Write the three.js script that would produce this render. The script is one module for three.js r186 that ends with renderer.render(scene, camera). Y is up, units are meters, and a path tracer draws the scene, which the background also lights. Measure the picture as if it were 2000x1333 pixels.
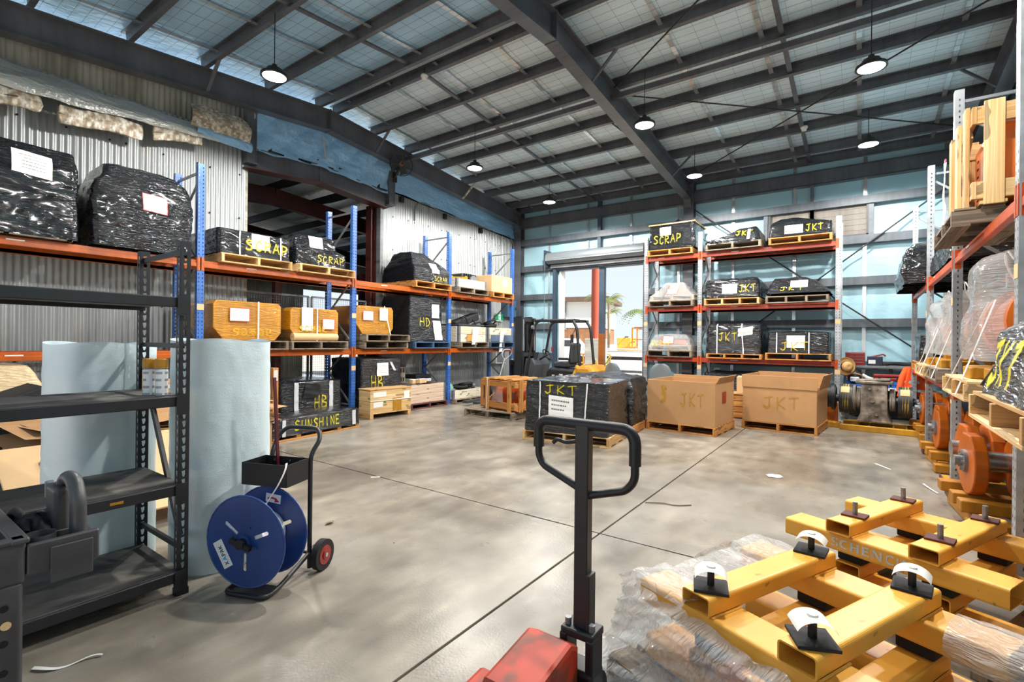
import * as THREE from 'three';
import { RoundedBoxGeometry } from 'three/addons/geometries/RoundedBoxGeometry.js';
import { mergeGeometries, toCreasedNormals } from 'three/addons/utils/BufferGeometryUtils.js';
import { RectAreaLightUniformsLib } from 'three/addons/lights/RectAreaLightUniformsLib.js';

// ---------------------------------------------------------------- camera, sky, sun, exposure
const scene = new THREE.Scene();
const camera = new THREE.PerspectiveCamera(69.6, 2000 / 1333, 0.05, 400);
{
  const yaw = THREE.MathUtils.degToRad(35.4), roll = THREE.MathUtils.degToRad(0.6);
  const F = new THREE.Vector3(-Math.sin(yaw), 0, -Math.cos(yaw)), R0 = new THREE.Vector3(Math.cos(yaw), 0, -Math.sin(yaw));
  camera.position.set(0, 1.55, 0);
  camera.up.copy(R0).multiplyScalar(-Math.sin(roll)).add(new THREE.Vector3(0, Math.cos(roll), 0));
  camera.lookAt(camera.position.clone().add(F));
}
const renderer = new THREE.WebGLRenderer();
renderer.toneMapping = THREE.LinearToneMapping;
renderer.toneMappingExposure = 1.42;
renderer.shadowMap.enabled = true;
RectAreaLightUniformsLib.init();
const LAMP_CANDELA = 39, SKY_LEVEL = 0.74;
{
  // clear pale sky: a little whiter near the horizon, bluer overhead
  const W = 64, H = 64, d = new Float32Array(W * H * 4);
  for (let r = 0; r < H; r++) for (let c = 0; c < W; c++) {
    const up = Math.max(0, Math.sin(((r + 0.5) / H - 0.5) * Math.PI)), t = up, i = (r * W + c) * 4;
    d[i] = 0.86 - 0.42 * t; d[i + 1] = 0.95 - 0.27 * t; d[i + 2] = 1.04 - 0.02 * t; d[i + 3] = 1;
  }
  const sky = new THREE.DataTexture(d, W, H, THREE.RGBAFormat, THREE.FloatType);
  sky.mapping = THREE.EquirectangularReflectionMapping; sky.magFilter = THREE.LinearFilter; sky.needsUpdate = true;
  scene.background = sky; scene.backgroundIntensity = SKY_LEVEL;
}
const sun = new THREE.DirectionalLight(new THREE.Color(1, 0.95, 0.87), 11.5);
sun.position.set(26, 30, -15); sun.target.position.set(-4, 0, -20); sun.castShadow = true;
Object.assign(sun.shadow.camera, { left: -60, right: 60, top: 60, bottom: -60, near: 1, far: 140 });
scene.add(sun, sun.target);

// ---------------------------------------------------------------- helpers
let seed = 7;
const rnd = (a = 0, b = 1) => { seed = (seed * 1664525 + 1013904223) >>> 0; return a + (b - a) * (seed / 4294967296); };
const PI = Math.PI, V = (x, y, z) => new THREE.Vector3(x, y, z), lerp = (a, b, t) => a + (b - a) * t, clamp = (x, a, b) => Math.min(b, Math.max(a, x));
const h3 = (x, y, z) => { let n = (Math.imul(x, 374761393) + Math.imul(y, 668265263) + Math.imul(z, 1274126177)) | 0; n = Math.imul(n ^ (n >>> 13), 1274126177); return ((n ^ (n >>> 16)) >>> 0) / 4294967296; };
const sm = (t) => t * t * (3 - 2 * t);
function n3(x, y, z) {                                                // value noise 0..1
  const a = Math.floor(x), b = Math.floor(y), c = Math.floor(z), u = sm(x - a), v = sm(y - b), w = sm(z - c);
  const L = (i) => lerp(lerp(h3(a, b, c + i), h3(a + 1, b, c + i), u), lerp(h3(a, b + 1, c + i), h3(a + 1, b + 1, c + i), u), v);
  return lerp(L(0), L(1), w);
}
const f3 = (x, y, z, o = 3) => { let s = 0, a = 0.5, t = 0; for (let i = 0; i < o; i++) { s += a * n3(x, y, z); t += a; a *= 0.5; x *= 2.03; y *= 2.03; z *= 2.03; } return s / t; };
function tn(u, v, p, q, s = 0) {                                      // tileable value noise, p x q cells per tile
  const x = u * p, y = v * q, a = Math.floor(x), b = Math.floor(y), fx = sm(x - a), fy = sm(y - b), m = (k, n) => ((k % n) + n) % n;
  const g = (i, j) => h3(m(a + i, p), m(b + j, q), s);
  return lerp(lerp(g(0, 0), g(1, 0), fx), lerp(g(0, 1), g(1, 1), fx), fy);
}
const tf = (u, v, p, q, s, o = 4) => { let r = 0, a = 0.5, t = 0; for (let i = 0; i < o; i++) { r += a * tn(u, v, p << i, q << i, s + i); t += a; a *= 0.5; } return r / t; };
function tex(n, size, fn, srgb = true, m = n) {                       // tileable texture, size metres per tile
  const d = new Uint8Array(n * m * 4);
  for (let y = 0; y < m; y++) for (let x = 0; x < n; x++) {
    const c = fn(x / n, y / m), i = (y * n + x) * 4;
    if (typeof c === 'number') d[i] = d[i + 1] = d[i + 2] = clamp(c, 0, 1) * 255; else for (let k = 0; k < 3; k++) d[i + k] = clamp(c[k], 0, 1) * 255;
    d[i + 3] = 255;
  }
  const t = new THREE.DataTexture(d, n, m); t.wrapS = t.wrapT = THREE.RepeatWrapping; t.magFilter = THREE.LinearFilter; t.minFilter = THREE.LinearMipmapLinearFilter;
  if (srgb) t.colorSpace = THREE.SRGBColorSpace;
  const [sx, sy] = Array.isArray(size) ? size : [size, size]; t.repeat.set(1 / sx, 1 / sy); t.needsUpdate = true; return t;
}
const mix3 = (a, b, t) => [lerp(a[0], b[0], t), lerp(a[1], b[1], t), lerp(a[2], b[2], t)];
const rgb = (h) => [(h >> 16 & 255) / 255, (h >> 8 & 255) / 255, (h & 255) / 255];
const std = (o) => new THREE.MeshStandardMaterial({ roughness: 0.6, ...o });
const phy = (o) => new THREE.MeshPhysicalMaterial({ roughness: 0.5, ...o });

// geometry makers: uv in metres, u along the longest side (so grain follows the board)
function uvm(g) {
  g.computeBoundingBox(); const s = g.boundingBox.getSize(V()), P = g.attributes.position, N = g.attributes.normal, u = new Float32Array(P.count * 2), S = [s.x, s.y, s.z];
  for (let i = 0; i < P.count; i++) {
    const n = [Math.abs(N.getX(i)), Math.abs(N.getY(i)), Math.abs(N.getZ(i))], p = [P.getX(i), P.getY(i), P.getZ(i)], k = n.indexOf(Math.max(...n));
    let [a, b] = [0, 1, 2].filter((j) => j !== k); if (S[b] > S[a]) [a, b] = [b, a];
    u[2 * i] = p[a]; u[2 * i + 1] = p[b] + p[k] * 0.37;
  }
  g.setAttribute('uv', new THREE.BufferAttribute(u, 2)); return g;
}
const mv = (g, x = 0, y = 0, z = 0, rx = 0, ry = 0, rz = 0) => { if (rx) g.rotateX(rx); if (ry) g.rotateY(ry); if (rz) g.rotateZ(rz); return g.translate(x, y, z); };
const box = (w, h, d, x, y, z, rx, ry, rz) => mv(uvm(new THREE.BoxGeometry(w, h, d)), x, y, z, rx, ry, rz);
const rbox = (w, h, d, r, x, y, z, rx, ry, rz, s = 2) => mv(uvm(new RoundedBoxGeometry(w, h, d, s, Math.min(r, w / 2.02, h / 2.02, d / 2.02))), x, y, z, rx, ry, rz);
const cyl = (r1, r2, h, x, y, z, rx, ry, rz, s = 20, open = false) => mv(new THREE.CylinderGeometry(r1, r2, h, s, 1, open), x, y, z, rx, ry, rz);
const cx = (r, h, x, y, z, s = 20) => cyl(r, r, h, x, y, z, 0, 0, PI / 2, s);
const cz = (r, h, x, y, z, s = 20) => cyl(r, r, h, x, y, z, PI / 2, 0, 0, s);
const sph = (r, x, y, z, s = 14) => mv(new THREE.SphereGeometry(r, s, Math.ceil(s * 0.7)), x, y, z);
const tor = (R, r, x, y, z, rx, ry, rz, arc = 2 * PI) => mv(new THREE.TorusGeometry(R, r, 10, 36, arc), x, y, z, rx, ry, rz);
const lathe = (p, x, y, z, rx, ry, rz, s = 32) => mv(new THREE.LatheGeometry(p.map(([a, b]) => new THREE.Vector2(a, b)), s), x, y, z, rx, ry, rz);
function fil(pts, r) {                                                // polyline with rounded corners
  const P = pts.map((p) => V(...p)), out = [P[0]];
  for (let i = 1; i < P.length - 1; i++) {
    const a = P[i - 1].clone().sub(P[i]), b = P[i + 1].clone().sub(P[i]), k = Math.min(r, a.length() * 0.45, b.length() * 0.45), A = P[i].clone().add(a.setLength(k)), B = P[i].clone().add(b.setLength(k));
    for (let t = 0; t <= 6; t++) { const s = t / 6; out.push(A.clone().multiplyScalar((1 - s) ** 2).add(P[i].clone().multiplyScalar(2 * s * (1 - s))).add(B.clone().multiplyScalar(s * s))); }
  }
  out.push(P[P.length - 1]); return out;
}
class Poly extends THREE.Curve { constructor(p) { super(); this.p = p; this.l = [0]; for (let i = 1; i < p.length; i++) this.l.push(this.l[i - 1] + p[i].distanceTo(p[i - 1])); }
  getPoint(t, o = V()) { const L = this.l, d = t * L[L.length - 1]; let i = 1; while (i < L.length - 1 && L[i] < d) i++; return o.copy(this.p[i - 1]).lerp(this.p[i], clamp((d - L[i - 1]) / Math.max(1e-6, L[i] - L[i - 1]), 0, 1)); } }
const pipe = (pts, r, f = 0.06, seg = 0, rad = 10) => { const p = fil(pts, f); return new THREE.TubeGeometry(new Poly(p), seg || p.length * 3, r, rad, false); };
const curve = (pts, r, seg = 40, rad = 8) => new THREE.TubeGeometry(new THREE.CatmullRomCurve3(pts.map((p) => V(...p))), seg, r, rad, false);
function bar(a, b, w, h) {                                            // square bar between two points
  const A = V(...a), B = V(...b), d = B.clone().sub(A), g = uvm(new THREE.BoxGeometry(w, h, d.length()));
  const q = new THREE.Matrix4().lookAt(B, A, Math.abs(d.clone().normalize().y) > 0.98 ? V(1, 0, 0) : V(0, 1, 0)); g.applyMatrix4(q); const m = A.add(B).multiplyScalar(0.5); return g.translate(m.x, m.y, m.z);
}
function rod(a, b, r, s = 8) { return new THREE.TubeGeometry(new THREE.LineCurve3(V(...a), V(...b)), 1, r, s, false); }
function ext(pts, depth, bevel = 0, holes = [], x = 0, y = 0, z = 0, rx = 0, ry = 0, rz = 0) {   // polygon in xy, depth along z, centred
  const s = new THREE.Shape(pts.map(([a, b]) => new THREE.Vector2(a, b))); for (const h of holes) s.holes.push(new THREE.Path(h.map(([a, b]) => new THREE.Vector2(a, b))));
  const g = new THREE.ExtrudeGeometry(s, { depth: depth - 2 * bevel, bevelEnabled: bevel > 0, bevelSize: bevel, bevelThickness: bevel, bevelOffset: -bevel, bevelSegments: 2, curveSegments: 6 });
  g.translate(0, 0, -depth / 2 + bevel); return mv(uvm(g), x, y, z, rx, ry, rz);
}
const circ = (r, n = 24, x = 0, y = 0) => Array.from({ length: n }, (_, i) => [x + r * Math.cos((i / n) * 2 * PI), y + r * Math.sin((i / n) * 2 * PI)]);
function surf(nu, nv, fn, uv) {                                       // grid surface fn(s,t) -> [x,y,z]
  const p = [], t = [], ix = [];
  for (let j = 0; j <= nv; j++) for (let i = 0; i <= nu; i++) { const q = fn(i / nu, j / nv); p.push(...q); const w = uv ? uv(i / nu, j / nv) : [i / nu, j / nv]; t.push(...w); }
  for (let j = 0; j < nv; j++) for (let i = 0; i < nu; i++) { const a = j * (nu + 1) + i, b = a + 1, c = a + nu + 1, d = c + 1; ix.push(a, b, d, a, d, c); }
  const g = new THREE.BufferGeometry(); g.setAttribute('position', new THREE.Float32BufferAttribute(p, 3)); g.setAttribute('uv', new THREE.Float32BufferAttribute(t, 2)); g.setIndex(ix); g.computeVertexNormals(); return g;
}
const used = {};
const numbered = (n) => { const k = used[n] = (used[n] ?? -1) + 1; return k ? n + '_' + String(k).padStart(3, '0') : n; };
function merge(gs) {
  gs = [gs].flat(); if (gs.length === 1) return gs[0];
  if (gs.some((g) => !g.index)) gs = gs.map((g) => (g.index ? g.toNonIndexed() : g));
  for (const g of gs) for (const k of Object.keys(g.attributes)) if (!['position', 'normal', 'uv'].includes(k)) g.deleteAttribute(k);
  return mergeGeometries(gs);
}
function obj(name, gs, m, parent) {                                   // one named mesh
  const o = new THREE.Mesh(merge(gs), m); o.castShadow = o.receiveShadow = true;
  o.name = parent && parent !== scene ? name : numbered(name); (parent || scene).add(o); return o;
}
function tag(o, label, category, group) { o.userData.label = label; o.userData.category = category; if (group) o.userData.group = group; return o; }
function thing(name, label, category, [x, y, z] = [0, 0, 0], turn = 0, group) {
  const o = new THREE.Group(); o.name = numbered(name); scene.add(o); o.position.set(x, y, z); o.rotation.y = turn; return tag(o, label, category, group);
}
function struct(name) { const o = new THREE.Group(); o.name = name; o.userData.kind = 'structure'; scene.add(o); return o; }
const stuff = (o) => { o.userData.kind = 'stuff'; return o; };
function put(name, g, m, parent, [x, y, z], [rx, ry, rz] = [0, 0, 0]) { const o = obj(name, g, m, parent); o.position.set(x, y, z); o.rotation.set(rx, ry, rz); return o; }

// ---------------------------------------------------------------- materials
const grime = tex(512, 1.3, (u, v) => { const n = tf(u, v, 4, 4, 3, 5), s = tf(u, v, 24, 3, 9, 3); return 0.82 + 0.24 * (n - 0.5) + 0.12 * (s - 0.5); });
const wear = tex(512, 0.9, (u, v) => 0.5 + 0.5 * (tf(u, v, 6, 6, 21, 5) - 0.5) + 0.3 * (tf(u, v, 32, 4, 31, 2) - 0.5), false);
const fineB = tex(256, 0.12, (u, v) => tf(u, v, 12, 12, 40, 3), false);
const paint = (hex, rough = 0.45, o = {}) => std({ color: hex, map: grime, roughness: rough, ...o });
const M = {};
const cS = (u, v) => tf(u, v, 4, 4, 1, 6);
M.concrete = phy({
  map: tex(1536, 5.6, (u, v) => {
    const a = tf(u, v, 3, 3, 50, 6), b = tf(u, v, 24, 24, 60, 4), s = tf(u, v, 3, 9, 70, 4), sp = tn(u, v, 256, 256, 80), k = tf(u, v, 7, 5, 90, 5);
    let c = mix3([0.47, 0.44, 0.395], [0.555, 0.525, 0.475], clamp((a - 0.3) * 2.2, 0, 1)); const d = 1 - 0.34 * (b - 0.5) - 0.5 * clamp(s - 0.56, 0, 1) - 0.3 * (tf(u, v, 40, 12, 95, 3) - 0.5) - (sp > 0.985 ? 0.2 : 0);
    c = c.map((x) => x * d); c = mix3(c, [0.34, 0.31, 0.275], clamp((k - 0.57) * 2.4, 0, 0.3)); c = mix3(c, [0.63, 0.615, 0.59], clamp((0.40 - k) * 3, 0, 0.35)); return c;
  }),
  roughnessMap: tex(512, 2.9, (u, v) => { const q = 0.13 + 0.36 * tf(u, v, 5, 5, 101, 5); return [q, q, q]; }, false), roughness: 1,
  bumpMap: tex(512, 1.1, (u, v) => 0.6 * tf(u, v, 8, 8, 111, 5) + 0.4 * tn(u, v, 128, 128, 5), false), bumpScale: 0.0012,
});
M.joint = std({ color: 0x2b2824, roughness: 0.95 });
const woodT = (a, b, s) => tex(512, [1.4, 0.28], (u, v) => {
  const w = tf(u, v, 2, 5, s, 4), g = tf(u, v + 0.08 * w, 3, 34, s + 9, 3), k = tf(u, v, 9, 5, s + 20, 2);
  return mix3(a, b, clamp(0.5 + 1.5 * (g - 0.5) + 0.8 * (w - 0.5), 0, 1)).map((x) => x * (k > 0.74 ? 0.72 : 1));
});
const wood = (a, b, s) => std({ map: woodT(rgb(a), rgb(b), s), roughness: 0.8, bumpMap: wear, bumpScale: 0.002 });
M.pine = [wood(0xb98e56, 0xd9b987, 11), wood(0xa87c46, 0xcda673, 57), wood(0xc49a60, 0xe0c496, 83)];
M.orangeWood = [wood(0xa66a2e, 0xcf9551, 121), wood(0x96602b, 0xc08646, 133)];
M.greyWood = [wood(0x675a4c, 0x93836f, 141), wood(0x564a3e, 0x83735f, 152), wood(0x76695a, 0xa09078, 163)];
M.paleWood = [wood(0xc9bda6, 0xe6ddca, 171), wood(0xbcae94, 0xddd1b9, 183)];
M.bluePaint = [paint(0x4a6f96, 0.75), paint(0x41668d, 0.8)];
M.redWood = [paint(0x6d3a3a, 0.8), paint(0x7b4a46, 0.8)];
M.card = std({ roughness: 0.85, map: tex(512, 0.8, (u, v) => { const n = tf(u, v, 4, 4, 201, 5), f = tn(u, v, 128, 2, 207), d = 1 + 0.10 * (n - 0.5) + 0.025 * (f - 0.5); return [0.715 * d, 0.545 * d, 0.365 * d]; }), bumpMap: fineB, bumpScale: 0.0006 });
M.cardLight = std({ roughness: 0.85, map: tex(256, 0.8, (u, v) => { const d = 1 + 0.09 * (tf(u, v, 4, 4, 221, 5) - 0.5); return [0.83 * d, 0.69 * d, 0.51 * d]; }) });
const filmB = tex(1024, 0.9, (u, v) => {
  const w = tf(u, v, 3, 5, 301, 3), a = tf(u, v + 0.05 * w, 5, 44, 311, 3), b = tf((u + v * 2) % 1, v + 0.1 * w, 6, 30, 321, 3), c = tf(u, v, 12, 12, 331, 3), r = 1 - Math.abs(2 * a - 1), q = 1 - Math.abs(2 * b - 1);
  return 0.5 * Math.pow(r, 3) + 0.28 * Math.pow(q, 4) + 0.3 * c;
}, false);
M.film = phy({ color: 0x12151a, roughness: 0.17, bumpMap: filmB, bumpScale: 0.03, clearcoat: 0.5, clearcoatRoughness: 0.1 });
M.filmMatt = phy({ color: 0x15181d, roughness: 0.26, bumpMap: filmB, bumpScale: 0.014 });
M.clear = phy({ color: 0xf4f6f6, roughness: 0.05, transmission: 0.77, thickness: 0, ior: 1.45, bumpMap: filmB, bumpScale: 0.007, side: THREE.DoubleSide });
const stretchB = tex(1024, [0.9, 0.5], (u, v) => { const w = tf(u, v, 3, 3, 341, 3), a = tf(u + 0.12 * w, (v + u) % 1, 40, 5, 351, 3), b = tf(u, v, 9, 14, 361, 3); return 0.65 * Math.pow(1 - Math.abs(2 * a - 1), 3) + 0.35 * b; }, false);
M.stretch = phy({ color: 0xf7f8f8, roughness: 0.05, transmission: 0.69, thickness: 0, ior: 1.45, bumpMap: stretchB, bumpScale: 0.012, side: THREE.DoubleSide });
M.clearThin = phy({ color: 0xffffff, roughness: 0.05, transmission: 1, thickness: 0, ior: 1.3, bumpMap: filmB, bumpScale: 0.02, side: THREE.DoubleSide });
M.yellowCrate = phy({ color: 0xe29a06, roughness: 0.38, bumpMap: filmB, bumpScale: 0.006, clearcoat: 0.6, clearcoatRoughness: 0.16, map: grime });
M.steel = paint(0x6c6f77, 0.33);                                       // dark grey painted portal steel
M.steelBlue = paint(0x44576b, 0.5);
M.redOxide = paint(0x5a2a26, 0.55);
M.redCol = paint(0xc2553a, 0.6);
M.galv = std({ color: 0xa9aeb3, map: grime, roughness: 0.42, metalness: 0.55 });
M.galvPost = std({ color: 0xc3c8cc, map: grime, roughness: 0.4, metalness: 0.35 });
M.bluePost = paint(0x4479cf, 0.38);
M.orangeBeam = paint(0xd9660c, 0.36);
M.redBeam = paint(0xcf4a20, 0.38);
M.rightBeam = paint(0xe0602f, 0.36);
M.rust = std({ color: 0x6a2d22, map: grime, roughness: 0.7 });
M.black = std({ color: 0x16171a, roughness: 0.45 });
M.blackMat = std({ color: 0x1b1c1f, roughness: 0.75 });
M.blackPaint = paint(0x2a2c30, 0.42);
M.shelfTop = std({ roughness: 0.7, color: 0xffffff, map: tex(512, 0.9, (u, v) => { const n = tf(u, v, 3, 5, 401, 5), s = tf(u, v, 4, 24, 411, 4); return mix3([0.22, 0.215, 0.21], [0.50, 0.475, 0.44], clamp((n - 0.38) * 2.2 + 0.5 * (s - 0.5), 0, 1)); }) });
M.dark = std({ color: 0x0d0d0e, roughness: 0.9 });
M.rubber = std({ color: 0x1c1b1b, roughness: 0.8 });
M.yellow = std({ color: 0xebb64e, roughness: 0.42, map: tex(512, 1.1, (u, v) => { const n = tf(u, v, 4, 4, 421, 5), c = tf(u, v, 30, 30, 431, 2); return [1, 0.955 + 0.06 * (n - 0.5), 0.9 + 0.2 * (n - 0.5)].map((x) => x * (c > 0.86 ? 0.8 : 1) * (0.94 + 0.12 * n)); }) });
M.yellowOld = paint(0xe0a01c, 0.5);
M.orange = paint(0xe8730e, 0.4);
M.orangeDeep = paint(0xd4570f, 0.45);
M.white = std({ color: 0xdededa, roughness: 0.6 });
M.paper = std({ color: 0xdcdcd8, roughness: 0.8 });
M.strap = std({ color: 0xe2e3e2, roughness: 0.45 });
M.chrome = std({ color: 0xb9bcc0, roughness: 0.28, metalness: 0.9 });
M.castGrey = std({ roughness: 0.7, color: 0xffffff, map: tex(512, 0.6, (u, v) => { const n = tf(u, v, 4, 4, 441, 5), s = tf(u, v, 8, 3, 451, 4); return mix3([0.30, 0.27, 0.24], [0.74, 0.69, 0.62], clamp((n - 0.3) * 2.1 + 0.4 * (s - 0.4), 0, 1)); }), bumpMap: wear, bumpScale: 0.003 });
M.redJack = std({ color: 0xffffff, roughness: 0.5, map: tex(256, 0.5, (u, v) => mix3([0.76, 0.22, 0.10], [0.42, 0.24, 0.19], clamp((tf(u, v, 4, 4, 461, 5) - 0.5) * 4, 0, 0.85))) });
M.red = paint(0xb02a24, 0.4);
M.maroon = paint(0x6a1f2b, 0.4);
M.reelBlue = phy({ color: 0x2b55a8, roughness: 0.34, clearcoat: 0.4, clearcoatRoughness: 0.25, map: grime });
M.binBlue = std({ color: 0x2d5fae, roughness: 0.45 });
M.grey = paint(0x8d9094, 0.5);
M.darkGrey = paint(0x4b4e53, 0.5);
M.seat = std({ color: 0x2e3236, roughness: 0.65 });
M.hiVis = std({ color: 0xf4581c, roughness: 0.8 });
M.straw = std({ color: 0xc69b62, roughness: 0.85, bumpMap: wear, bumpScale: 0.002 });
M.bubble = phy({ color: 0xdcecf1, roughness: 0.32, transmission: 0.12, thickness: 0, sheen: 0.2, bumpMap: tex(256, 0.12, (u, v) => 0.3 * tn(u, v, 16, 32, 473) + 0.7 * tf(u, v, 3, 6, 471, 3), false), bumpScale: 0.0016 });
M.glassPale = std({ color: 0xdfeaf0, roughness: 0.3 });
M.asphalt = std({ roughness: 0.9, map: tex(512, 6, (u, v) => { const d = 0.86 + 0.2 * tf(u, v, 8, 8, 481, 6); return [0.66 * d, 0.625 * d, 0.575 * d]; }) });
M.leaf = std({ color: 0x5c6f34, roughness: 0.6, side: THREE.DoubleSide });
M.leafDry = std({ color: 0x9c8a4c, roughness: 0.7, side: THREE.DoubleSide });
M.trunk = std({ color: 0x8d7d68, roughness: 0.9 });
// roof and wall linings
const crinkle = tex(512, 1.0, (u, v) => { const a = tf(u, v, 6, 6, 501, 4), b = tf(u, v, 14, 10, 511, 3); return 0.6 * Math.abs(2 * a - 1) + 0.4 * Math.abs(2 * b - 1); }, false);
M.foilSilver = std({ color: 0xd9eef9, roughness: 0.34, metalness: 0.05, bumpMap: crinkle, bumpScale: 0.014 });
M.foilRoofBlue = std({ color: 0xa9d2ef, roughness: 0.38, metalness: 0.05, bumpMap: crinkle, bumpScale: 0.012 });
M.foilWall = std({ color: 0xa5ccd9, roughness: 0.5, metalness: 0.05, bumpMap: crinkle, bumpScale: 0.006 });
M.foilDeep = std({ color: 0x94c4ec, roughness: 0.4, metalness: 0.15, bumpMap: crinkle, bumpScale: 0.02 });
M.tape = std({ color: 0xd7dcdf, roughness: 0.25, metalness: 0.7 });
M.batt = std({ color: 0xffffff, roughness: 0.6, metalness: 0.2, map: tex(512, 0.5, (u, v) => { const n = tf(u, v, 12, 16, 521, 4); return mix3([0.60, 0.53, 0.44], [0.86, 0.84, 0.79], clamp((n - 0.32) * 2.6, 0, 1)); }), bumpMap: crinkle, bumpScale: 0.03 });
M.foilOld = std({ color: 0xcfd0cc, roughness: 0.35, metalness: 0.4, bumpMap: crinkle, bumpScale: 0.03 });
M.zinc = std({ color: 0xffffff, roughness: 0.42, metalness: 0.3, map: tex(512, [1.6, 3.1], (u, v) => { const n = tf(u, v, 5, 4, 531, 5), s = tf(u, v, 40, 2, 541, 3), r = tf(u, v, 3, 3, 551, 5); let c = [0.68, 0.695, 0.695].map((x) => x * (0.93 + 0.16 * (n - 0.5) + 0.14 * (s - 0.5))); return mix3(c, [0.62, 0.58, 0.52], clamp((r - 0.62) * 3, 0, 0.6)); }) });
M.zincOld = std({ color: 0xffffff, roughness: 0.6, metalness: 0.15, map: tex(512, [1.6, 3.1], (u, v) => { const n = tf(u, v, 5, 4, 561, 5), s = tf(u, v, 40, 2, 571, 3); return mix3([0.50, 0.49, 0.44], [0.76, 0.755, 0.70], clamp(0.5 + (n - 0.5) + 0.8 * (s - 0.5), 0, 1)); }) });
M.louver = paint(0x9c948a, 0.55);
M.galvDark = paint(0x6d747c, 0.5, { metalness: 0.2 });

// ---------------------------------------------------------------- structure: floor, walls, roof
const RIDGE = -6.1, roofY = (z) => 6.31 - 0.089 * Math.abs(z - RIDGE);   // top of rafters = underside of purlins
const XL = -9.5, XR = 2.0, ZB = -13.35, ZF = 1.2;
{
  const fl = struct('floor'), xs = [-17.2, -13.6, -9.63, -5.67, -1.71, 2.0], zs = [1.25, -3.66, -8.9, -13.4];
  obj('joint_bed', box(19.3, 0.1, 14.7, -7.55, -0.11, -6.07), M.joint, fl);
  for (let i = 0; i < 5; i++) for (let j = 0; j < 3; j++) {
    const w = xs[i + 1] - xs[i] - 0.016, d = zs[j] - zs[j + 1] - 0.016, g = new RoundedBoxGeometry(w, 0.12, d, 2, 0.004), X = (xs[i] + xs[i + 1]) / 2, Z = (zs[j] + zs[j + 1]) / 2;
    g.translate(X, -0.06, Z); const P = g.attributes.position, u = new Float32Array(P.count * 2);
    for (let k = 0; k < P.count; k++) { u[2 * k] = P.getX(k); u[2 * k + 1] = P.getZ(k); }
    g.setAttribute('uv', new THREE.BufferAttribute(u, 2)); obj('slab', g, M.concrete, fl);
  }
}
function corr(w, h, n, top = 0, amp = 0.011) {                        // corrugated sheet, x along, y up; top = rise of the upper edge over the width
  return surf(n * 8, 6, (s, t) => [s * w, t * (h + top * s), amp * Math.cos(s * n * 2 * PI)], (s, t) => [s * w, t * h]);
}
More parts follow.
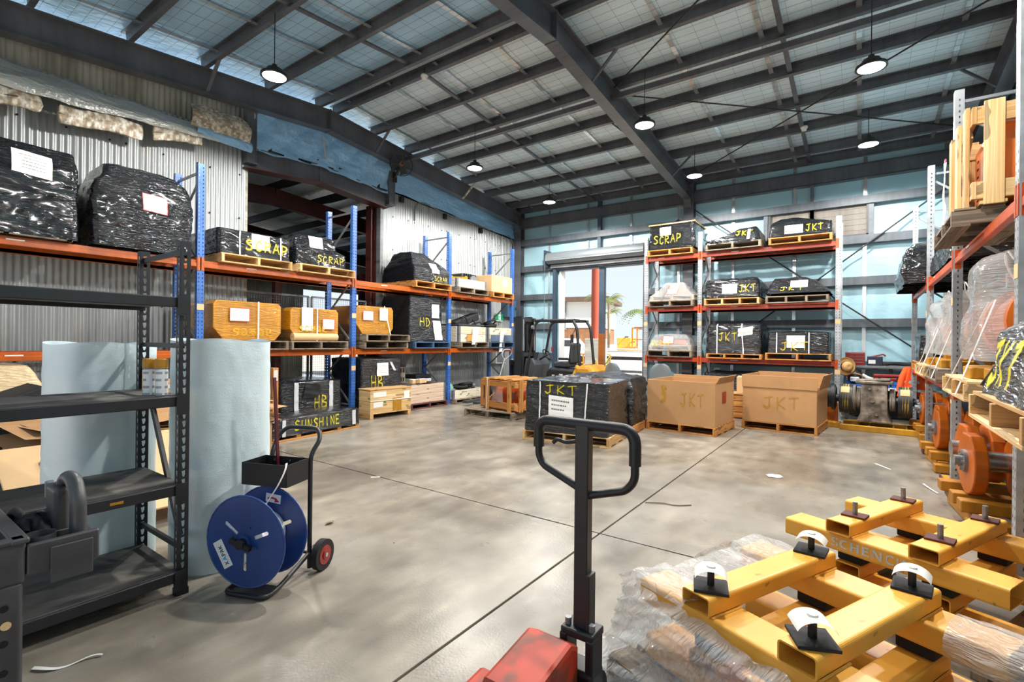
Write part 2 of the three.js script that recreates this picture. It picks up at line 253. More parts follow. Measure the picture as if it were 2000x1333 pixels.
{
  const wl = struct('wall_left');
  const lo = corr(0.806, 1.1, 10), hi = corr(0.806, 4.2, 10), old = corr(0.806, 0.95, 10);
  for (let i = 0; i < 7; i++) {
    const z = 1.1 - i * 0.806;
    put('lower_sheet', lo, M.zinc, wl, [-9.375, 0, z], [0, PI / 2, 0]); put('sheet', hi, M.zinc, wl, [-9.352, 1.06, z], [0, PI / 2, 0]); put('gable_sheet', old, M.zincOld, wl, [-9.44, 4.9, z], [0, PI / 2, 0]);
  }
  for (let i = 0; i < 7; i++) put('sheet', corr(0.797, 5.16 - 0.048 * i * 0.9, 10, -0.044), M.zinc, wl, [-9.352, 0, -7.74 - i * 0.797], [0, PI / 2, 0]);
  const sc = []; for (const y of [1.2, 2.05, 2.9, 3.75, 4.55]) for (let i = 0; i < 34; i++) { const z = 0.9 - i * 0.403 - 0.1 * (i % 3); if (z < -4.5 && z > -7.8) continue; sc.push(cx(0.014, 0.012, -9.336, y + 0.01 * (i % 2), z, 8)); }
  stuff(obj('screw', sc, M.dark, wl));
  obj('backing', [box(0.06, 5.9, 5.7, XL, 2.95, -1.68), box(0.06, 5.9, 5.7, XL, 2.95, -10.56), box(0.06, 0.95, 3.2, XL, 5.5, -6.1)], M.blackMat, wl);
  // timber and steel edge of the opening
  obj('jamb', [box(0.12, 4.75, 0.06, -9.42, 2.37, -4.57)], M.zincOld, wl);
  obj('oxide_column', [box(0.2, 4.75, 0.03, -9.62, 2.37, -7.58), box(0.2, 4.75, 0.03, -9.62, 2.37, -7.72), box(0.02, 4.75, 0.14, -9.62, 2.37, -7.65)], M.redOxide, wl);
  obj('jamb', box(0.14, 4.8, 0.08, -9.4, 2.4, -7.72), M.grey, wl);
  // gabled header over the opening, hung from the rafter
  const I = (a, b, w, h) => [bar(a, b, 0.012, h), bar([a[0], a[1] + h / 2, a[2]], [b[0], b[1] + h / 2, b[2]], w, 0.016), bar([a[0], a[1] - h / 2, a[2]], [b[0], b[1] - h / 2, b[2]], w, 0.016)];
  obj('header_beam', [...I([-9.32, 4.89, -4.5], [-9.32, 5.02, -6.05], 0.18, 0.36), ...I([-9.32, 5.02, -6.05], [-9.32, 4.89, -7.85], 0.18, 0.36)], M.steel, wl);
  obj('header_soffit', [bar([-9.34, 4.695, -4.5], [-9.34, 4.825, -6.05], 0.3, 0.02), bar([-9.34, 4.825, -6.05], [-9.34, 4.695, -7.8], 0.3, 0.02)], M.redOxide, wl);
  for (const z of [-4.58, -7.9]) obj('hanger_post', [box(0.02, 1.15, 0.17, -9.2, 5.36, z), box(0.16, 1.15, 0.02, -9.26, 5.36, z - 0.08), box(0.16, 1.15, 0.02, -9.26, 5.36, z + 0.08), box(0.2, 0.03, 0.2, -9.26, 4.79, z)], M.steel, wl);
  // blue foil strips above the header and along the far sheets
  obj('foil_strip', surf(80, 24, (s, t) => { const z = lerp(-4.62, -7.86, s), c = 1 - Math.abs(z + 6.1) / 1.75; return [-9.33 + 0.12 * f3(z * 2.4, t * 3, 1, 4) + 0.05 * Math.abs(Math.sin(z * 5 + 4 * t)), lerp(5.05 + 0.12 * c, 5.95, t) - 0.05 * f3(z * 3, 0, 7), z]; }, (s, t) => [s * 3.2, t]), M.foilDeep, wl);
  obj('foil_strip', surf(110, 16, (s, t) => { const z = lerp(-8.0, -13.3, s); return [-9.3 + 0.08 * f3(z * 2, t * 3, 4, 4) - 0.03 * t, lerp(5.12 - 0.052 * (-8 - z) + 0.05 * f3(z * 2, 1, 1), 5.86 - 0.089 * (-8 - z), t), z]; }, (s, t) => [s * 5.3, t]), M.foilDeep, wl);
  obj('tape_strip', surf(4, 12, (s, t) => [-9.2 + 0.03 * f3(1, t * 4, 2), lerp(5.32, 5.78, t), -6.03 - 0.05 * s - 0.06 * (1 - t)]), M.tape, wl);
  for (let i = 0; i < 6; i++) { const z = -4.95 - i * 0.52; obj('roof_bracket', [box(0.05, 0.12, 0.07, -9.27, 5.14 + 0.1 * (1 - Math.abs(z + 6.05) / 1.6), z), box(0.04, 0.03, 0.34, -9.25, 5.1 + 0.1 * (1 - Math.abs(z + 6.05) / 1.6), z - 0.17)], M.blackPaint, wl); }
  for (let i = 0; i < 3; i++) obj('cable_clip', box(0.07, 0.14, 0.1, -9.29, 5.02 - 0.09 * i, -8.3 - i * 1.55), M.blackPaint, wl);
  obj('conduit', [curve([[-9.3, 4.6, -8.75], [-9.29, 5.0, -8.78], [-9.28, 5.1, -8.95], [-9.28, 5.02, -9.8], [-9.28, 4.98, -10.9], [-9.28, 4.93, -12.3], [-9.27, 4.9, -12.9], [-9.27, 4.7, -13.05], [-9.27, 3.6, -13.07]], 0.017, 70)], M.grey, wl);
}
{ // torn foil-faced insulation that hangs along the sheets
  const t = thing('insulation_blanket', 'torn foil-faced insulation blanket hanging below the gable sheets', 'insulation', [-9.25, 4.4, 0]);
  obj('blanket', surf(120, 18, (s, u) => { const z = lerp(0.9, -4.15, s); return [0.02 + 0.34 * Math.sin(u * PI * 0.62) * (1 - 0.45 * s) + 0.05 * f3(z * 3, u * 3, 2, 4), lerp(0.74, 0.27 + 0.26 * s * s, u) + 0.05 * f3(z * 4, u * 4, 9, 3), z]; }, (s, u) => [s * 5, u * 0.7]), M.foilOld, t);
  for (const [z0, z1, y, r] of [[0.9, -1.72, 0.12, 0.0], [-1.86, -2.86, 0.1, 0.08], [-2.98, -3.7, 0.24, 0.14]]) obj('batt_edge', surf(90, 28, (s, u) => { const z = lerp(z0, z1, s), a = u * 2 * PI, e = 1 - Math.pow(Math.abs(2 * s - 1), 60), k = 1 / Math.pow(Math.pow(Math.abs(Math.cos(a)), 6) + Math.pow(Math.abs(Math.sin(a)), 6), 1 / 6), n = 0.04 * (f3(z * 11, u * 9, 3, 3) - 0.5); return [0.27 - 0.025 * Math.max(0, -z) + (0.035 * Math.cos(a) * k + n) * e, y + 0.13 + (0.12 * Math.sin(a) * k + 0.5 * n) * e + r * s + 0.02 * Math.sin(z * 7), z]; }, (s, u) => [s * (z0 - z1), u * 0.5]), M.batt, t);
  obj('loose_fold', surf(30, 12, (s, u) => { const z = lerp(-3.5, -4.45, s); return [0.12 + 0.16 * Math.sin(u * 2.6) + 0.08 * f3(z * 5, u * 4, 5, 3), lerp(1.02, 0.62, u) + 0.1 * f3(z * 4, u, 1), z]; }, (s, u) => [s, u * 0.5]), M.batt, t);
  obj('blue_fold', surf(30, 10, (s, u) => { const z = lerp(-3.6, -4.5, s); return [0.1 + 0.12 * Math.sin(u * 2.6) + 0.08 * f3(z * 5, u * 4, 15, 3), lerp(0.72, 0.48, u) + 0.06 * f3(z * 4, u, 11), z]; }, (s, u) => [s, u * 0.5]), M.foilDeep, t);
}
{ // shed beyond the opening
  const wa = struct('wall_annex'), far = -17;
  obj('sheet_wall', [box(0.08, 5, 11.5, far, 2.5, -4.65), box(0.08, 1.6, 3, far, 4.2, -11.9)], M.zincOld, wa);
  obj('end_wall', [box(7.6, 5, 0.08, -13.3, 2.5, 1.1), box(7.6, 5, 0.08, -13.3, 2.5, -13.3)], M.zincOld, wa);
  const ra = struct('ceiling_annex');
  obj('roof_sheet', [bar([-9.5, 5.42, -6.1], [-17, 5.42, -6.1], 0.02, 0.02), box(7.5, 0.05, 7.6, -13.3, 5.12, -2.4, 0.086), box(7.5, 0.05, 7.6, -13.3, 5.12, -9.9, -0.086)], M.foilSilver, ra);
  for (let i = 0; i < 12; i++) { const z = 0.6 - i * 1.15; put('purlin', box(7.4, 0.2, 0.05), M.blackPaint, ra, [-13.3, 5.2 - 0.086 * Math.abs(z + 6.1) + 0.02, z]); }
  for (const x of [-11.2, -15]) obj('oxide_rafter', [bar([x, 4.86, -6.1], [x, 4.3, 0.9], 0.16, 0.38), bar([x, 4.86, -6.1], [x, 4.3, -13.1], 0.16, 0.38)], M.redOxide, ra);
  obj('oxide_tie', [box(0.14, 0.3, 14, -13.2, 3.45, -6), box(0.18, 3.5, 0.18, -13.2, 1.75, -7.3), box(0.18, 3.5, 0.18, -12.2, 1.75, -9.4)], M.redOxide, ra);
  for (const [x, z] of [[-11.9, -5.0], [-10.7, -3.9]]) { const l = thing('unlit_bay_lamp', x < -11 ? 'unlit round bay lamp beside red rafter of the adjoining shed' : 'unlit round bay lamp nearest the shed opening', 'lamp', [x, 4.45, z]); obj('cable', cyl(0.006, 0.006, 0.6, 0, 0.38, 0), M.black, l); obj('housing', lathe([[0, 0.1], [0.06, 0.1], [0.08, 0.04], [0.17, 0.02], [0.17, 0], [0.0, 0.0]], 0, 0, 0), M.blackPaint, l); obj('lens', cyl(0.14, 0.14, 0.01, 0, -0.006, 0), M.white, l); }
  // wire mesh cage along the opening
  const mesh = (name, label, z0, z1, y1, x) => {
    const t = thing(name, label, 'mesh panel', [x, 0, 0]); const L = z0 - z1;
    obj('mesh_frame', [box(0.04, y1, 0.04, 0, y1 / 2, z0), box(0.04, y1, 0.04, 0, y1 / 2, z1), box(0.04, 0.04, L, 0, y1, (z0 + z1) / 2), box(0.04, 0.04, L, 0, 0.06, (z0 + z1) / 2)], M.galv, t);
    const w = []; for (let k = 0; k * 0.05 < L; k++) w.push(box(0.004, y1, 0.004, 0, y1 / 2, z0 - k * 0.05)); for (let k = 0; k * 0.05 < y1; k++) w.push(box(0.004, 0.004, L, 0, k * 0.05, (z0 + z1) / 2)); stuff(obj('mesh_wire', w, M.galv, t));
  };
  mesh('mesh_panel', 'wire mesh cage panel beside corrugated jamb of the opening', -4.62, -6.02, 2.45, -9.62); mesh('mesh_panel', 'wire mesh cage panel beside dark red column', -6.1, -7.5, 2.45, -9.62);
  obj('dark_partition', box(2.4, 2.5, 0.06, -11, 1.25, -4.4), M.darkGrey, wa);
}
{ // back wall: lining panels between seams, girts, columns, sheeting outside
  const wb = struct('wall_back'), D0 = -7.62, D1 = -4.95, DH = 3.78;
  obj('outer_sheet', [box(D0 + 9.6, 6, 0.06, (D0 - 9.6) / 2, 3, ZB - 0.12), box(2.0 - D1, 6, 0.06, (2.0 + D1) / 2, 3, ZB - 0.12), box(D1 - D0, 6 - DH, 0.06, (D0 + D1) / 2, (6 + DH) / 2, ZB - 0.12)], M.darkGrey, wb);
  const panel = (x0, x1, y0, y1, k) => obj('foil_panel', surf(Math.ceil((x1 - x0) * 14), Math.ceil((y1 - y0) * 9), (s, t) => { const x = lerp(x0, x1, s), y = lerp(y0, y1, t), e = Math.pow(Math.sin(PI * s), 0.6) * Math.pow(Math.abs(Math.sin(y * PI / 0.92)), 0.5); return [x, y, ZB + 0.0 + e * (0.05 * f3(x * 1.3 + 0.5 * y, y * 1.1 - x, k, 4) + 0.02 * Math.sin(9 * x + 4 * y + 5 * f3(x, y, k + 5)))]; }, (s, t) => [s * (x1 - x0), t * (y1 - y0)]), M.foilWall, wb);
  const xs = [-9.4, -8.05, -6.7, -5.35, -4.0, -2.65, -1.3, 0.05, 1.4, 2.0];
  for (let i = 0; i < xs.length - 1; i++) {
    const a = xs[i], b = xs[i + 1];
    if (b <= D0 || a >= D1) panel(a, b, 0, 5.85, i); else { panel(a, b, DH + 0.05, 5.85, i); if (a < D0) panel(a, D0, 0, DH + 0.05, i + 20); if (b > D1) panel(D1, b, 0, DH + 0.05, i + 30); }
    if (i) { const y0 = a > D0 && a < D1 ? DH + 0.1 : 0; obj('tape_strip', surf(3, 40, (s, t) => { const y = lerp(y0, 5.7, t); return [a - 0.035 + 0.07 * s, y, ZB + 0.035 + 0.006 * f3(s * 3, y * 6, i)]; }, (s, t) => [s * 0.07, t * 5]), M.tape, wb); }
  }
  const girt = (x0, x1, y) => obj('girt', [box(x1 - x0, 0.17, 0.012, (x0 + x1) / 2, y, ZB + 0.2), box(x1 - x0, 0.012, 0.15, (x0 + x1) / 2, y + 0.085, ZB + 0.125), box(x1 - x0, 0.012, 0.15, (x0 + x1) / 2, y - 0.085, ZB + 0.125)], M.galvDark, wb);

  for (const y of [4.72, 3.86, 2.95, 2.02, 1.1, 0.3]) { if (y > DH) { girt(-9.2, -3.82, y); } else { girt(-9.2, -7.8, y); girt(-4.9, -3.82, y); } girt(-3.58, 1.8, y); }
  obj('eave_beam', [box(11.2, 0.3, 0.02, -3.6, 5.36, ZB + 0.2), box(11.2, 0.02, 0.18, -3.6, 5.21, ZB + 0.12), box(11.2, 0.02, 0.18, -3.6, 5.51, ZB + 0.12)], M.steel, wb);
  for (const [x, w] of [[-9.14, 0.28], [-3.7, 0.26], [1.78, 0.26]]) obj('column', [box(w, 5.75, 0.018, x, 2.87, ZB + 0.255), box(w, 5.75, 0.018, x, 2.87, ZB + 0.05), box(0.014, 5.75, 0.2, x, 2.87, ZB + 0.15)], M.steel, wb);
  obj('mullion', [box(0.1, 1.9, 0.1, -6.28, 4.75, ZB + 0.12)], M.steelBlue, wb); obj('mullion', box(0.07, 1.5, 0.06, -0.95, 4.75, ZB + 0.12), M.galvDark, wb);
  for (const x of [-1.9, 0.16]) obj('window_stud', box(0.09, 0.86, 0.08, x, 4.28, ZB + 0.12), M.galvDark, wb);
  obj('brace_rod', [rod([-3.55, 5.0, ZB + 0.28], [1.7, 0.85, ZB + 0.28], 0.016)], M.blackPaint, wb); obj('brace_rod', [rod([1.7, 5.0, ZB + 0.25], [-3.55, 0.85, ZB + 0.25], 0.016)], M.blackPaint, wb);
  obj('gusset_plate', box(0.26, 0.3, 0.02, 1.55, 1.15, ZB + 0.26), M.grey, wb);
  // louvred vent
  const w1 = struct('window_1'); obj('window_frame', [box(1.96, 0.05, 0.12, -0.86, 4.7, ZB + 0.09), box(1.96, 0.05, 0.12, -0.86, 3.96, ZB + 0.09), box(0.05, 0.78, 0.12, -1.82, 4.33, ZB + 0.09), box(0.05, 0.78, 0.12, 0.1, 4.33, ZB + 0.09), box(0.07, 0.78, 0.1, -0.95, 4.33, ZB + 0.1)], M.darkGrey, w1);
  const sl = rbox(0.84, 0.118, 0.02, 0.006), s2 = rbox(1.0, 0.118, 0.02, 0.006); for (let k = 0; k < 6; k++) { put('slat', sl, M.louver, w1, [-1.4, 4.02 + k * 0.122, ZB + 0.07], [0.16, 0, 0]); put('slat', s2, M.louver, w1, [-0.41, 4.02 + k * 0.122, ZB + 0.07], [0.16, 0, 0]); }
  // roller door rolled up on its drum
  const d1 = struct('door_1');
  obj('drum', [cx(0.175, 3.1, -6.35, 4.1, ZB + 0.36, 32), box(3.1, 0.03, 0.02, -6.35, 4.02, ZB + 0.53)], std({ color: 0xaab2b8, map: grime, roughness: 0.4, metalness: 0.3 }), d1);
  obj('bottom_rail', box(3.0, 0.1, 0.06, -6.35, 3.86, ZB + 0.26), M.grey, d1);
  obj('header', [box(3.1, 0.14, 0.2, -6.35, 3.8, ZB + 0.05)], M.steelBlue, d1);
  for (const x of [-7.95, -4.76]) obj('drum_bracket', box(0.03, 0.5, 0.42, x, 4.1, ZB + 0.3), M.steelBlue, d1);
  for (const x of [-7.75, -4.86]) obj('guide_rail', [box(0.1, 3.8, 0.14, x, 1.9, ZB + 0.16)], M.steelBlue, d1);
  obj('jamb_face', [box(0.03, 3.74, 0.3, -7.62, 1.87, ZB - 0.05), box(0.03, 3.74, 0.3, -4.95, 1.87, ZB - 0.05)], M.white, d1);
  obj('pull_chain', rod([-7.93, 4.1, ZB + 0.5], [-7.93, 1.2, ZB + 0.5], 0.006), M.grey, d1);
  const dp = thing('door_post', 'removable steel door post, navy above and orange below, in the roller doorway', 'post', [-6.22, 0, ZB + 0.02]);
  obj('upper_length', box(0.16, 1.95, 0.14, 0, 2.77, 0), M.steelBlue, dp); obj('lower_length', box(0.165, 1.8, 0.145, 0, 0.9, 0), paint(0xb5651c, 0.5), dp); obj('lock_slot', box(0.05, 0.22, 0.02, 0.02, 0.55, 0.07), M.dark, dp);
}
{
  const wr = struct('wall_right'); obj('outer_sheet', box(0.06, 6.2, 14.6, XR + 0.06, 3.1, -6.1), M.darkGrey, wr);
  for (let i = 0; i < 10; i++) obj('foil_panel', surf(20, 50, (s, t) => { const z = ZF - (i + s) * 1.45, y = t * 5.9; return [XR - 0.02 - 0.03 * Math.sin(PI * s) * f3(z * 2, y * 1.5, i), y, z]; }, (s, t) => [s * 1.45, t * 5.9]), M.foilWall, wr);
  for (const y of [4.9, 3.9, 2.9, 1.9, 0.9]) obj('girt', box(0.12, 0.17, 14.4, XR - 0.08, y, -6.1), M.galvDark, wr);
  const wf = struct('wall_front'); obj('sheet_wall', [box(1.5, 6.4, 0.06, -8.85, 3.2, ZF), box(2.4, 6.4, 0.06, 0.85, 3.2, ZF), box(7.8, 1.8, 0.06, -4.2, 5.5, ZF)], M.zincOld, wf);
  obj('opening_frame', [box(0.14, 4.6, 0.14, -8.1, 2.3, ZF - 0.04), box(0.14, 4.6, 0.14, -0.35, 2.3, ZF - 0.04), box(7.9, 0.14, 0.14, -4.2, 4.6, ZF - 0.04)], M.steelBlue, wf);
}
{
  const ce = struct('ceiling'), I = (x, a, b) => { const y = (z) => roofY(z) - 0.21; return [bar([x, y(a), a], [x, y(b), b], 0.012, 0.42), bar([x, roofY(a) - 0.008, a], [x, roofY(b) - 0.008, b], 0.2, 0.016), bar([x, roofY(a) - 0.42, a], [x, roofY(b) - 0.42, b], 0.2, 0.016)]; };
  for (const x of [-9.1, -3.7, 1.75]) obj('rafter', [...I(x, 1.1, RIDGE), ...I(x, RIDGE, -13.1), box(0.2, 0.46, 0.016, x, 6.1, RIDGE), bar([x, 5.5, -12.9], [x, 5.1, -13.1], 0.18, 0.1)], M.steel, ce);
  const pg = merge([box(11.2, 0.2, 0.012), box(11.2, 0.012, 0.07, 0, -0.095, 0.035), box(11.2, 0.012, 0.07, 0, 0.095, 0.035)]);
  const pz = [0.55, -0.5, -1.6, -2.7, -3.75, -4.85, -5.9, -6.3, -7.3, -8.33, -9.36, -10.45, -11.5, -12.6, -13.2];
  for (const z of pz) put('purlin', pg, M.steel, ce, [-3.65, roofY(z) + 0.1, z], [z > RIDGE ? 0.089 : -0.089, z > RIDGE ? 0 : 0, 0]);
  for (const x of [-6.45, -1.0]) for (let i = 0; i < pz.length - 1; i++) { const a = pz[i], b = pz[i + 1]; if (a - b > 0.5) obj('bridging', bar([x, roofY(a) + 0.06, a], [x, roofY(b) + 0.06, b], 0.07, 0.03), M.steel, ce); }
  obj('strut_tube', [box(5.3, 0.09, 0.09, -6.4, 5.93, -8.2), box(5.4, 0.09, 0.09, -0.98, 5.93, -8.2)], M.steel, ce);
  obj('brace_rod', rod([-3.6, 6.05, -8.4], [1.7, 5.72, -12.7], 0.013), M.blackPaint, ce); obj('brace_rod', rod([1.7, 6.05, -8.4], [-3.6, 5.72, -12.7], 0.013), M.blackPaint, ce);
  obj('brace_rod', rod([-3.6, 6.05, -8.1], [1.7, 6.1, -3.9], 0.013), M.blackPaint, ce);
  for (const [x, z, s] of [[-3.7, -7.3, 1], [-3.7, -11.5, 1], [-9.1, -7.3, 1], [-9.1, -3.75, 1], [-3.7, -9.36, -1], [1.75, -7.3, -1], [1.75, -10.45, -1]]) obj('fly_brace', bar([x + 0.05 * s, roofY(z) - 0.4, z], [x + 0.5 * s, roofY(z) + 0.02, z], 0.05, 0.03), M.steel, ce);
  const roof = (z0, z1, m) => obj('roof_lining', surf(170, 150, (s, t) => { const x = lerp(-9.45, 1.98, s), z = lerp(z0, z1, t); let d = 9; for (const p of pz) d = Math.min(d, Math.abs(z - p)); return [x, roofY(z) + 0.205 - 0.05 * sm(clamp(d / 0.5, 0, 1)) * (0.4 + f3(x * 1.1, z * 1.1, 3)) , z]; }, (s, t) => [s * 11.4, t * Math.abs(z1 - z0)]), m, ce);
  roof(1.2, RIDGE, M.foilRoofBlue); roof(RIDGE, -13.4, M.foilSilver);
  obj('roof_sheet', [box(11.7, 0.04, 7.4, -3.75, 6.31 - 0.325 + 0.26, -2.45, 0.0888), box(11.7, 0.04, 7.4, -3.75, 6.31 - 0.325 + 0.26, -9.75, -0.0888)], M.darkGrey, ce);
  for (let k = 0; k < 9; k++) { const x = -8.6 + k * 1.22; for (const [a, b] of [[1.0, -6.0], [-6.2, -13.2]]) obj('tape_strip', bar([x, roofY(a) + 0.135, a], [x, roofY(b) + 0.135, b], 0.07, 0.002), M.tape, ce); }
  const wires = []; for (const [a, b] of [[1.0, -6.0], [-6.2, -13.2]]) { for (let x = -9.3; x < 1.9; x += 0.3) wires.push(bar([x, roofY(a) + 0.13, a], [x, roofY(b) + 0.13, b], 0.0022, 0.0022)); for (let z = a; z > b; z -= 0.15) wires.push(box(11.2, 0.0022, 0.0022, -3.65, roofY(z) + 0.132, z)); }
  stuff(obj('safety_mesh', wires, M.darkGrey, ce));
}
// ---------------------------------------------------------------- lamps
function lamp(x, z, label, y = 5.2) {
  const t = thing('high_bay_lamp', label, 'lamp', [x, y, z], 0, 'round high bay lamps hung below the purlins');
  const top = roofY(z) - y;
  obj('cable', rod([0, 0.14, 0], [0, top, 0], 0.006), M.black, t);
  obj('housing', lathe([[0, 0.17], [0.035, 0.17], [0.04, 0.12], [0.1, 0.11], [0.12, 0.05], [0.175, 0.035], [0.18, 0.0], [0.155, 0.0], [0.15, 0.012]], 0, 0, 0), M.blackPaint, t);
  obj('lens', cyl(0.15, 0.15, 0.012, 0, 0.006, 0, 0, 0, 0, 32), std({ color: 0xffffff, emissive: new THREE.Color(1, 0.97, 0.9), emissiveIntensity: 12 }), t);
  const l = new THREE.SpotLight(new THREE.Color(1, 0.97, 0.92), LAMP_CANDELA, 0, 1.5, 0.12, 2); l.position.set(0, -0.03, 0); l.target.position.set(0, -5, 0); l.castShadow = true; l.shadow.radius = 6; l.name = 'lamp_light'; t.add(l, l.target);
}
const LX = [-6.7, -3.0, 0.08], LW = ['the corrugated wall', 'the central rafter', 'the galvanised racking'];
for (let i = 0; i < 3; i++) {
  lamp(LX[i], -8.0, 'lit round high bay lamp under the roof near ' + LW[i] + ', middle row'); lamp(LX[i], -11.05, 'lit round high bay lamp nearest the blue lined wall, near ' + LW[i]);
  lamp(LX[i], -3.64, 'lit round high bay lamp under blue roof lining, near ' + LW[i]);
}
// ---------------------------------------------------------------- lettering and labels
const SF = {
  A: ['0,10 5,0 10,10', '2,6 8,6'], B: ['1,10 1,0 7,1 8,3 1,5 9,6 9,9 1,10'], C: ['9,2 5,0 1,4 2,9 6,10 9,8'], D: ['1,0 1,10 6,9 9,5 6,1 1,0'], E: ['9,0 1,0 1,10 9,10', '1,5 7,5'], H: ['1,0 1,10', '9,0 9,10', '1,5 9,5'],
  I: ['5,0 5,10'], J: ['1,1 9,0', '6,0 6,8 3,10 0,8'], K: ['1,0 1,10', '9,0 1,6 9,10'], N: ['1,10 1,0 9,10 9,0'], O: ['5,0 1,3 1,8 5,10 9,8 9,3 5,0'], P: ['1,10 1,0 8,1 9,3 7,5 1,6'], R: ['1,10 1,0 8,1 8,4 1,5 9,10'],
  S: ['9,1 4,0 1,2 3,4 8,6 8,9 3,10 0,9'], T: ['0,1 10,0', '5,0 5,10'], U: ['1,0 1,8 5,10 9,8 9,0'], 7: ['1,0 9,0 5,10'], Q: ['2,0 9,1', '5,0 4,4 8,6 7,9 2,10'],
};
const sprayed = {};
function spray(text, color = 0xd9c21a, w = 15, soft = 0.5) {
  const key = text + color + w + soft; if (sprayed[key]) return sprayed[key];
  const n = text.length, c = document.createElement('canvas'); c.width = 110 * n + 30; c.height = 160; const g = c.getContext('2d'); g.fillStyle = '#000'; g.fillRect(0, 0, c.width, c.height);
  for (let i = 0; i < n; i++) for (const s of SF[text[i]] || []) {
    const p = s.split(' ').map((q) => q.split(',').map(Number)), ox = 22 + i * 110 + rnd(-4, 4), oy = 24 + rnd(-6, 6);
    for (let k = 0; k < p.length - 1; k++) for (let a = 0; a <= 26; a++) {
      const t = a / 26, x = ox + 8 * lerp(p[k][0], p[k + 1][0], t) + rnd(-1.5, 1.5), y = oy + 11 * lerp(p[k][1], p[k + 1][1], t) + rnd(-1.5, 1.5);
      g.fillStyle = `rgba(255,255,255,${soft * rnd(0.35, 0.7)})`; g.beginPath(); g.arc(x, y, w * rnd(0.4, 0.62), 0, 7); g.fill();
      if (rnd() < 0.25) { g.fillStyle = `rgba(255,255,255,${0.12 * soft})`; g.beginPath(); g.arc(x + rnd(-7, 7), y + rnd(-7, 7), w * 0.9, 0, 7); g.fill(); }
    }
  }
  const t = new THREE.CanvasTexture(c); t.magFilter = THREE.LinearFilter;
  return sprayed[key] = std({ color, roughness: 0.5, alphaMap: t, transparent: true });
}
function canvasTex(w, h, draw) { const c = document.createElement('canvas'); c.width = w; c.height = h; draw(c.getContext('2d'), w, h); const t = new THREE.CanvasTexture(c); t.colorSpace = THREE.SRGBColorSpace; t.magFilter = THREE.LinearFilter; return t; }
const sheetTex = (red) => canvasTex(256, 192, (g, w, h) => {                // delivery sheet: rows of small print
  g.fillStyle = '#dededa'; g.fillRect(0, 0, w, h); g.fillStyle = '#8a8d92'; for (let r = 0; r < 5; r++) { let x = 34 + rnd(0, 40); const y = 34 + r * 26; while (x < 210) { const q = rnd(6, 26); g.fillRect(x, y, q, 6); x += q + 6; } }
  if (red) { g.strokeStyle = '#b5403a'; g.lineWidth = 9; g.strokeRect(4, 4, w - 8, h - 8); }
});
M.sheet = std({ map: sheetTex(false), roughness: 0.55 }); M.sheetRed = std({ map: sheetTex(true), roughness: 0.45 });
M.tapeBand = phy({ color: 0xd5d8da, roughness: 0.25, metalness: 0.2, bumpMap: filmB, bumpScale: 0.004 });

// ---------------------------------------------------------------- pallets
const palletGeo = {};
function pallet(pos, turn, woods, label, { w = 1.17, d = 1.17, h = 0.15, top = 7, mid = 3, tilt = 0, group = 'timber pallets', name = 'pallet' } = {}) {
  const t = thing(name, label, 'pallet', pos, turn, group), k = [w, d, h, top].join();
  const G = palletGeo[k] ??= { top: rbox(w, 0.02, d / top * 0.8, 0.003, 0, 0, 0, 0, 0, 0, 1), bot: rbox(w, 0.02, 0.12, 0.003, 0, 0, 0, 0, 0, 0, 1), bear: rbox(0.045, h - 0.04, d, 0.004, 0, 0, 0, 0, 0, 0, 1) };
  const W = () => woods[Math.floor(rnd(0, woods.length))];
  for (let i = 0; i < top; i++) put('board', G.top, W(), t, [rnd(-0.004, 0.004), h - 0.01, -d / 2 + (i + 0.5) * d / top], [0, rnd(-0.004, 0.004), 0]);
  for (let i = 0; i < mid; i++) put('bearer', G.bear, W(), t, [lerp(-w / 2 + 0.025, w / 2 - 0.025, i / (mid - 1)), h / 2, 0]);
  for (let i = 0; i < 4; i++) put('bottom_board', G.bot, W(), t, [0, 0.01, lerp(-d / 2 + 0.06, d / 2 - 0.06, i / 3)]);
  if (tilt) t.rotation.z = tilt; return t;
}
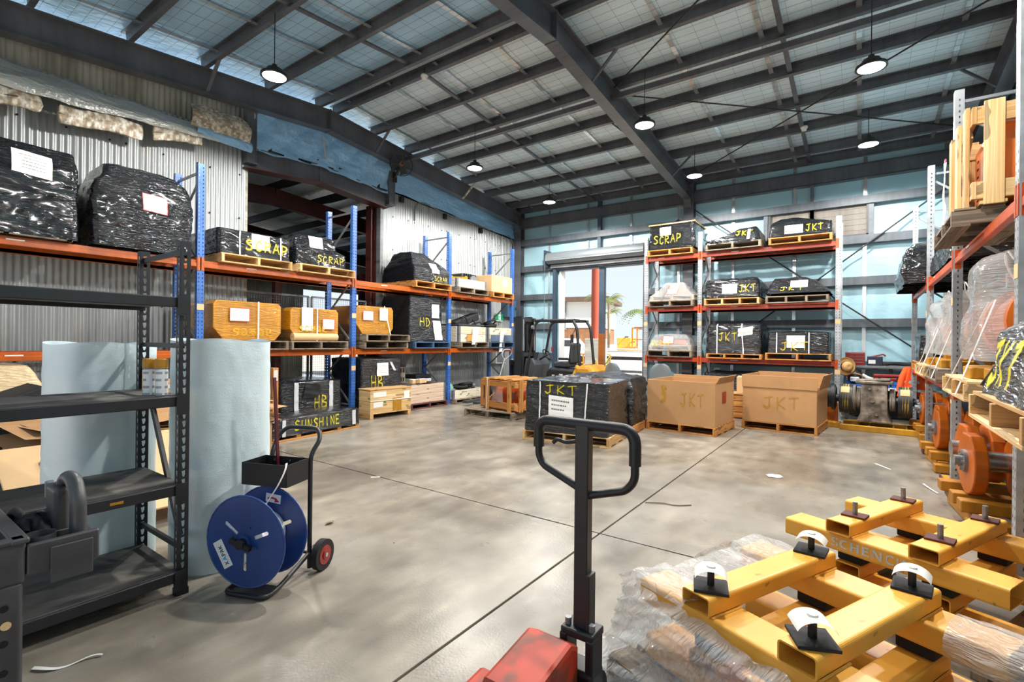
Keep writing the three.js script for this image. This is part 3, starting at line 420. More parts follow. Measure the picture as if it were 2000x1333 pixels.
// ---------------------------------------------------------------- film-wrapped loads
function wrapLoad(label, category, pos, turn, rows, { name = 'wrapped_load', group, mat = M.film, amp = 0.012, r = 0.045, s = rnd(1, 90), N = 132, Mv = 30, part = 'film', crown = 0.02, lump = 0 } = {}) {
  const t = thing(name, label, category, pos, turn, group), y0 = rows[0][0], y1 = rows[rows.length - 1][0];
  const at = (y) => { let i = 1; while (i < rows.length - 1 && rows[i][0] < y) i++; const a = rows[i - 1], b = rows[i], q = clamp((y - a[0]) / (b[0] - a[0] || 1), 0, 1); return [1, 2, 3, 4].map((k) => lerp(a[k] ?? 0, b[k] ?? 0, q)); };
  const disp = (x, y, z) => amp * (2.2 * (f3(x * 2.1 + s, y * 2.1, z * 2.1, 3) - 0.5) + 0.9 * Math.pow(1 - Math.abs(2 * f3((x + z) * 1.2 + s, y * 9 + 1.5 * (x - z), s, 2) - 1), 3) - 0.6 * Math.pow(1 - Math.abs(2 * f3((x - z) * 2.4, (y + 0.7 * x) * 5, s + 9, 2) - 1), 5));
  const ring = (hw, hd, f) => {                                       // point and normal on a rounded rectangle
    const q = Math.min(r, hw * 0.9, hd * 0.9), a = 2 * (hw - q), b = 2 * (hd - q), c = PI * q / 2, L = 2 * (a + b) + 4 * c; let e = ((f % 1) + 1) % 1 * L;
    const seg = [[a, 0], [c, 1], [b, 2], [c, 3], [a, 4], [c, 5], [b, 6], [c, 7]]; let i = 0; while (i < 7 && e > seg[i][0]) { e -= seg[i][0]; i++; }
    const T = (cx0, cz0, st) => { const w = st + (e / q); return [cx0 + q * Math.cos(w), cz0 - q * Math.sin(w), Math.cos(w), -Math.sin(w)]; };
    switch (i) { case 0: return [-a / 2 + e, hd, 0, 1]; case 1: return T(a / 2, b / 2, -PI / 2); case 2: return [hw, b / 2 - e, 1, 0]; case 3: return T(a / 2, -b / 2, 0); case 4: return [a / 2 - e, -hd, 0, -1]; case 5: return T(-a / 2, -b / 2, PI / 2); case 6: return [-hw, -b / 2 + e, -1, 0]; default: return T(-a / 2, b / 2, PI); }
  };
  const K = 7, per = 2 * (rows[0][1] + rows[0][2]) * 2;
  const g = surf(N, Mv + K, (u, v) => {
    const j = Math.round(v * (Mv + K)), y = lerp(y0, y1, Math.min(1, j / Mv)), k = Math.max(0, j - Mv) / K, [hw, hd, ox, oz] = at(y), [x, z, nx, nz] = ring(hw, hd, u), e = 1 - k, px = ox + x * e, pz = oz + z * e, d = disp(px, y, pz);
    return k === 0 ? [px + nx * d, y + (j === Mv ? -0.008 : 0), pz + nz * d] : [px + nx * d * e, y + crown * Math.sin(k * PI / 2) + (k < 1 ? 1.2 * d : 0) + lump * Math.pow(f3(px * 4, pz * 4, s, 3), 2) * Math.sin(k * PI * 0.5), pz + nz * d * e];
  }, (u, v) => [u * per, v * (y1 - y0) * (Mv + K) / Mv]);
  obj(part, g, mat, t);
  const face = (f, a, y, off = 0.006) => { const [hw, hd, ox, oz] = at(y); const [x, z, nx, nz] = f === 'front' ? [a, oz + hd, 0, 1] : f === 'right' ? [ox + hw, -a, 1, 0] : f === 'left' ? [ox - hw, a, -1, 0] : [a, oz - hd, 0, -1]; const d = disp(x, y, z) + off; return [x + nx * d, y, z + nz * d]; };
  t.decal = (nm, m, f, a0, a1, yb, yt, o = {}) => { const q = obj(nm, surf(Math.max(2, Math.ceil(Math.abs(a1 - a0) * 40)), Math.max(2, Math.ceil((yt - yb) * 36)), (u, v) => face(f, lerp(a0, a1, u) + (o.slant || 0) * v, lerp(yb, yt, v) + (o.tilt || 0) * (u - 0.5), o.off ?? 0.008)), m, t); if (o.label) q.userData.label = o.label; return t; };
  t.strapAt = (x, slant = 0, w = 0.022, m = M.strap) => { t.decal('strap', m, 'front', x, x + w, y0 + 0.005, y1 - 0.015, { slant, off: 0.011 }); return t; };
  delete t.userData.x; return t;
}
const brick = (hw, hd, h, ox = 0) => [[0, hw, hd, 0, 0], [h, hw * 0.985, hd * 0.985, 0, 0]];
const LR = PI / 2, lx = (d) => -8.14 - d;                              // loads on the left racking face the aisle (+x)

// ---------------------------------------------------------------- pallet racking
const postGeo = {};
function postG(h, w = 0.095, d = 0.075) {
  const k = h + ',' + w; if (postGeo[k]) return postGeo[k];
  const slot = (x, y) => [[x - 0.0065, y - 0.011], [x + 0.0065, y - 0.011], [x + 0.0065, y + 0.009], [x, y + 0.013], [x - 0.0065, y + 0.009]], cols = (xs, w2) => { const H = []; for (let y = 0.12; y < h - 0.05; y += 0.06) for (const x of xs) H.push(slot(x, y)); return H; };
  const rect = (a) => [[-a / 2, 0], [a / 2, 0], [a / 2, h], [-a / 2, h]];
  return postGeo[k] = merge([ext(rect(w), 0.003, 0, cols([-0.027, 0.027]), 0, 0, 0), ext(rect(d), 0.003, 0, cols([0]), -w / 2, 0, -d / 2, 0, PI / 2), ext(rect(d), 0.003, 0, cols([0]), w / 2, 0, -d / 2, 0, PI / 2), box(0.02, h, 0.003, -w / 2 + 0.01, h / 2, -d), box(0.02, h, 0.003, w / 2 - 0.01, h / 2, -d)]);
}
function rack(name, label, pos, turn, xs, depth, H, levels, { post, beam, plate, brace = M.galv, tagged = true, skip = [] }) {
  const t = thing(name, label, 'pallet rack', pos, turn), base = box(0.13, 0.006, 0.11);
  xs.forEach((x, i) => {
    const h = Array.isArray(H) ? H[i] : H;
    for (const z of [0, -depth + 0.075]) { const p = put('post', postG(h), post, t, [x, 0, z]); put('foot_plate', base, post, p, [0, 0.004, -0.035]); }
    const zz = [-0.08, -depth + 0.08]; obj('brace', [bar([x, 0.25, zz[0]], [x, 0.25, zz[1]], 0.03, 0.03)], brace, t); obj('brace', bar([x, h - 0.12, zz[0]], [x, h - 0.12, zz[1]], 0.03, 0.03), brace, t);
    const n = Math.floor((h - 0.4) / 0.62); for (let k = 0; k < n; k++) obj('brace', bar([x, 0.25 + k * 0.62, zz[k % 2]], [x, 0.87 + k * 0.62, zz[1 - k % 2]], 0.025, 0.03), brace, t);
    if (tagged) { obj('row_tag', box(0.096, 0.09, 0.002, x, 2.02, 0.003), M.cardLight, t); obj('row_tag', box(0.096, 0.09, 0.002, x, 0.98, 0.003), M.cardLight, t); }
  });
  for (let i = 0; i < xs.length - 1; i++) for (const y of levels) for (const [z, f] of [[-0.035, 1], [-depth + 0.035, -1]]) {
    if (skip.some(([a, b, c]) => a === i && b === y && c === f)) continue;
    const a = xs[i] + 0.05, b = xs[i + 1] - 0.05, L = b - a, m = (a + b) / 2, q = obj('beam', [rbox(L, 0.105, 0.03, 0.006, m, y - 0.055, z - 0.01 * f), rbox(L, 0.06, 0.05, 0.006, m, y - 0.078, z)], beam, t);
    for (const e of [a - 0.03, b + 0.03]) obj('end_plate', [box(0.006, 0.2, 0.05, e + (e < m ? 0.03 : -0.03), y - 0.06, z), box(0.055, 0.2, 0.006, e, y - 0.06, z + 0.038 * f)], plate || beam, q);
    if (f > 0) obj('load_tag', box(0.16, 0.035, 0.002, a + L * 0.27, y - 0.05, z + 0.016), M.paper, q);
  }
  return t;
}
// left racking: four bays along the corrugated wall (posts every 2.78 m)
rack('pallet_rack', 'blue and orange pallet racking along the corrugated wall', [-8.2, 0, -0.56], LR, [0, 2.78, 5.56, 8.34, 11.0], 0.9, 4.2, [2.735, 1.355], { post: M.bluePost, beam: M.orangeBeam });
const TY = 2.74, MY = 1.36, PH = 0.15;
// --- top level
wrapLoad('tall black wrapped load with white sheet, highest on the blue racking', 'load', [-8.7, TY + 0.02, -1.28], LR, [[0, 0.62, 0.56, 0, 0], [0.9, 0.62, 0.55, 0, 0], [1.12, 0.6, 0.5, -0.02, -0.03]], { amp: 0.016 }).decal('sheet', M.sheet, 'front', 0.0, 0.36, 0.72, 1.0, { tilt: -0.03 });
wrapLoad('black wrapped load with red-edged sheet, hunched top, on orange beam by blue post', 'load', [-8.7, TY + 0.02, -2.62], LR, [[0, 0.56, 0.55, 0, 0], [0.35, 0.58, 0.56, 0, 0], [0.62, 0.6, 0.55, 0, 0], [0.86, 0.57, 0.5, 0.02, 0], [1.0, 0.5, 0.46, 0.06, -0.02], [1.14, 0.42, 0.4, 0.0, -0.04]], { amp: 0.022, lump: 0.1 }).decal('sheet', M.sheetRed, 'front', -0.04, 0.26, 0.55, 0.8, { tilt: -0.02 });
pallet([-8.7, TY, -1.24], LR, M.greyWood, 'grey pallet under the tall black load with white sheet', { h: 0.02, top: 5, group: undefined });
pallet([lx(0.55), TY, -4.18], LR, M.pine, 'pale pallet under long low black load marked SCRAP'); pallet([lx(0.5), TY, -5.46], LR, M.pine, 'pale pallet under humped black load marked SCRAP');
wrapLoad('long low black wrapped load sprayed SCRAP with two white straps', 'load', [-8.72, TY + PH, -4.16], LR, [[0, 0.6, 0.56], [0.4, 0.59, 0.55]], {}).strapAt(-0.28).strapAt(0.4).decal('sheet', M.sheet, 'front', -0.08, 0.22, 0.13, 0.38).decal('lettering', spray('SCRAP'), 'front', -0.2, 0.58, 0.06, 0.3, { off: 0.013 });
wrapLoad('humped black wrapped load sprayed SCRAP beside blue post', 'load', [-8.72, TY + PH, -5.4], LR, [[0, 0.52, 0.52], [0.28, 0.52, 0.52], [0.36, 0.44, 0.44, -0.06], [0.58, 0.4, 0.4, -0.06]], { amp: 0.02, lump: 0.1 }).decal('sheet', M.sheet, 'front', -0.22, 0.06, 0.34, 0.56).decal('lettering', spray('SCRAP', 0xd9c21a, 12), 'front', -0.14, 0.5, 0.06, 0.24, { off: 0.013 });
pallet([lx(0.52), TY, -8.24], LR, M.orangeWood, 'brown pallet under domed black load marked SCRAP');
wrapLoad('domed black wrapped load sprayed SCRAP above the tall HD load', 'load', [-8.68, TY + PH, -8.24], LR, [[0, 0.58, 0.56], [0.3, 0.57, 0.54], [0.42, 0.5, 0.44, -0.04], [0.62, 0.26, 0.34, -0.22], [0.68, 0.22, 0.3, -0.24]], { amp: 0.016, lump: 0.05, mat: M.filmMatt }).decal('sheet', M.sheet, 'front', -0.04, 0.2, 0.22, 0.46).decal('lettering', spray('SCRAP', 0xd9c21a, 10), 'front', 0.0, 0.5, 0.02, 0.18, { off: 0.012 });
// timber collar box with yellow and black parts, and a carton
function collarBox(pos, turn, label, woods, { w = 1.17, d = 1.0, h = 0.22, rows = 1, group = 'timber collar boxes' } = {}) {
  const t = thing('collar_box', label, 'timber box', pos, turn, group), hb = h / rows;
  const a = rbox(w, hb - 0.006, 0.024, 0.004, 0, 0, 0, 0, 0, 0, 1), b = rbox(0.024, hb - 0.006, d - 0.05, 0.004, 0, 0, 0, 0, 0, 0, 1), W = () => woods[Math.floor(rnd(0, woods.length))];
  for (let k = 0; k < rows; k++) { for (const z of [-1, 1]) put('plank', a, W(), t, [0, hb * (k + 0.5), z * (d / 2 - 0.012)]); for (const x of [-1, 1]) put('plank', b, W(), t, [x * (w / 2 - 0.012), hb * (k + 0.5), 0]); }
  for (const x of [-1, 1]) for (const z of [-1, 1]) obj('corner_bracket', [box(0.06, h, 0.004, x * (w / 2 - 0.03), h / 2, z * (d / 2 + 0.001)), box(0.004, h, 0.06, x * (w / 2 + 0.001), h / 2, z * (d / 2 - 0.03))], M.galv, t);
  obj('bottom_panel', box(w - 0.05, 0.012, d - 0.05, 0, 0.012, 0), M.blackMat, t); return t;
}
pallet([lx(0.53), TY, -9.7], LR, M.greyWood, 'grey pallet under low collar box with yellow brackets'); collarBox([lx(0.53), TY + PH, -9.7], LR, 'low pale collar box holding yellow brackets on top beam', M.paleWood, { h: 0.22 });
{
  const y = thing('yellow_bracket', 'folded yellow steel bracket in the low collar box', 'bracket', [-8.5, TY + PH + 0.03, -9.4], LR); obj('plate', [box(0.6, 0.03, 0.3, 0, 0.24, 0, 0, 0, 0.1), box(0.2, 0.2, 0.03, 0.18, 0.16, 0.16), box(0.05, 0.26, 0.26, -0.24, 0.13, 0)], M.yellowOld, y); obj('lug', [cz(0.05, 0.04, 0.32, 0.26, 0.1)], M.yellowOld, y);
  const b = thing('motor_case', 'black ribbed machine case in the low collar box', 'machine part', [-8.72, TY + PH + 0.03, -10.0], LR); obj('body', rbox(0.62, 0.4, 0.42, 0.05, 0, 0.2, 0), M.blackPaint, b); obj('rib', Array.from({ length: 6 }, (_, i) => box(0.02, 0.36, 0.46, -0.22 + i * 0.09, 0.22, 0)), M.black, b); obj('flange', cz(0.13, 0.06, 0.12, 0.24, 0.23), M.grey, b);
}
pallet([lx(0.55), TY, -11.0], LR, M.orangeWood, 'brown pallet under the carton on the top beam', { w: 0.98 });
function carton(pos, turn, label, w, h, d, m, { open = false, name = 'carton', group } = {}) {
  const t = thing(name, label, 'box', pos, turn, group), th = 0.012;
  if (!open) { obj('walls', rbox(w, h, d, 0.012, 0, h / 2, 0), m, t); obj('flap_seam', box(w * 0.99, 0.003, 0.012, 0, h + 0.001, 0), M.cardLight, t); }
  else {
    for (const z of [-1, 1]) put('wall_panel', rbox(w, h, th, 0.004, 0, h / 2, 0), m, t, [0, 0, z * (d / 2 - th / 2)]); for (const x of [-1, 1]) put('wall_panel', rbox(th, h, d - 0.02, 0.004, 0, h / 2, 0), m, t, [x * (w / 2 - th / 2), 0, 0]);
    obj('base_panel', box(w - 0.02, th, d - 0.02, 0, th / 2, 0), m, t);
  }
  return t;
}
{ const c = carton([lx(0.53), TY + PH, -11.0], LR, 'closed pale carton with white sheet at end of top beam', 0.96, 0.46, 1.0, M.cardLight); put('sheet', box(0.2, 0.2, 0.002), M.paper, c, [0.12, 0.27, 0.502], [0, 0, -0.04]); put('tape', box(0.05, 0.46, 0.002), M.cardLight, c, [-0.46, 0.23, 0.502]); }
// --- middle level: three yellow crates under clear film, one tall black load, collar boxes
function yellowCrate(z, label, w, h, d, extra) {
  const t = thing('yellow_crate', label, 'crate', [-8.72, MY + PH, z], LR, 'yellow machine crates under clear film'), c = 0.16, P = [[-w / 2 + c, 0], [w / 2 - c * 0.7, 0], [w / 2, c * 0.8], [w / 2, h - 0.06], [w / 2 - 0.05, h], [-w / 2 + 0.05, h], [-w / 2, h - 0.06], [-w / 2, c * 1.3]];
  obj('body', ext(P, d, 0.012), M.yellowCrate, t);
  const hw = w / 2 + 0.012, hd = d / 2 + 0.014; obj('clear_film', surf(110, 22, (u, v) => { const a = u * 2 * PI, k = 1 / Math.pow(Math.pow(Math.abs(Math.cos(a)), 10) + Math.pow(Math.abs(Math.sin(a)), 10), 0.1), y = v * (h + 0.01), in_ = y < c ? (c - y) * 0.35 : 0, n = 0.02 * (f3(a * 3 + z, y * 8, z, 3) - 0.3); return [(hw - in_ + n) * k * Math.cos(a), y, (hd + n * 0.8) * k * Math.sin(a)]; }, (u, v) => [u * 4, v * h]), M.clearThin, t);
  extra(t, d / 2 + 0.03, w, h);
}
const flat = (n, m, t, w, h, x, y, z, r = 0) => put(n, new THREE.BoxGeometry(w, h, 0.003), m, t, [x, y, z], [0, 0, r]);
pallet([lx(0.54), MY, -4.12], LR, M.greyWood, 'grey pallet under the widest yellow crate'); yellowCrate(-4.08, 'widest yellow crate under clear film with one white strap', 1.1, 0.64, 1.0, (t, z) => { flat('sheet', M.sheetRed, t, 0.32, 0.22, -0.16, 0.42, z); flat('strap', M.strap, t, 0.022, 0.66, 0.14, 0.32, z + 0.004); flat('lettering', spray('SCRAP', 0xe8b820, 12, 0.2), t, 0.7, 0.16, 0.05, 0.14, z); });
pallet([lx(0.54), MY, -5.34], LR, M.greyWood, 'grey pallet under yellow crate with silver tape'); yellowCrate(-5.3, 'yellow crate under clear film with silver tape and cream roll below', 0.98, 0.6, 0.96, (t, z) => { flat('tape_band', M.tapeBand, t, 0.22, 0.42, -0.18, 0.4, z); flat('sheet', M.sheetRed, t, 0.26, 0.2, 0.26, 0.32, z + 0.002); flat('strap', M.strap, t, 0.02, 0.62, 0.02, 0.3, z + 0.004); flat('lettering', spray('SCRAP', 0xe8c020, 12, 0.4), t, 0.6, 0.14, -0.06, 0.22, z + 0.003); });
{ const c = thing('paper_roll', 'cream paper roll below yellow crate with silver tape', 'roll', [-8.24, MY + PH + 0.075, -5.3], LR); obj('roll', cx(0.07, 0.9, 0, 0, 0, 24), M.cardLight, c); obj('core', cx(0.02, 0.91, 0, 0, 0, 12), M.card, c); }
pallet([lx(0.56), MY, -6.9], LR, M.greyWood, 'lower of two stacked pallets under smallest yellow crate'); pallet([lx(0.53), MY + PH, -6.92], LR, M.greyWood, 'upper of two stacked pallets under smallest yellow crate');
yellowCrate(-6.7, 'smallest yellow crate, on two stacked pallets, with slanting white strap', 0.96, 0.58, 0.9, (t, z) => { flat('sheet', M.sheetRed, t, 0.26, 0.2, -0.2, 0.38, z); flat('tape_band', M.tapeBand, t, 0.22, 0.26, 0.2, 0.42, z); flat('strap', M.strap, t, 0.022, 0.66, 0.3, 0.28, z + 0.006, 0.28); flat('lettering', spray('JKT', 0xc7a012, 12, 0.35), t, 0.3, 0.14, 0.2, 0.2, z + 0.003); });
scene.children[scene.children.length - 1].position.y += PH;
pallet([lx(0.52), MY, -8.23], LR, M.bluePaint, 'blue pallet under the tall HD load');
wrapLoad('tall black wrapped load sprayed HD on blue pallet', 'load', [-8.7, MY + PH, -8.12], LR, [[0, 0.55, 0.52], [0.5, 0.52, 0.5], [1.05, 0.48, 0.48]], { amp: 0.016, mat: M.filmMatt }).decal('lettering', spray('HD', 0xd6c400, 10, 0.7), 'front', -0.26, 0.16, 0.32, 0.6).decal('sheet', M.sheet, 'front', 0.16, 0.4, 0.56, 0.88).decal('tape_band', M.tapeBand, 'front', 0.24, 0.5, 0.04, 0.5, { slant: -0.05 });
for (const [z, l, l2] of [[-9.76, 'weathered collar box with ochre stain beside the blue post', 'dark pallet under collar box with ochre stain'], [-10.93, 'weathered collar box with blue stain, farthest along the middle beam', 'blue pallet under collar box with blue stain']]) {
  pallet([lx(0.52), MY, z], LR, z < -10 ? M.bluePaint : M.greyWood, l2, { w: 1.12 }); collarBox([lx(0.52), MY + PH, z], LR, l, M.paleWood, { w: 1.12, h: 0.4, rows: 2 });
  const p = thing('hanging_sheet', z < -10 ? 'white paper sheet hanging over the collar box with blue stain' : 'white paper sheet hanging over the collar box with ochre stain', 'paper', [-8.12, MY + PH - (z < -10 ? 0.26 : 0.06), z], LR); obj('sheet', surf(10, 16, (u, v) => [(u - 0.5) * 0.26 + 0.05 * v, v * (z < -10 ? 0.56 : 0.44), 0.03 * Math.sin(u * 5) * (1 - v) + 0.012]), M.paper, p);
}
flat('stain', std({ color: 0xb98a45, roughness: 0.9 }), (() => { const t = thing('plywood_offcut', 'ochre plywood offcut leaning on the weathered collar box', 'board', [-8.115, MY + PH + 0.11, -9.62], LR); return t; })(), 0.3, 0.17, 0, 0, 0);
{ const t = thing('blue_board', 'blue painted board leaning on the end collar box', 'board', [-8.115, MY + PH + 0.11, -10.93], LR); obj('board', box(0.95, 0.18, 0.01), paint(0x6f86a6, 0.8), t); }
{ const t = thing('rubber_beam', 'long black padded beam lying across a collar box', 'machine part', [-8.5, MY + PH + 0.44, -9.75], LR); obj('pad', rbox(0.95, 0.2, 0.3, 0.05, 0.02, 0.12, 0, 0, 0, 0.3), M.blackMat, t); obj('hose', [curve([[-0.4, 0.05, 0.25], [-0.3, 0.2, 0.3], [-0.15, 0.05, 0.3], [0.0, 0.16, 0.28], [0.15, 0.02, 0.3]], 0.018), curve([[0.1, 0.02, 0.2], [0.3, 0.08, 0.3], [0.5, 0.0, 0.25]], 0.022)], M.rubber, t); obj('tray', box(1.0, 0.04, 0.6, 0, -0.0, 0), M.darkGrey, t); }
{ const t = thing('cable_coil', 'dark coil of cable on the end collar box', 'cable', [-8.6, MY + PH + 0.41, -10.95], LR); obj('coil', [tor(0.2, 0.03, 0, 0.04, 0, PI / 2), tor(0.16, 0.03, 0.04, 0.09, 0.03, PI / 2 + 0.1), tor(0.2, 0.02, 0, 0.12, 0, PI / 2 - 0.4)], M.rubber, t); }
// --- floor level under the left racking
wrapLoad('black wrapped crate sprayed HB with silver straps, under the yellow crates', 'load', [-8.7, 0.12, -5.2], LR, brick(0.62, 0.56, 0.66), { amp: 0.012 }).decal('strap', M.tapeBand, 'front', -0.36, -0.28, 0.0, 0.65).decal('strap', M.tapeBand, 'front', 0.34, 0.42, 0.0, 0.65).decal('lettering', spray('HB', 0xc9b61a, 13, 0.5), 'front', 0.0, 0.34, 0.1, 0.44).decal('torn_film', M.black, 'front', -0.2, 0.1, 0.36, 0.6, { off: 0.02, slant: 0.05 });
pallet([-8.7, 0, -5.2], LR, M.greyWood, 'grey pallet under black crate marked HB with silver straps', { h: 0.12 });
wrapLoad('long flat black wrapped bundle sprayed SUNSHINE on the floor', 'load', [-7.42, 0.07, -4.66], LR + 0.12, brick(0.86, 0.3, 0.27), { amp: 0.01, Mv: 16 }).decal('lettering', spray('SUNSHINE', 0xc9c01c, 16, 0.5), 'front', -0.5, 0.42, 0.03, 0.24).decal('tape_band', M.tapeBand, 'front', -0.7, -0.64, 0.0, 0.25).decal('tape_band', M.tapeBand, 'front', 0.66, 0.74, 0.0, 0.25);
{ const t = thing('timber_skid', 'low timber skid under the SUNSHINE bundle', 'skid', [-7.42, 0, -4.66], LR + 0.12); for (const z of [-0.24, 0.27]) put('runner', rbox(1.72, 0.025, 0.06, 0.004), M.orangeWood[0], t, [0, 0.0125, z]); for (let i = 0; i < 5; i++) put('block', rbox(0.08, 0.045, 0.58, 0.004), M.orangeWood[1], t, [-0.8 + i * 0.4, 0.047, 0]); }
{ const t = thing('timber_board', 'upright timber board with red and white card beside black crate', 'board', [-8.25, 0, -4.48], LR); obj('board', rbox(0.1, 1.05, 0.3, 0.006, 0, 0.525, 0), M.orangeWood[0], t); flat('card', M.sheetRed, t, 0.07, 0.2, 0.0, 0.92, 0.152); }
wrapLoad('tall black wrapped load sprayed HB with white sheet, behind small timber crate', 'load', [-8.62, 0.1, -6.76], LR, brick(0.52, 0.52, 1.06), { amp: 0.012 }).decal('sheet', M.sheet, 'front', -0.14, 0.16, 0.7, 0.97).decal('lettering', spray('HB', 0xc9b61a, 10, 0.7), 'front', -0.32, 0.06, 0.36, 0.78).decal('tape_band', M.tapeBand, 'front', 0.3, 0.36, 0.8, 0.98, { slant: -0.1 });
pallet([-8.62, 0, -6.76], LR, M.orangeWood, 'brown pallet under tall black load with white sheet', { h: 0.1, w: 1.05 });
{ // small timber crate in front of it
  const t = thing('timber_crate', 'small pale timber crate with white papers and yellow patch on the floor', 'crate', [-7.87, 0, -6.66], LR - 0.06, undefined);
  obj('body', [rbox(1.0, 0.24, 0.38, 0.008, 0, 0.21, 0)], M.pine[0], t); obj('body', rbox(1.0, 0.22, 0.38, 0.008, 0, 0.445, 0), M.pine[2], t); obj('lid', rbox(1.02, 0.024, 0.4, 0.006, 0, 0.567, 0), M.pine[1], t);
  for (const x of [-0.46, 0.46]) put('skid', rbox(0.08, 0.09, 0.38, 0.005), M.pine[1], t, [x, 0.045, 0]);
  for (const [w, h, x, y] of [[0.3, 0.1, -0.28, 0.47], [0.22, 0.1, -0.32, 0.27], [0.14, 0.16, 0.38, 0.42]]) flat('paper', M.paper, t, w, h, x, y, 0.193, 0.03); flat('yellow_patch', paint(0xc98e12, 0.6), t, 0.22, 0.26, 0.14, 0.25, 0.192); flat('green_dot', paint(0x4f9a3c, 0.6), t, 0.05, 0.05, -0.16, 0.32, 0.1935); flat('strap', M.strap, t, 1.0, 0.016, 0, 0.35, 0.1945);
}
pallet([-8.62, 0, -8.1], LR, M.redWood, 'dark red pallet under long collar box by the far post', { h: 0.12 }); collarBox([-8.62, 0.12, -8.1], LR, 'long two-plank collar box of pink-tinged timber on dark red pallet', [wood(0xb59a83, 0xd8c2ac, 601), wood(0xc4b8a8, 0xdfd6c8, 613)], { h: 0.42, rows: 2 });
{ const t = thing('perforated_block', 'grey perforated machine block standing on the long collar box', 'machine part', [-8.6, 0.56, -7.6], LR); obj('body', rbox(0.26, 0.38, 0.26, 0.01, 0, 0.19, 0), M.castGrey, t); obj('slot', [-0.07, 0, 0.07].flatMap((x) => [0.09, 0.3].map((y) => box(0.03, 0.1, 0.02, x, y, 0.125))), M.dark, t); obj('cap', rbox(0.28, 0.05, 0.28, 0.01, 0, 0.4, 0), M.black, t);
  const c = thing('grey_case', 'low black and grey case on the long collar box', 'case', [-8.6, 0.56, -8.25], LR); obj('lower_shell', rbox(0.5, 0.08, 0.4, 0.02, 0, 0.04, 0), M.white, c); obj('upper_shell', rbox(0.5, 0.1, 0.4, 0.02, 0, 0.13, 0), M.blackPaint, c); for (const [x, z, i] of [[-8.3, -7.78, 0], [-8.24, -7.94, 1], [-8.28, -8.1, 2]]) { const k = thing('small_carton', ['small white carton nearest the perforated block', 'small white carton between its two neighbours', 'small white carton nearest the low grey case'][i], 'box', [x, 0.56, z], LR + rnd(-0.3, 0.3), 'small cartons on the long collar box'); obj('box', rbox(0.12, 0.09, 0.12, 0.006, 0, 0.045, 0), M.cardLight, k); obj('lid', box(0.122, 0.01, 0.122, 0, 0.092, 0), M.paper, k); } }
pallet([-8.62, 0, -9.55], LR, M.greyWood, 'grey pallet under low pale box at floor level', { h: 0.1 }); collarBox([-8.62, 0.1, -9.55], LR, 'low pale steel-cornered box at floor level beyond the end post', M.paleWood, { h: 0.22 });
{ const t = thing('green_bag', 'pale green bag slumped in the low floor box', 'bag', [-8.5, 0.14, -9.15], LR); obj('bag', sph(0.17, 0, 0.16, 0).scale(1.1, 1.1, 0.9), std({ color: 0x7fa79b, roughness: 0.7, bumpMap: crinkle, bumpScale: 0.05 }), t); obj('neck', cyl(0.03, 0.08, 0.1, 0, 0.38, 0), std({ color: 0x7fa79b, roughness: 0.7 }), t);
  const m = thing('hose_bundle', 'black hose bundle in the low floor box', 'hose', [-8.5, 0.16, -9.75], LR); obj('hose', [tor(0.2, 0.045, 0, 0.16, 0, PI / 2 + 0.2), tor(0.16, 0.045, 0.1, 0.24, 0, PI / 2 - 0.2), tor(0.2, 0.04, -0.2, 0.2, 0.05, PI / 2)], M.rubber, m); obj('fitting', [cx(0.05, 0.12, 0.3, 0.2, 0.1)], M.galv, m); }
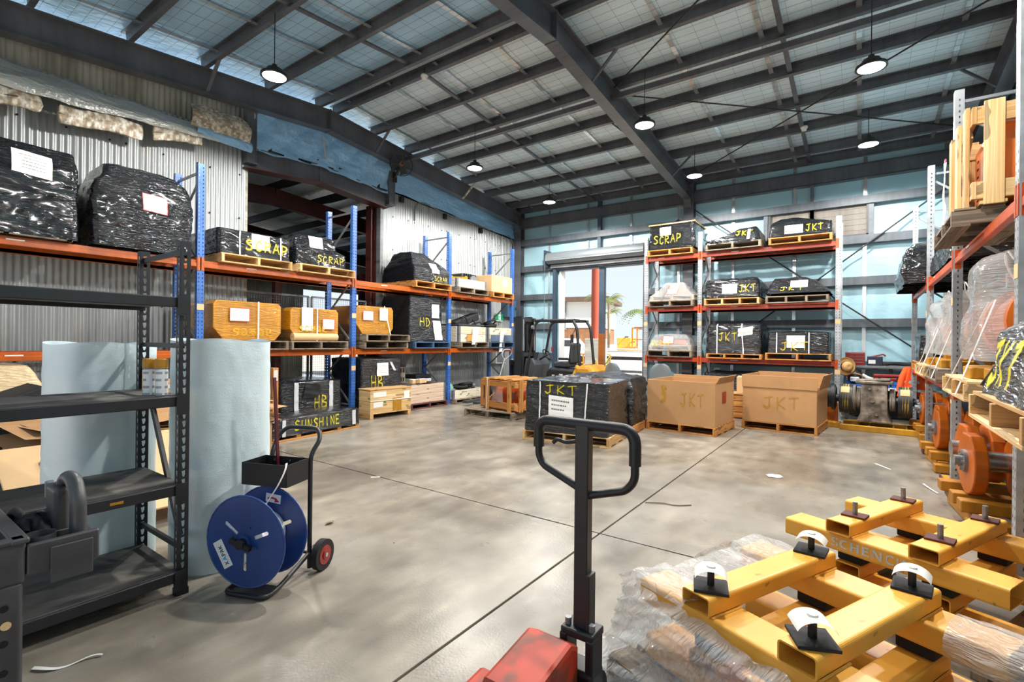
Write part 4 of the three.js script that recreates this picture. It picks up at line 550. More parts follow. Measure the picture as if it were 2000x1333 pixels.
// bay nearest the shelf: flattened cartons and odds and ends
{
  const t = thing('flat_carton_stack', 'stack of flattened brown cartons tied with white strap', 'cartons', [-6.6, 0, -2.2], LR + 0.05);
  for (let i = 0; i < 5; i++) put('carton_sheet', surf(20, 10, (u, v) => [(u - 0.5) * 2.3, 0.03 * Math.sin(u * 5 + i) + 0.06 * v * Math.sin(u * 3 + i), (v - 0.5) * 1.25], (u, v) => [u * 2, v]), M.card, t, [rnd(-0.1, 0.1), 0.52 + i * 0.05, rnd(-0.05, 0.05)]);
  obj('lower_cartons', [rbox(2.2, 0.5, 1.15, 0.02, 0, 0.25, 0)], M.card, t); obj('strap', [box(2.3, 0.004, 0.018, 0, 0.79, 0.2), box(2.3, 0.004, 0.018, 0, 0.8, -0.25)], M.strap, t); for (const [x, z] of [[0.4, -0.25], [-0.1, 0.2]]) obj('strap_end', curve([[x, 0.78, z], [x - 0.03, 0.9, z], [x - 0.09, 0.98, z]], 0.008, 12, 6), M.strap, t);
  const s = thing('leaning_carton', 'big flattened carton with printed mark leaning toward the shelf', 'carton', [-5.35, 0, -1.75], LR); obj('sheet', [rbox(1.9, 0.02, 1.1, 0.006, 0, 0.38, 0.1, 0.42), rbox(1.6, 0.02, 0.9, 0.006, 0.1, 0.33, 0.25, 0.44)], M.cardLight, s);
  put('paper', box(0.26, 0.003, 0.1), M.paper, s, [-0.5, 0.36, 0.2], [0.42, 0, 0]);
  put('printed_mark', box(0.3, 0.002, 0.09), std({ roughness: 0.85, color: 0x5f5448, alphaMap: (() => { const c = canvasTex(256, 64, (g, w, h) => { g.fillStyle = '#000'; g.fillRect(0, 0, w, h); g.strokeStyle = '#fff'; g.lineWidth = 3; for (let i = 0; i < 12; i++) { g.strokeRect(16 + i * 19, 12 + 6 * (i % 3), 14, 34 - 5 * (i % 2)); g.beginPath(); g.moveTo(16 + i * 19, 14); g.lineTo(30 + i * 19, 44); g.stroke(); } }); c.colorSpace = ''; return c; })(), transparent: true }), s, [0.48, 0.365, 0.27], [0.42, -0.15, 0]);
  const k = thing('brown_carton', 'upright brown carton with yellow tag behind the flattened stack', 'box', [-7.95, 0, -2.75], LR); obj('box', rbox(0.7, 0.95, 0.5, 0.01, 0, 0.475, 0), M.card, k); flat('yellow_tag', paint(0xd8d41c, 0.6), k, 0.09, 0.12, -0.2, 0.84, 0.253); flat('white_tag', M.paper, k, 0.1, 0.05, 0.05, 0.88, 0.253);
  const w = wrapLoad('beige film-wrapped lump behind the shelf decks', 'load', [-8.5, 0, -1.15], LR, [[0, 0.5, 0.4], [0.8, 0.5, 0.4], [1.1, 0.36, 0.3], [1.2, 0.3, 0.26]], { mat: phy({ color: 0xd9bf94, roughness: 0.3, bumpMap: filmB, bumpScale: 0.01, clearcoat: 0.3 }) });
  const b = thing('black_case', 'black sloping machine cover behind flattened cartons', 'machine part', [-7.6, 0, -1.2], LR); obj('cover', ext([[-0.6, 0], [0.6, 0], [0.5, 0.9], [0.2, 1.0], [-0.6, 0.7]], 0.7, 0.02), M.blackMat, b); obj('edge', bar([0.5, 0.92, 0.3], [-0.6, 0.72, 0.3], 0.03, 0.03), M.galv, b);
}
// fittings on the far end of the corrugated wall
{
  const t = thing('exit_sign', 'green and white running man exit sign on corrugated wall', 'sign', [-9.28, 2.3, -12.35], LR);
  obj('panel', box(0.42, 0.2, 0.03), std({ map: canvasTex(256, 122, (g, w, h) => { g.fillStyle = '#1d9a63'; g.fillRect(0, 0, w, h); g.fillStyle = '#fff'; g.fillRect(96, 10, 66, 102); g.fillStyle = '#1d9a63'; g.beginPath(); g.arc(136, 30, 9, 0, 7); g.fill(); g.lineWidth = 10; g.strokeStyle = '#1d9a63'; g.lineCap = 'round'; for (const l of [[132, 44, 122, 72], [122, 72, 138, 88], [138, 88, 134, 108], [122, 72, 108, 100], [130, 48, 148, 62], [128, 48, 108, 60]]) { g.beginPath(); g.moveTo(l[0], l[1]); g.lineTo(l[2], l[3]); g.stroke(); } }), roughness: 0.4 }), t); obj('bracket', box(0.3, 0.03, 0.04, 0, -0.12, -0.01), M.white, t);
  t.children[0].geometry.attributes.uv.array.set(new THREE.BoxGeometry(1, 1, 1).attributes.uv.array);
  const s = thing('switchboard', 'pale grey switchboard cabinet on corrugated wall below exit sign', 'cabinet', [-9.24, 0.85, -12.3], LR); obj('cabinet', rbox(0.5, 0.75, 0.18, 0.01, 0, 0.37, 0), M.white, s); obj('door', rbox(0.44, 0.68, 0.01, 0.004, 0, 0.37, 0.095), M.grey, s); obj('lock', cz(0.02, 0.02, 0.18, 0.37, 0.105), M.black, s);
  const b = thing('blue_cabinet', 'blue wall cabinet beside the corner column', 'cabinet', [-9.2, 2.3, -12.76], LR); obj('cabinet', rbox(0.5, 0.55, 0.24, 0.01, 0, 0.28, 0), paint(0x4e6f86, 0.5), b); obj('door', rbox(0.44, 0.5, 0.01, 0.004, 0, 0.28, 0.124), paint(0x567a92, 0.5), b); obj('handle', box(0.02, 0.1, 0.02, 0.18, 0.28, 0.135), M.black, b);
  const m = thing('meter_box', 'dark meter box on wall under the exit sign', 'cabinet', [-9.24, 1.75, -11.7], LR); obj('case', rbox(0.42, 0.3, 0.14, 0.01, 0, 0.15, 0), M.darkGrey, m); obj('window', box(0.3, 0.14, 0.01, 0, 0.16, 0.072), M.glassPale, m);
}
// ---------------------------------------------------------------- galvanised racking against the back wall
rack('galvanised_rack', 'galvanised and red pallet racking against the blue lined wall', [-4.46, 0, -12.12], 0, [0, 1.32, 4.07], 0.88, 4.2, [1.2, 2.43, 3.7], { post: M.galvPost, beam: M.redBeam, plate: paint(0xe85a12, 0.4) });
const BZ = -12.54;
pallet([-3.84, 3.7, BZ], 0, M.orangeWood, 'brown pallet under boxy black load with timber lid', { w: 1.1, d: 1.08 }); pallet([-2.4, 3.7, BZ], 0, M.greyWood, 'grey pallet under low sloping black tarp load'); pallet([-1.08, 3.7, BZ], 0, M.orangeWood, 'brown pallet under gabled black load on the top beam');
{
  const t = wrapLoad('boxy black wrapped load sprayed SCRAP with timber lid on galvanised racking', 'load', [-3.8, 3.85, BZ], 0, brick(0.55, 0.52, 0.6), { amp: 0.018 }).decal('lettering', spray('SCRAP', 0xb5a51c, 12, 0.55), 'front', -0.46, 0.28, 0.1, 0.38).decal('sheet', M.sheet, 'front', -0.28, 0.0, 0.34, 0.54);
  obj('lid_batten', [rbox(1.13, 0.03, 0.07, 0.004, 0, 0.615, 0.5), rbox(1.13, 0.03, 0.07, 0.004, 0, 0.615, -0.48)], M.pine[0], t); obj('lid_batten', [rbox(0.07, 0.03, 1.0, 0.004, 0.52, 0.615, 0), rbox(0.07, 0.03, 1.0, 0.004, -0.52, 0.615, 0)], M.pine[1], t);
  obj('film_knot', surf(24, 10, (u, v) => { const a = u * 2 * PI, q = 0.16 * (1 - v) + 0.03; return [0.05 + q * Math.cos(a) * (1 + 0.4 * f3(a, v * 3, 1)), 0.63 + 0.13 * v * (0.6 + f3(a * 2, v, 3)), 0.1 + q * Math.sin(a)]; }), M.film, t);
}
wrapLoad('low sloping black tarp load marked JKT with white band on top beam', 'load', [-2.42, 3.85, BZ], 0, [[-0.02, 0.58, 0.56], [0.06, 0.57, 0.54], [0.14, 0.42, 0.5, 0.14], [0.26, 0.26, 0.44, 0.27], [0.34, 0.18, 0.34, 0.3]], { amp: 0.02 }).decal('lettering', spray('JKT', 0xd6c400, 16, 0.7), 'front', 0.06, 0.46, 0.12, 0.28, { off: 0.014 }).decal('white_band', M.paper, 'front', 0.32, 0.38, 0.04, 0.28, { off: 0.018 });
wrapLoad('gabled black wrapped load with sheet, sprayed JKT, on the highest red beam', 'load', [-1.08, 3.85, BZ], 0, [[0, 0.58, 0.54], [0.26, 0.57, 0.53], [0.34, 0.4, 0.44, -0.14], [0.46, 0.16, 0.26, -0.24]], { amp: 0.014 }).decal('sheet', M.sheet, 'front', -0.28, 0.06, 0.06, 0.24).decal('lettering', spray('JKT', 0xd6c400, 13, 0.7), 'front', 0.1, 0.46, 0.06, 0.25);
// clear wrapped machine pallets
function clearLoad(label, pos, rows, body, sheets, w) {
  const t = wrapLoad(label, 'load', pos, 0, rows, { mat: M.clear, amp: 0.02, part: 'clear_film', name: 'clear_wrapped_load' });
  obj('machine', body, M.orangeDeep, t); obj('inner_boards', [rbox(w, 0.02, 0.9, 0.004, 0, 0.12, 0), rbox(w, 0.02, 0.9, 0.004, 0, 0.02, 0), box(0.06, 0.08, 0.9, -w / 2 + 0.05, 0.07, 0), box(0.06, 0.08, 0.9, 0, 0.07, 0), box(0.06, 0.08, 0.9, w / 2 - 0.05, 0.07, 0)], M.pine[1], t); for (const s of sheets) t.decal(...s); return t;
}
pallet([-3.82, 2.43, BZ], 0, M.greyWood, 'grey pallet under peaked clear film load', { w: 1.1, d: 1.08 }); pallet([-3.84, 1.2, BZ], 0, M.greyWood, 'grey pallet under flat clear film load', { w: 1.1, d: 1.08 });
clearLoad('peaked clear film load with red-edged sheets and grey strap', [-3.8, 2.58, BZ], [[0, 0.56, 0.54], [0.12, 0.54, 0.52], [0.3, 0.34, 0.36], [0.46, 0.24, 0.28]], [rbox(0.3, 0.3, 0.4, 0.04, -0.1, 0.28, 0), cz(0.13, 0.5, 0.15, 0.26, 0), rbox(0.5, 0.1, 0.4, 0.03, 0, 0.18, 0)], [['sheet', M.sheetRed, 'front', -0.12, 0.14, 0.16, 0.3], ['sheet', M.sheet, 'front', -0.06, 0.14, 0.31, 0.42], ['strap', M.grey, 'front', -0.24, -0.2, 0.0, 0.4, { slant: 0.12, off: 0.02 }]], 1.1);
clearLoad('flat clear film load sprayed SCRAP on the lowest red beam', [-3.84, 1.35, BZ], [[0, 0.53, 0.53], [0.12, 0.52, 0.52], [0.26, 0.48, 0.44], [0.4, 0.38, 0.4]], [rbox(0.7, 0.16, 0.5, 0.04, 0, 0.22, 0), cz(0.1, 0.5, -0.2, 0.28, 0)], [['sheet', M.sheetRed, 'front', -0.16, 0.1, 0.18, 0.36], ['lettering', spray('SCRAP', 0xd9a71a, 15, 0.6), 'front', -0.46, 0.08, 0.1, 0.26, { off: 0.014 }]], 1.05);
pallet([-2.42, 2.43, BZ], 0, M.pine, 'pale pallet under flat-topped black load with carton wedge', { mid: 4 }); pallet([-1.13, 2.43, BZ], 0, M.greyWood, 'grey pallet under drooping black load', { mid: 4 });
{ const t = thing('carton_wedge', 'folded brown carton wedge between pallet and black load', 'carton', [-2.42, 2.58, -12.12]); obj('wedge', ext([[-0.56, 0], [0.45, 0], [-0.56, 0.11]], 0.5, 0.003, [], 0, 0, -0.25), M.card, t); obj('tape', box(0.02, 0.09, 0.002, -0.46, 0.05, 0.002), M.paper, t); }
wrapLoad('flat-topped black wrapped load with sheet and JKT over carton wedge', 'load', [-2.42, 2.66, BZ - 0.02], 0, [[-0.05, 0.57, 0.52], [0.3, 0.57, 0.52], [0.38, 0.5, 0.45]], { amp: 0.02 }).decal('sheet', M.sheet, 'front', -0.2, 0.12, 0.03, 0.25).decal('lettering', spray('JKT', 0xcdb81c, 12, 0.6), 'front', 0.14, 0.54, 0.02, 0.25);
wrapLoad('drooping black wrapped load with sheet over faint JKT beside the end post', 'load', [-1.13, 2.58, BZ], 0, [[0.06, 0.6, 0.54], [0.14, 0.56, 0.5], [0.3, 0.44, 0.4, -0.06], [0.42, 0.3, 0.3, -0.14]], { amp: 0.02 }).decal('sheet', M.sheet, 'front', -0.12, 0.2, 0.18, 0.34).decal('lettering', spray('JKT', 0xc7a91a, 12, 0.55), 'front', -0.34, 0.18, 0.1, 0.22, { off: 0.014 });
pallet([-2.36, 1.2, BZ], 0, M.orangeWood, 'brown pallet under saddle-topped black load', { h: 0.11, mid: 4 }); pallet([-1.1, 1.2, BZ], 0, M.orangeWood, 'brown pallet under neat black box load', { w: 1.22 });
wrapLoad('saddle-topped black wrapped load sprayed JKT with ragged sheet and straps', 'load', [-2.36, 1.31, BZ], 0, [[0, 0.57, 0.54], [0.62, 0.57, 0.54], [0.7, 0.52, 0.46]], { amp: 0.022, crown: -0.06 }).strapAt(-0.36).strapAt(0.2, -0.04).decal('lettering', spray('JKT', 0xc9b61a, 11, 0.65), 'front', -0.34, 0.12, 0.24, 0.52).decal('sheet', M.sheet, 'front', 0.1, 0.4, 0.42, 0.6, { tilt: 0.05 });
wrapLoad('neat black box load with white sheet, sprayed JKT, two white straps', 'load', [-1.1, 1.35, BZ], 0, brick(0.57, 0.54, 0.46), { amp: 0.012 }).strapAt(-0.4).strapAt(0.2).decal('sheet', M.sheet, 'front', -0.2, 0.14, 0.12, 0.38).decal('lettering', spray('JKT', 0xd9b41a, 10, 0.75), 'front', -0.34, 0.26, 0.02, 0.28, { off: 0.013 });
wrapLoad('long dark wrapped bundle on the floor under lowest red beam', 'load', [-2.4, 0, BZ - 0.02], 0, brick(0.62, 0.46, 0.86), { mat: M.filmMatt, amp: 0.02 });
{ const t = thing('small_carton', 'two-tone carton between the large open cartons', 'box', [-1.86, 0.52, -11.2], 0.1); obj('box', rbox(0.5, 0.34, 0.4, 0.01, 0, 0.17, 0), M.cardLight, t); obj('label', box(0.2, 0.05, 0.002, 0.02, 0.1, 0.202), M.paper, t); const k = thing('brown_crate', 'low brown slatted crate between the large open cartons', 'crate', [-1.86, 0, -11.2], 0.1); for (let i = 0; i < 4; i++) put('slat', rbox(0.7, 0.1, 0.02, 0.004), M.orangeWood[i % 2], k, [0, 0.08 + i * 0.115, 0.26]); obj('core', box(0.68, 0.5, 0.48, 0, 0.25, 0), M.card, k); obj('lid', rbox(0.74, 0.02, 0.56, 0.004, 0, 0.51, 0), M.pine[1], k); }
// ---------------------------------------------------------------- big open cartons in the aisle
function bigCarton(x, z, turn, label, w, h, d, deco) { const t = carton([x, 0.15, z], turn, label, w, h, d, M.card, { open: true, name: 'open_carton' }); deco(t, w, h, d); return t; }
pallet([-2.5, 0, -9.13], -0.059, M.orangeWood, 'brown pallet under open carton with red card on its side', { w: 1.2, d: 1.16 });
bigCarton(-2.5, -9.13, -0.059, 'open brown carton sprayed JKT and a squiggle, red card on its side', 1.17, 0.74, 1.12, (t, w, h, d) => {
  put('lettering', new THREE.PlaneGeometry(0.46, 0.32), spray('JKT', 0xb98a1c, 15, 0.3), t, [0.22, 0.42, d / 2 + 0.003]); put('lettering', new THREE.PlaneGeometry(0.2, 0.38), spray('Q', 0xb98a1c, 22, 0.26), t, [-0.28, 0.5, d / 2 + 0.003]);
  put('red_card', box(0.002, 0.2, 0.24), M.red, t, [w / 2 + 0.002, 0.46, 0.05]); put('flap', rbox(0.012, 0.14, d * 0.9, 0.004), M.card, t, [w / 2 + 0.02, h + 0.03, 0], [0, 0, -0.5]); put('flap', rbox(w * 0.9, 0.05, 0.012, 0.004), M.card, t, [0, h + 0.02, -d / 2]);
});
pallet([-1.13, 0, -10.32], -0.086, M.orangeWood, 'brown pallet under open carton with folded upper sleeve', { w: 1.2, d: 1.16 });
bigCarton(-1.13, -10.32, -0.086, 'open brown carton with folded upper sleeve and faint JKT', 1.17, 0.66, 1.12, (t, w, h, d) => {
  put('lettering', new THREE.PlaneGeometry(0.66, 0.3), spray('JKT', 0xb08722, 16, 0.2), t, [0.06, 0.36, d / 2 + 0.003]);
  put('sleeve', rbox(w + 0.02, 0.22, 0.012, 0.004), M.card, t, [0, h + 0.06, d / 2 + 0.012], [0.02, 0, 0]); put('sleeve', rbox(w + 0.02, 0.24, 0.012, 0.004), M.card, t, [0, h + 0.07, -d / 2 - 0.01]); put('sleeve', rbox(0.012, 0.22, d, 0.004), M.card, t, [-w / 2 - 0.012, h + 0.06, 0], [0, 0, 0.03]); put('sleeve', rbox(0.012, 0.26, d * 0.94, 0.004), M.card, t, [w / 2 + 0.05, h + 0.08, 0], [0, 0, -0.25]);
});
// ---------------------------------------------------------------- black loads and crate standing in the aisle
{
  const th = 0.125, c = Math.cos(th), s = Math.sin(th), P = (lx0, lz) => [-3.66 + c * lx0 + s * lz, 0, -6.52 - s * lx0 + c * lz];
  const A = P(0, -0.6), B = P(0.05, -1.8);
  pallet(A, th, M.pine, 'pale pallet under the black aisle load marked JKT', { w: 1.42, d: 1.17 }); pallet(B, th, M.orangeWood, 'brown pallet under plain black load in the aisle', { w: 1.42, d: 1.17 });
  wrapLoad('big black wrapped load sprayed JKT with typed sheet, standing in the aisle', 'load', [A[0], 0.15, A[2]], th, brick(0.68, 0.57, 0.79), { amp: 0.011, mat: M.film }).decal('lettering', spray('JKT', 0xcfba1a, 12, 0.65), 'front', -0.36, 0.26, 0.56, 0.76).decal('sheet', std({ map: canvasTex(256, 210, (g, w, h) => { g.fillStyle = '#eeeeea'; g.fillRect(0, 0, w, h); g.fillStyle = '#6a6d72'; g.font = 'bold 26px sans-serif'; for (let r = 0; r < 3; r++) { let x = 30; while (x < 150 + 30 * (2 - r)) { const q = rnd(12, 26); g.fillRect(x, 40 + r * 44, q, 15); x += q + 5; } } }), roughness: 0.5 }), 'front', -0.26, 0.14, 0.24, 0.56, { tilt: -0.03 }).strapAt(-0.42).strapAt(0.3, 0.05);
  wrapLoad('plain black wrapped load behind the aisle load marked JKT', 'load', [B[0], 0.15, B[2]], th, [[0, 0.68, 0.58], [0.66, 0.68, 0.57], [0.79, 0.62, 0.5]], { amp: 0.03, mat: M.filmMatt });
}
pallet([-6.08, 0, -8.3], 0.02, M.greyWood, 'dark weathered pallet under the slatted orange crate', { w: 1.2, d: 1.18 });
{
  const t = thing('slatted_crate', 'slatted orange timber crate holding orange machine parts', 'crate', [-5.86, 0.15, -8.36], -0.2), W = 1.04, D = 0.96, H = 0.62, m = M.orangeWood;
  const R = (g, k, ...p) => put('slat', g, m[k % 2], t, ...p);
  const v = rbox(0.11, H, 0.024, 0.004), hh = rbox(W, 0.12, 0.024, 0.004), vs = rbox(0.024, H, 0.11, 0.004), hs = rbox(0.024, 0.12, D, 0.004);
  for (const z of [1, -1]) { for (const x of [-W / 2 + 0.24, W / 2 - 0.14]) R(v, 0, [x, H / 2, z * (D / 2 + 0.026)]); for (const y of [0.12, H - 0.08]) R(hh, 1, [0, y, z * D / 2]); R(rbox(0.08, H - 0.08, 0.022, 0.004), 1, [-W / 2 + 0.04, H / 2, z * D / 2]); }
  for (const x of [1, -1]) { for (const z of [-0.32, 0.32]) R(vs, 1, [x * W / 2, H / 2, z]); for (const y of [0.12, H - 0.08]) R(hs, 0, [x * (W / 2 - 0.02), y, 0]); R(rbox(0.02, 0.08, 0.7, 0.004), 0, [x * W / 2, H / 2, 0], [0.55, 0, 0]); }
  for (let i = 0; i < 4; i++) R(rbox(0.12, 0.022, D, 0.004), i, [-W / 2 + 0.12 + i * 0.27, H + 0.01, 0]); for (let i = 0; i < 4; i++) R(rbox(W, 0.022, 0.14, 0.004), i, [0, 0.03, -D / 2 + 0.12 + i * 0.24]);
  obj('strap', [box(0.02, H + 0.16, 0.003, -0.28, H / 2 - 0.07, D / 2 + 0.043, 0, 0, -0.06)], M.strap, t);
  for (const [x, l] of [[-0.24, 'orange eccentric drum at the strap side of the slatted crate'], [0.26, 'orange eccentric drum at the braced side of the slatted crate']]) { const k = thing('machine_drum', l, 'machine part', [-5.86 + x, 0.19, -8.36]); obj('drum', cx(0.2, 0.3, 0, 0.22, 0, 28), M.orangeDeep, k); obj('hub', cx(0.08, 0.36, 0, 0.22, 0), M.galv, k); }
  obj('clear_sheet', surf(20, 14, (u, v) => [-0.1 + 0.34 * (u - 0.5), 0.1 + 0.4 * v, 0.36 + 0.08 * f3(u * 5, v * 5, 3)]), M.clear, t);
}
// ---------------------------------------------------------------- forklift, facing the left racking
{
  const t = thing('forklift', 'black and yellow forklift with tall mast standing before the doorway', 'forklift', [-6.62, 0, -10.9], 0.05);
  const wheel = (x, z, r, w) => { const q = obj('wheel', [cz(r, w, x, r, z, 30)], M.rubber, t); obj('rim', cz(r * 0.55, w + 0.01, x, r, z, 24), M.yellowOld, q); };
  for (const z of [0.44, -0.44]) { wheel(-0.42, z, 0.33, 0.22); wheel(1.0, z * 0.92, 0.26, 0.18); }
  obj('chassis', [ext([[-0.5, 0.2], [1.15, 0.2], [1.15, 0.62], [0.25, 0.62], [0.15, 0.46], [-0.35, 0.46], [-0.5, 0.7]], 0.92, 0.03)], M.blackPaint, t);
  obj('hood', ext([[0.18, 0.6], [1.12, 0.6], [1.1, 0.86], [0.3, 0.9], [0.2, 0.8]], 0.84, 0.05), M.black, t);
  obj('counterweight', ext([[1.0, 0.25], [1.42, 0.25], [1.52, 0.5], [1.5, 0.85], [1.38, 0.98], [1.0, 0.98]], 1.0, 0.08), M.yellowOld, t);
  obj('side_stripe', [ext([[0.86, 0.62], [1.04, 0.98], [1.12, 0.98], [1.0, 0.62]], 0.9, 0.01)], M.yellow, t);
  const num = canvasTex(128, 96, (g, w, h) => { g.fillStyle = '#000'; g.fillRect(0, 0, w, h); g.fillStyle = '#fff'; g.font = 'bold 80px sans-serif'; g.fillText('25', 14, 78); }); num.colorSpace = ''; put('number_mark', new THREE.PlaneGeometry(0.17, 0.12), std({ color: 0xf2f2f0, alphaMap: num, transparent: true }), t, [0.62, 0.72, 0.426]); put('warning_sticker', box(0.07, 0.09, 0.002), M.paper, t, [0.4, 0.68, 0.425]);
  obj('seat_cushion', rbox(0.46, 0.14, 0.46, 0.05, 0.52, 0.97, 0), M.seat, t); const bk = obj('seat_back', rbox(0.13, 0.52, 0.46, 0.06, 0.78, 1.26, 0, 0, 0, -0.12), M.seat, t); obj('armrest', rbox(0.3, 0.06, 0.07, 0.02, 0.62, 1.12, 0.27), M.black, bk);
  obj('cowl', ext([[-0.5, 0.55], [-0.2, 0.5], [-0.12, 0.95], [-0.22, 1.12], [-0.42, 1.1]], 0.8, 0.03), M.darkGrey, t);
  const st = obj('steering_column', rod([-0.24, 1.05, 0.05], [0.02, 1.2, 0.05], 0.025), M.black, t); obj('steering_wheel', tor(0.16, 0.017, 0.03, 1.21, 0.05, PI / 2, 0, -0.9), M.black, st); obj('wheel_spoke', [rod([0.03, 1.21, -0.1], [0.03, 1.21, 0.2], 0.01)], M.black, st);
  obj('levers', [0.22, 0.28, 0.34].map((z) => rod([-0.2, 1.05, z], [-0.14, 1.27, z], 0.01)), M.black, t);
  for (const z of [0.42, -0.42]) { obj('guard_pillar', [pipe([[-0.38, 0.7, z], [-0.12, 2.02, z * 0.98], [0.1, 2.1, z * 0.98]], 0.032, 0.1)], M.blackPaint, t); obj('guard_pillar', [pipe([[1.12, 0.95, z], [1.02, 1.9, z * 0.98], [0.9, 2.08, z * 0.98]], 0.036, 0.14)], M.blackPaint, t); obj('guard_rail', pipe([[-0.14, 2.07, z], [0.95, 2.07, z]], 0.034), M.blackPaint, t); }
  for (let i = 0; i < 6; i++) obj('guard_slat', box(0.05, 0.03, 0.84, -0.02 + i * 0.18, 2.09, 0), M.blackPaint, t);
  for (const z of [0.36, -0.36]) { obj('outer_mast_rail', [box(0.2, 2.05, 0.03, -0.66, 1.14, z), box(0.03, 2.05, 0.11, -0.57, 1.14, z - Math.sign(z) * 0.05), box(0.03, 2.05, 0.11, -0.75, 1.14, z - Math.sign(z) * 0.05)], M.blackPaint, t); obj('inner_mast_rail', [box(0.16, 2.0, 0.03, -0.7, 1.2, z * 0.72), box(0.03, 2.0, 0.08, -0.79, 1.2, z * 0.62)], M.black, t); const cyl1 = obj('lift_cylinder', [rod([-0.56, 0.2, z * 0.8], [-0.56, 1.3, z * 0.8], 0.035, 14)], M.blackPaint, t); obj('piston_rod', rod([-0.56, 1.3, z * 0.8], [-0.56, 2.12, z * 0.8], 0.02, 12), M.chrome, cyl1); }
  obj('mast_crossbar', [box(0.06, 0.1, 0.74, -0.63, 2.12, 0), box(0.06, 0.1, 0.74, -0.6, 1.2, 0), box(0.06, 0.12, 0.74, -0.63, 0.25, 0)], M.blackPaint, t);
  obj('hose', [curve([[-0.68, 2.1, 0.08], [-0.72, 1.6, 0.1], [-0.68, 1.15, 0.08], [-0.74, 0.75, 0.08]], 0.014), curve([[-0.68, 2.1, -0.06], [-0.7, 1.5, -0.1], [-0.66, 1.1, -0.04], [-0.74, 0.75, -0.06]], 0.014), curve([[-0.5, 1.3, 0.12], [-0.56, 1.5, 0.06], [-0.6, 1.35, -0.08], [-0.55, 1.2, -0.16]], 0.016)], M.rubber, t);
  obj('chain', [box(0.02, 1.3, 0.04, -0.7, 1.35, 0.16), box(0.02, 1.3, 0.04, -0.7, 1.35, -0.16)], M.darkGrey, t);
  const ca = obj('carriage', [box(0.06, 0.1, 1.0, -0.82, 0.98, 0), box(0.06, 0.1, 1.0, -0.82, 0.58, 0), box(0.05, 0.5, 0.1, -0.8, 0.78, 0.3), box(0.05, 0.5, 0.1, -0.8, 0.78, -0.3)], M.black, t);
  for (const z of [0.34, -0.34]) obj('fork', [box(0.045, 0.62, 0.11, -0.88, 0.74, z), ext([[-0.86, 0.42], [-0.86, 0.465], [-1.2, 0.44], [-1.38, 0.425]], 0.11, 0.004, [], 0, 0, z)], M.black, ca);
  obj('mirror', [rbox(0.03, 0.2, 0.14, 0.01, 0.94, 1.62, 0.5), rod([0.98, 1.85, 0.42], [0.94, 1.7, 0.5], 0.01)], M.black, t); obj('tail_lamp', rbox(0.03, 0.12, 0.05, 0.01, 0.36, 1.36, 0.42), M.red, t); obj('work_lamp', [cx(0.05, 0.06, -0.16, 1.9, 0.48)], M.galv, t);
}
// ---------------------------------------------------------------- chairs before the doorway
function chair(x, z, turn, label) {
  const t = thing('office_chair', label, 'chair', [x, 0, z], turn, 'grey shell chairs by the doorway');
  obj('backrest', surf(20, 20, (u, v) => { const a = (u - 0.5) * 2, w = 0.24 * Math.pow(1 - Math.pow(Math.max(0, v - 0.4) / 0.62, 3), 0.5) + 0.005; return [a * w, 0.5 + 0.56 * v, -0.2 - 0.08 * v + 0.1 * a * a * 0.6]; }), std({ color: 0x70787d, roughness: 0.6, side: THREE.DoubleSide }), t); obj('seat', rbox(0.48, 0.06, 0.46, 0.025, 0, 0.48, 0), M.seat, t); obj('gas_stem', cyl(0.03, 0.03, 0.34, 0, 0.28, 0), M.black, t);
  for (let i = 0; i < 5; i++) { const a = i * 2 * PI / 5; const leg = obj('leg', bar([0, 0.11, 0], [0.28 * Math.cos(a), 0.07, 0.28 * Math.sin(a)], 0.04, 0.03), M.black, t); obj('castor', cyl(0.028, 0.028, 0.03, 0.28 * Math.cos(a), 0.028, 0.28 * Math.sin(a), PI / 2), M.black, leg); }
}
chair(-4.75, -11.1, PI - 0.3, 'grey shell chair standing in front of the roller doorway'); chair(-3.85, -11.5, PI + 0.3, 'grey shell chair beside the post of the galvanised racking');
// ---------------------------------------------------------------- second pallet truck leaning by the corner, near the end post
{ const t = thing('hand_pallet_truck', 'grey hand pallet truck parked at end of the blue racking', 'pallet truck', [-7.75, 0, -9.75], LR); obj('handle', [pipe([[0.05, 0.3, 0.3], [0.42, 1.1, 0.3]], 0.02), pipe([[0.4, 1.06, 0.3], [0.36, 1.2, 0.24], [0.48, 1.33, 0.24], [0.62, 1.33, 0.36], [0.62, 1.2, 0.36], [0.42, 1.06, 0.3]], 0.014, 0.05)], M.galv, t); obj('pump', [rbox(0.24, 0.3, 0.26, 0.05, 0.02, 0.3, 0.3)], M.blackPaint, t); obj('fork', [rbox(0.9, 0.06, 0.14, 0.01, -0.5, 0.1, 0.14), rbox(0.9, 0.06, 0.14, 0.01, -0.5, 0.1, 0.46)], M.darkGrey, t); obj('wheel', [cz(0.09, 0.05, 0.06, 0.09, 0.24), cz(0.09, 0.05, 0.06, 0.09, 0.36)], M.rubber, t); obj('hood', ext([[-0.2, 0.15], [0.12, 0.15], [0.1, 0.5], [-0.05, 0.62], [-0.2, 0.3]], 0.5, 0.04, [], 0, 0, 0.3), M.black, t); }
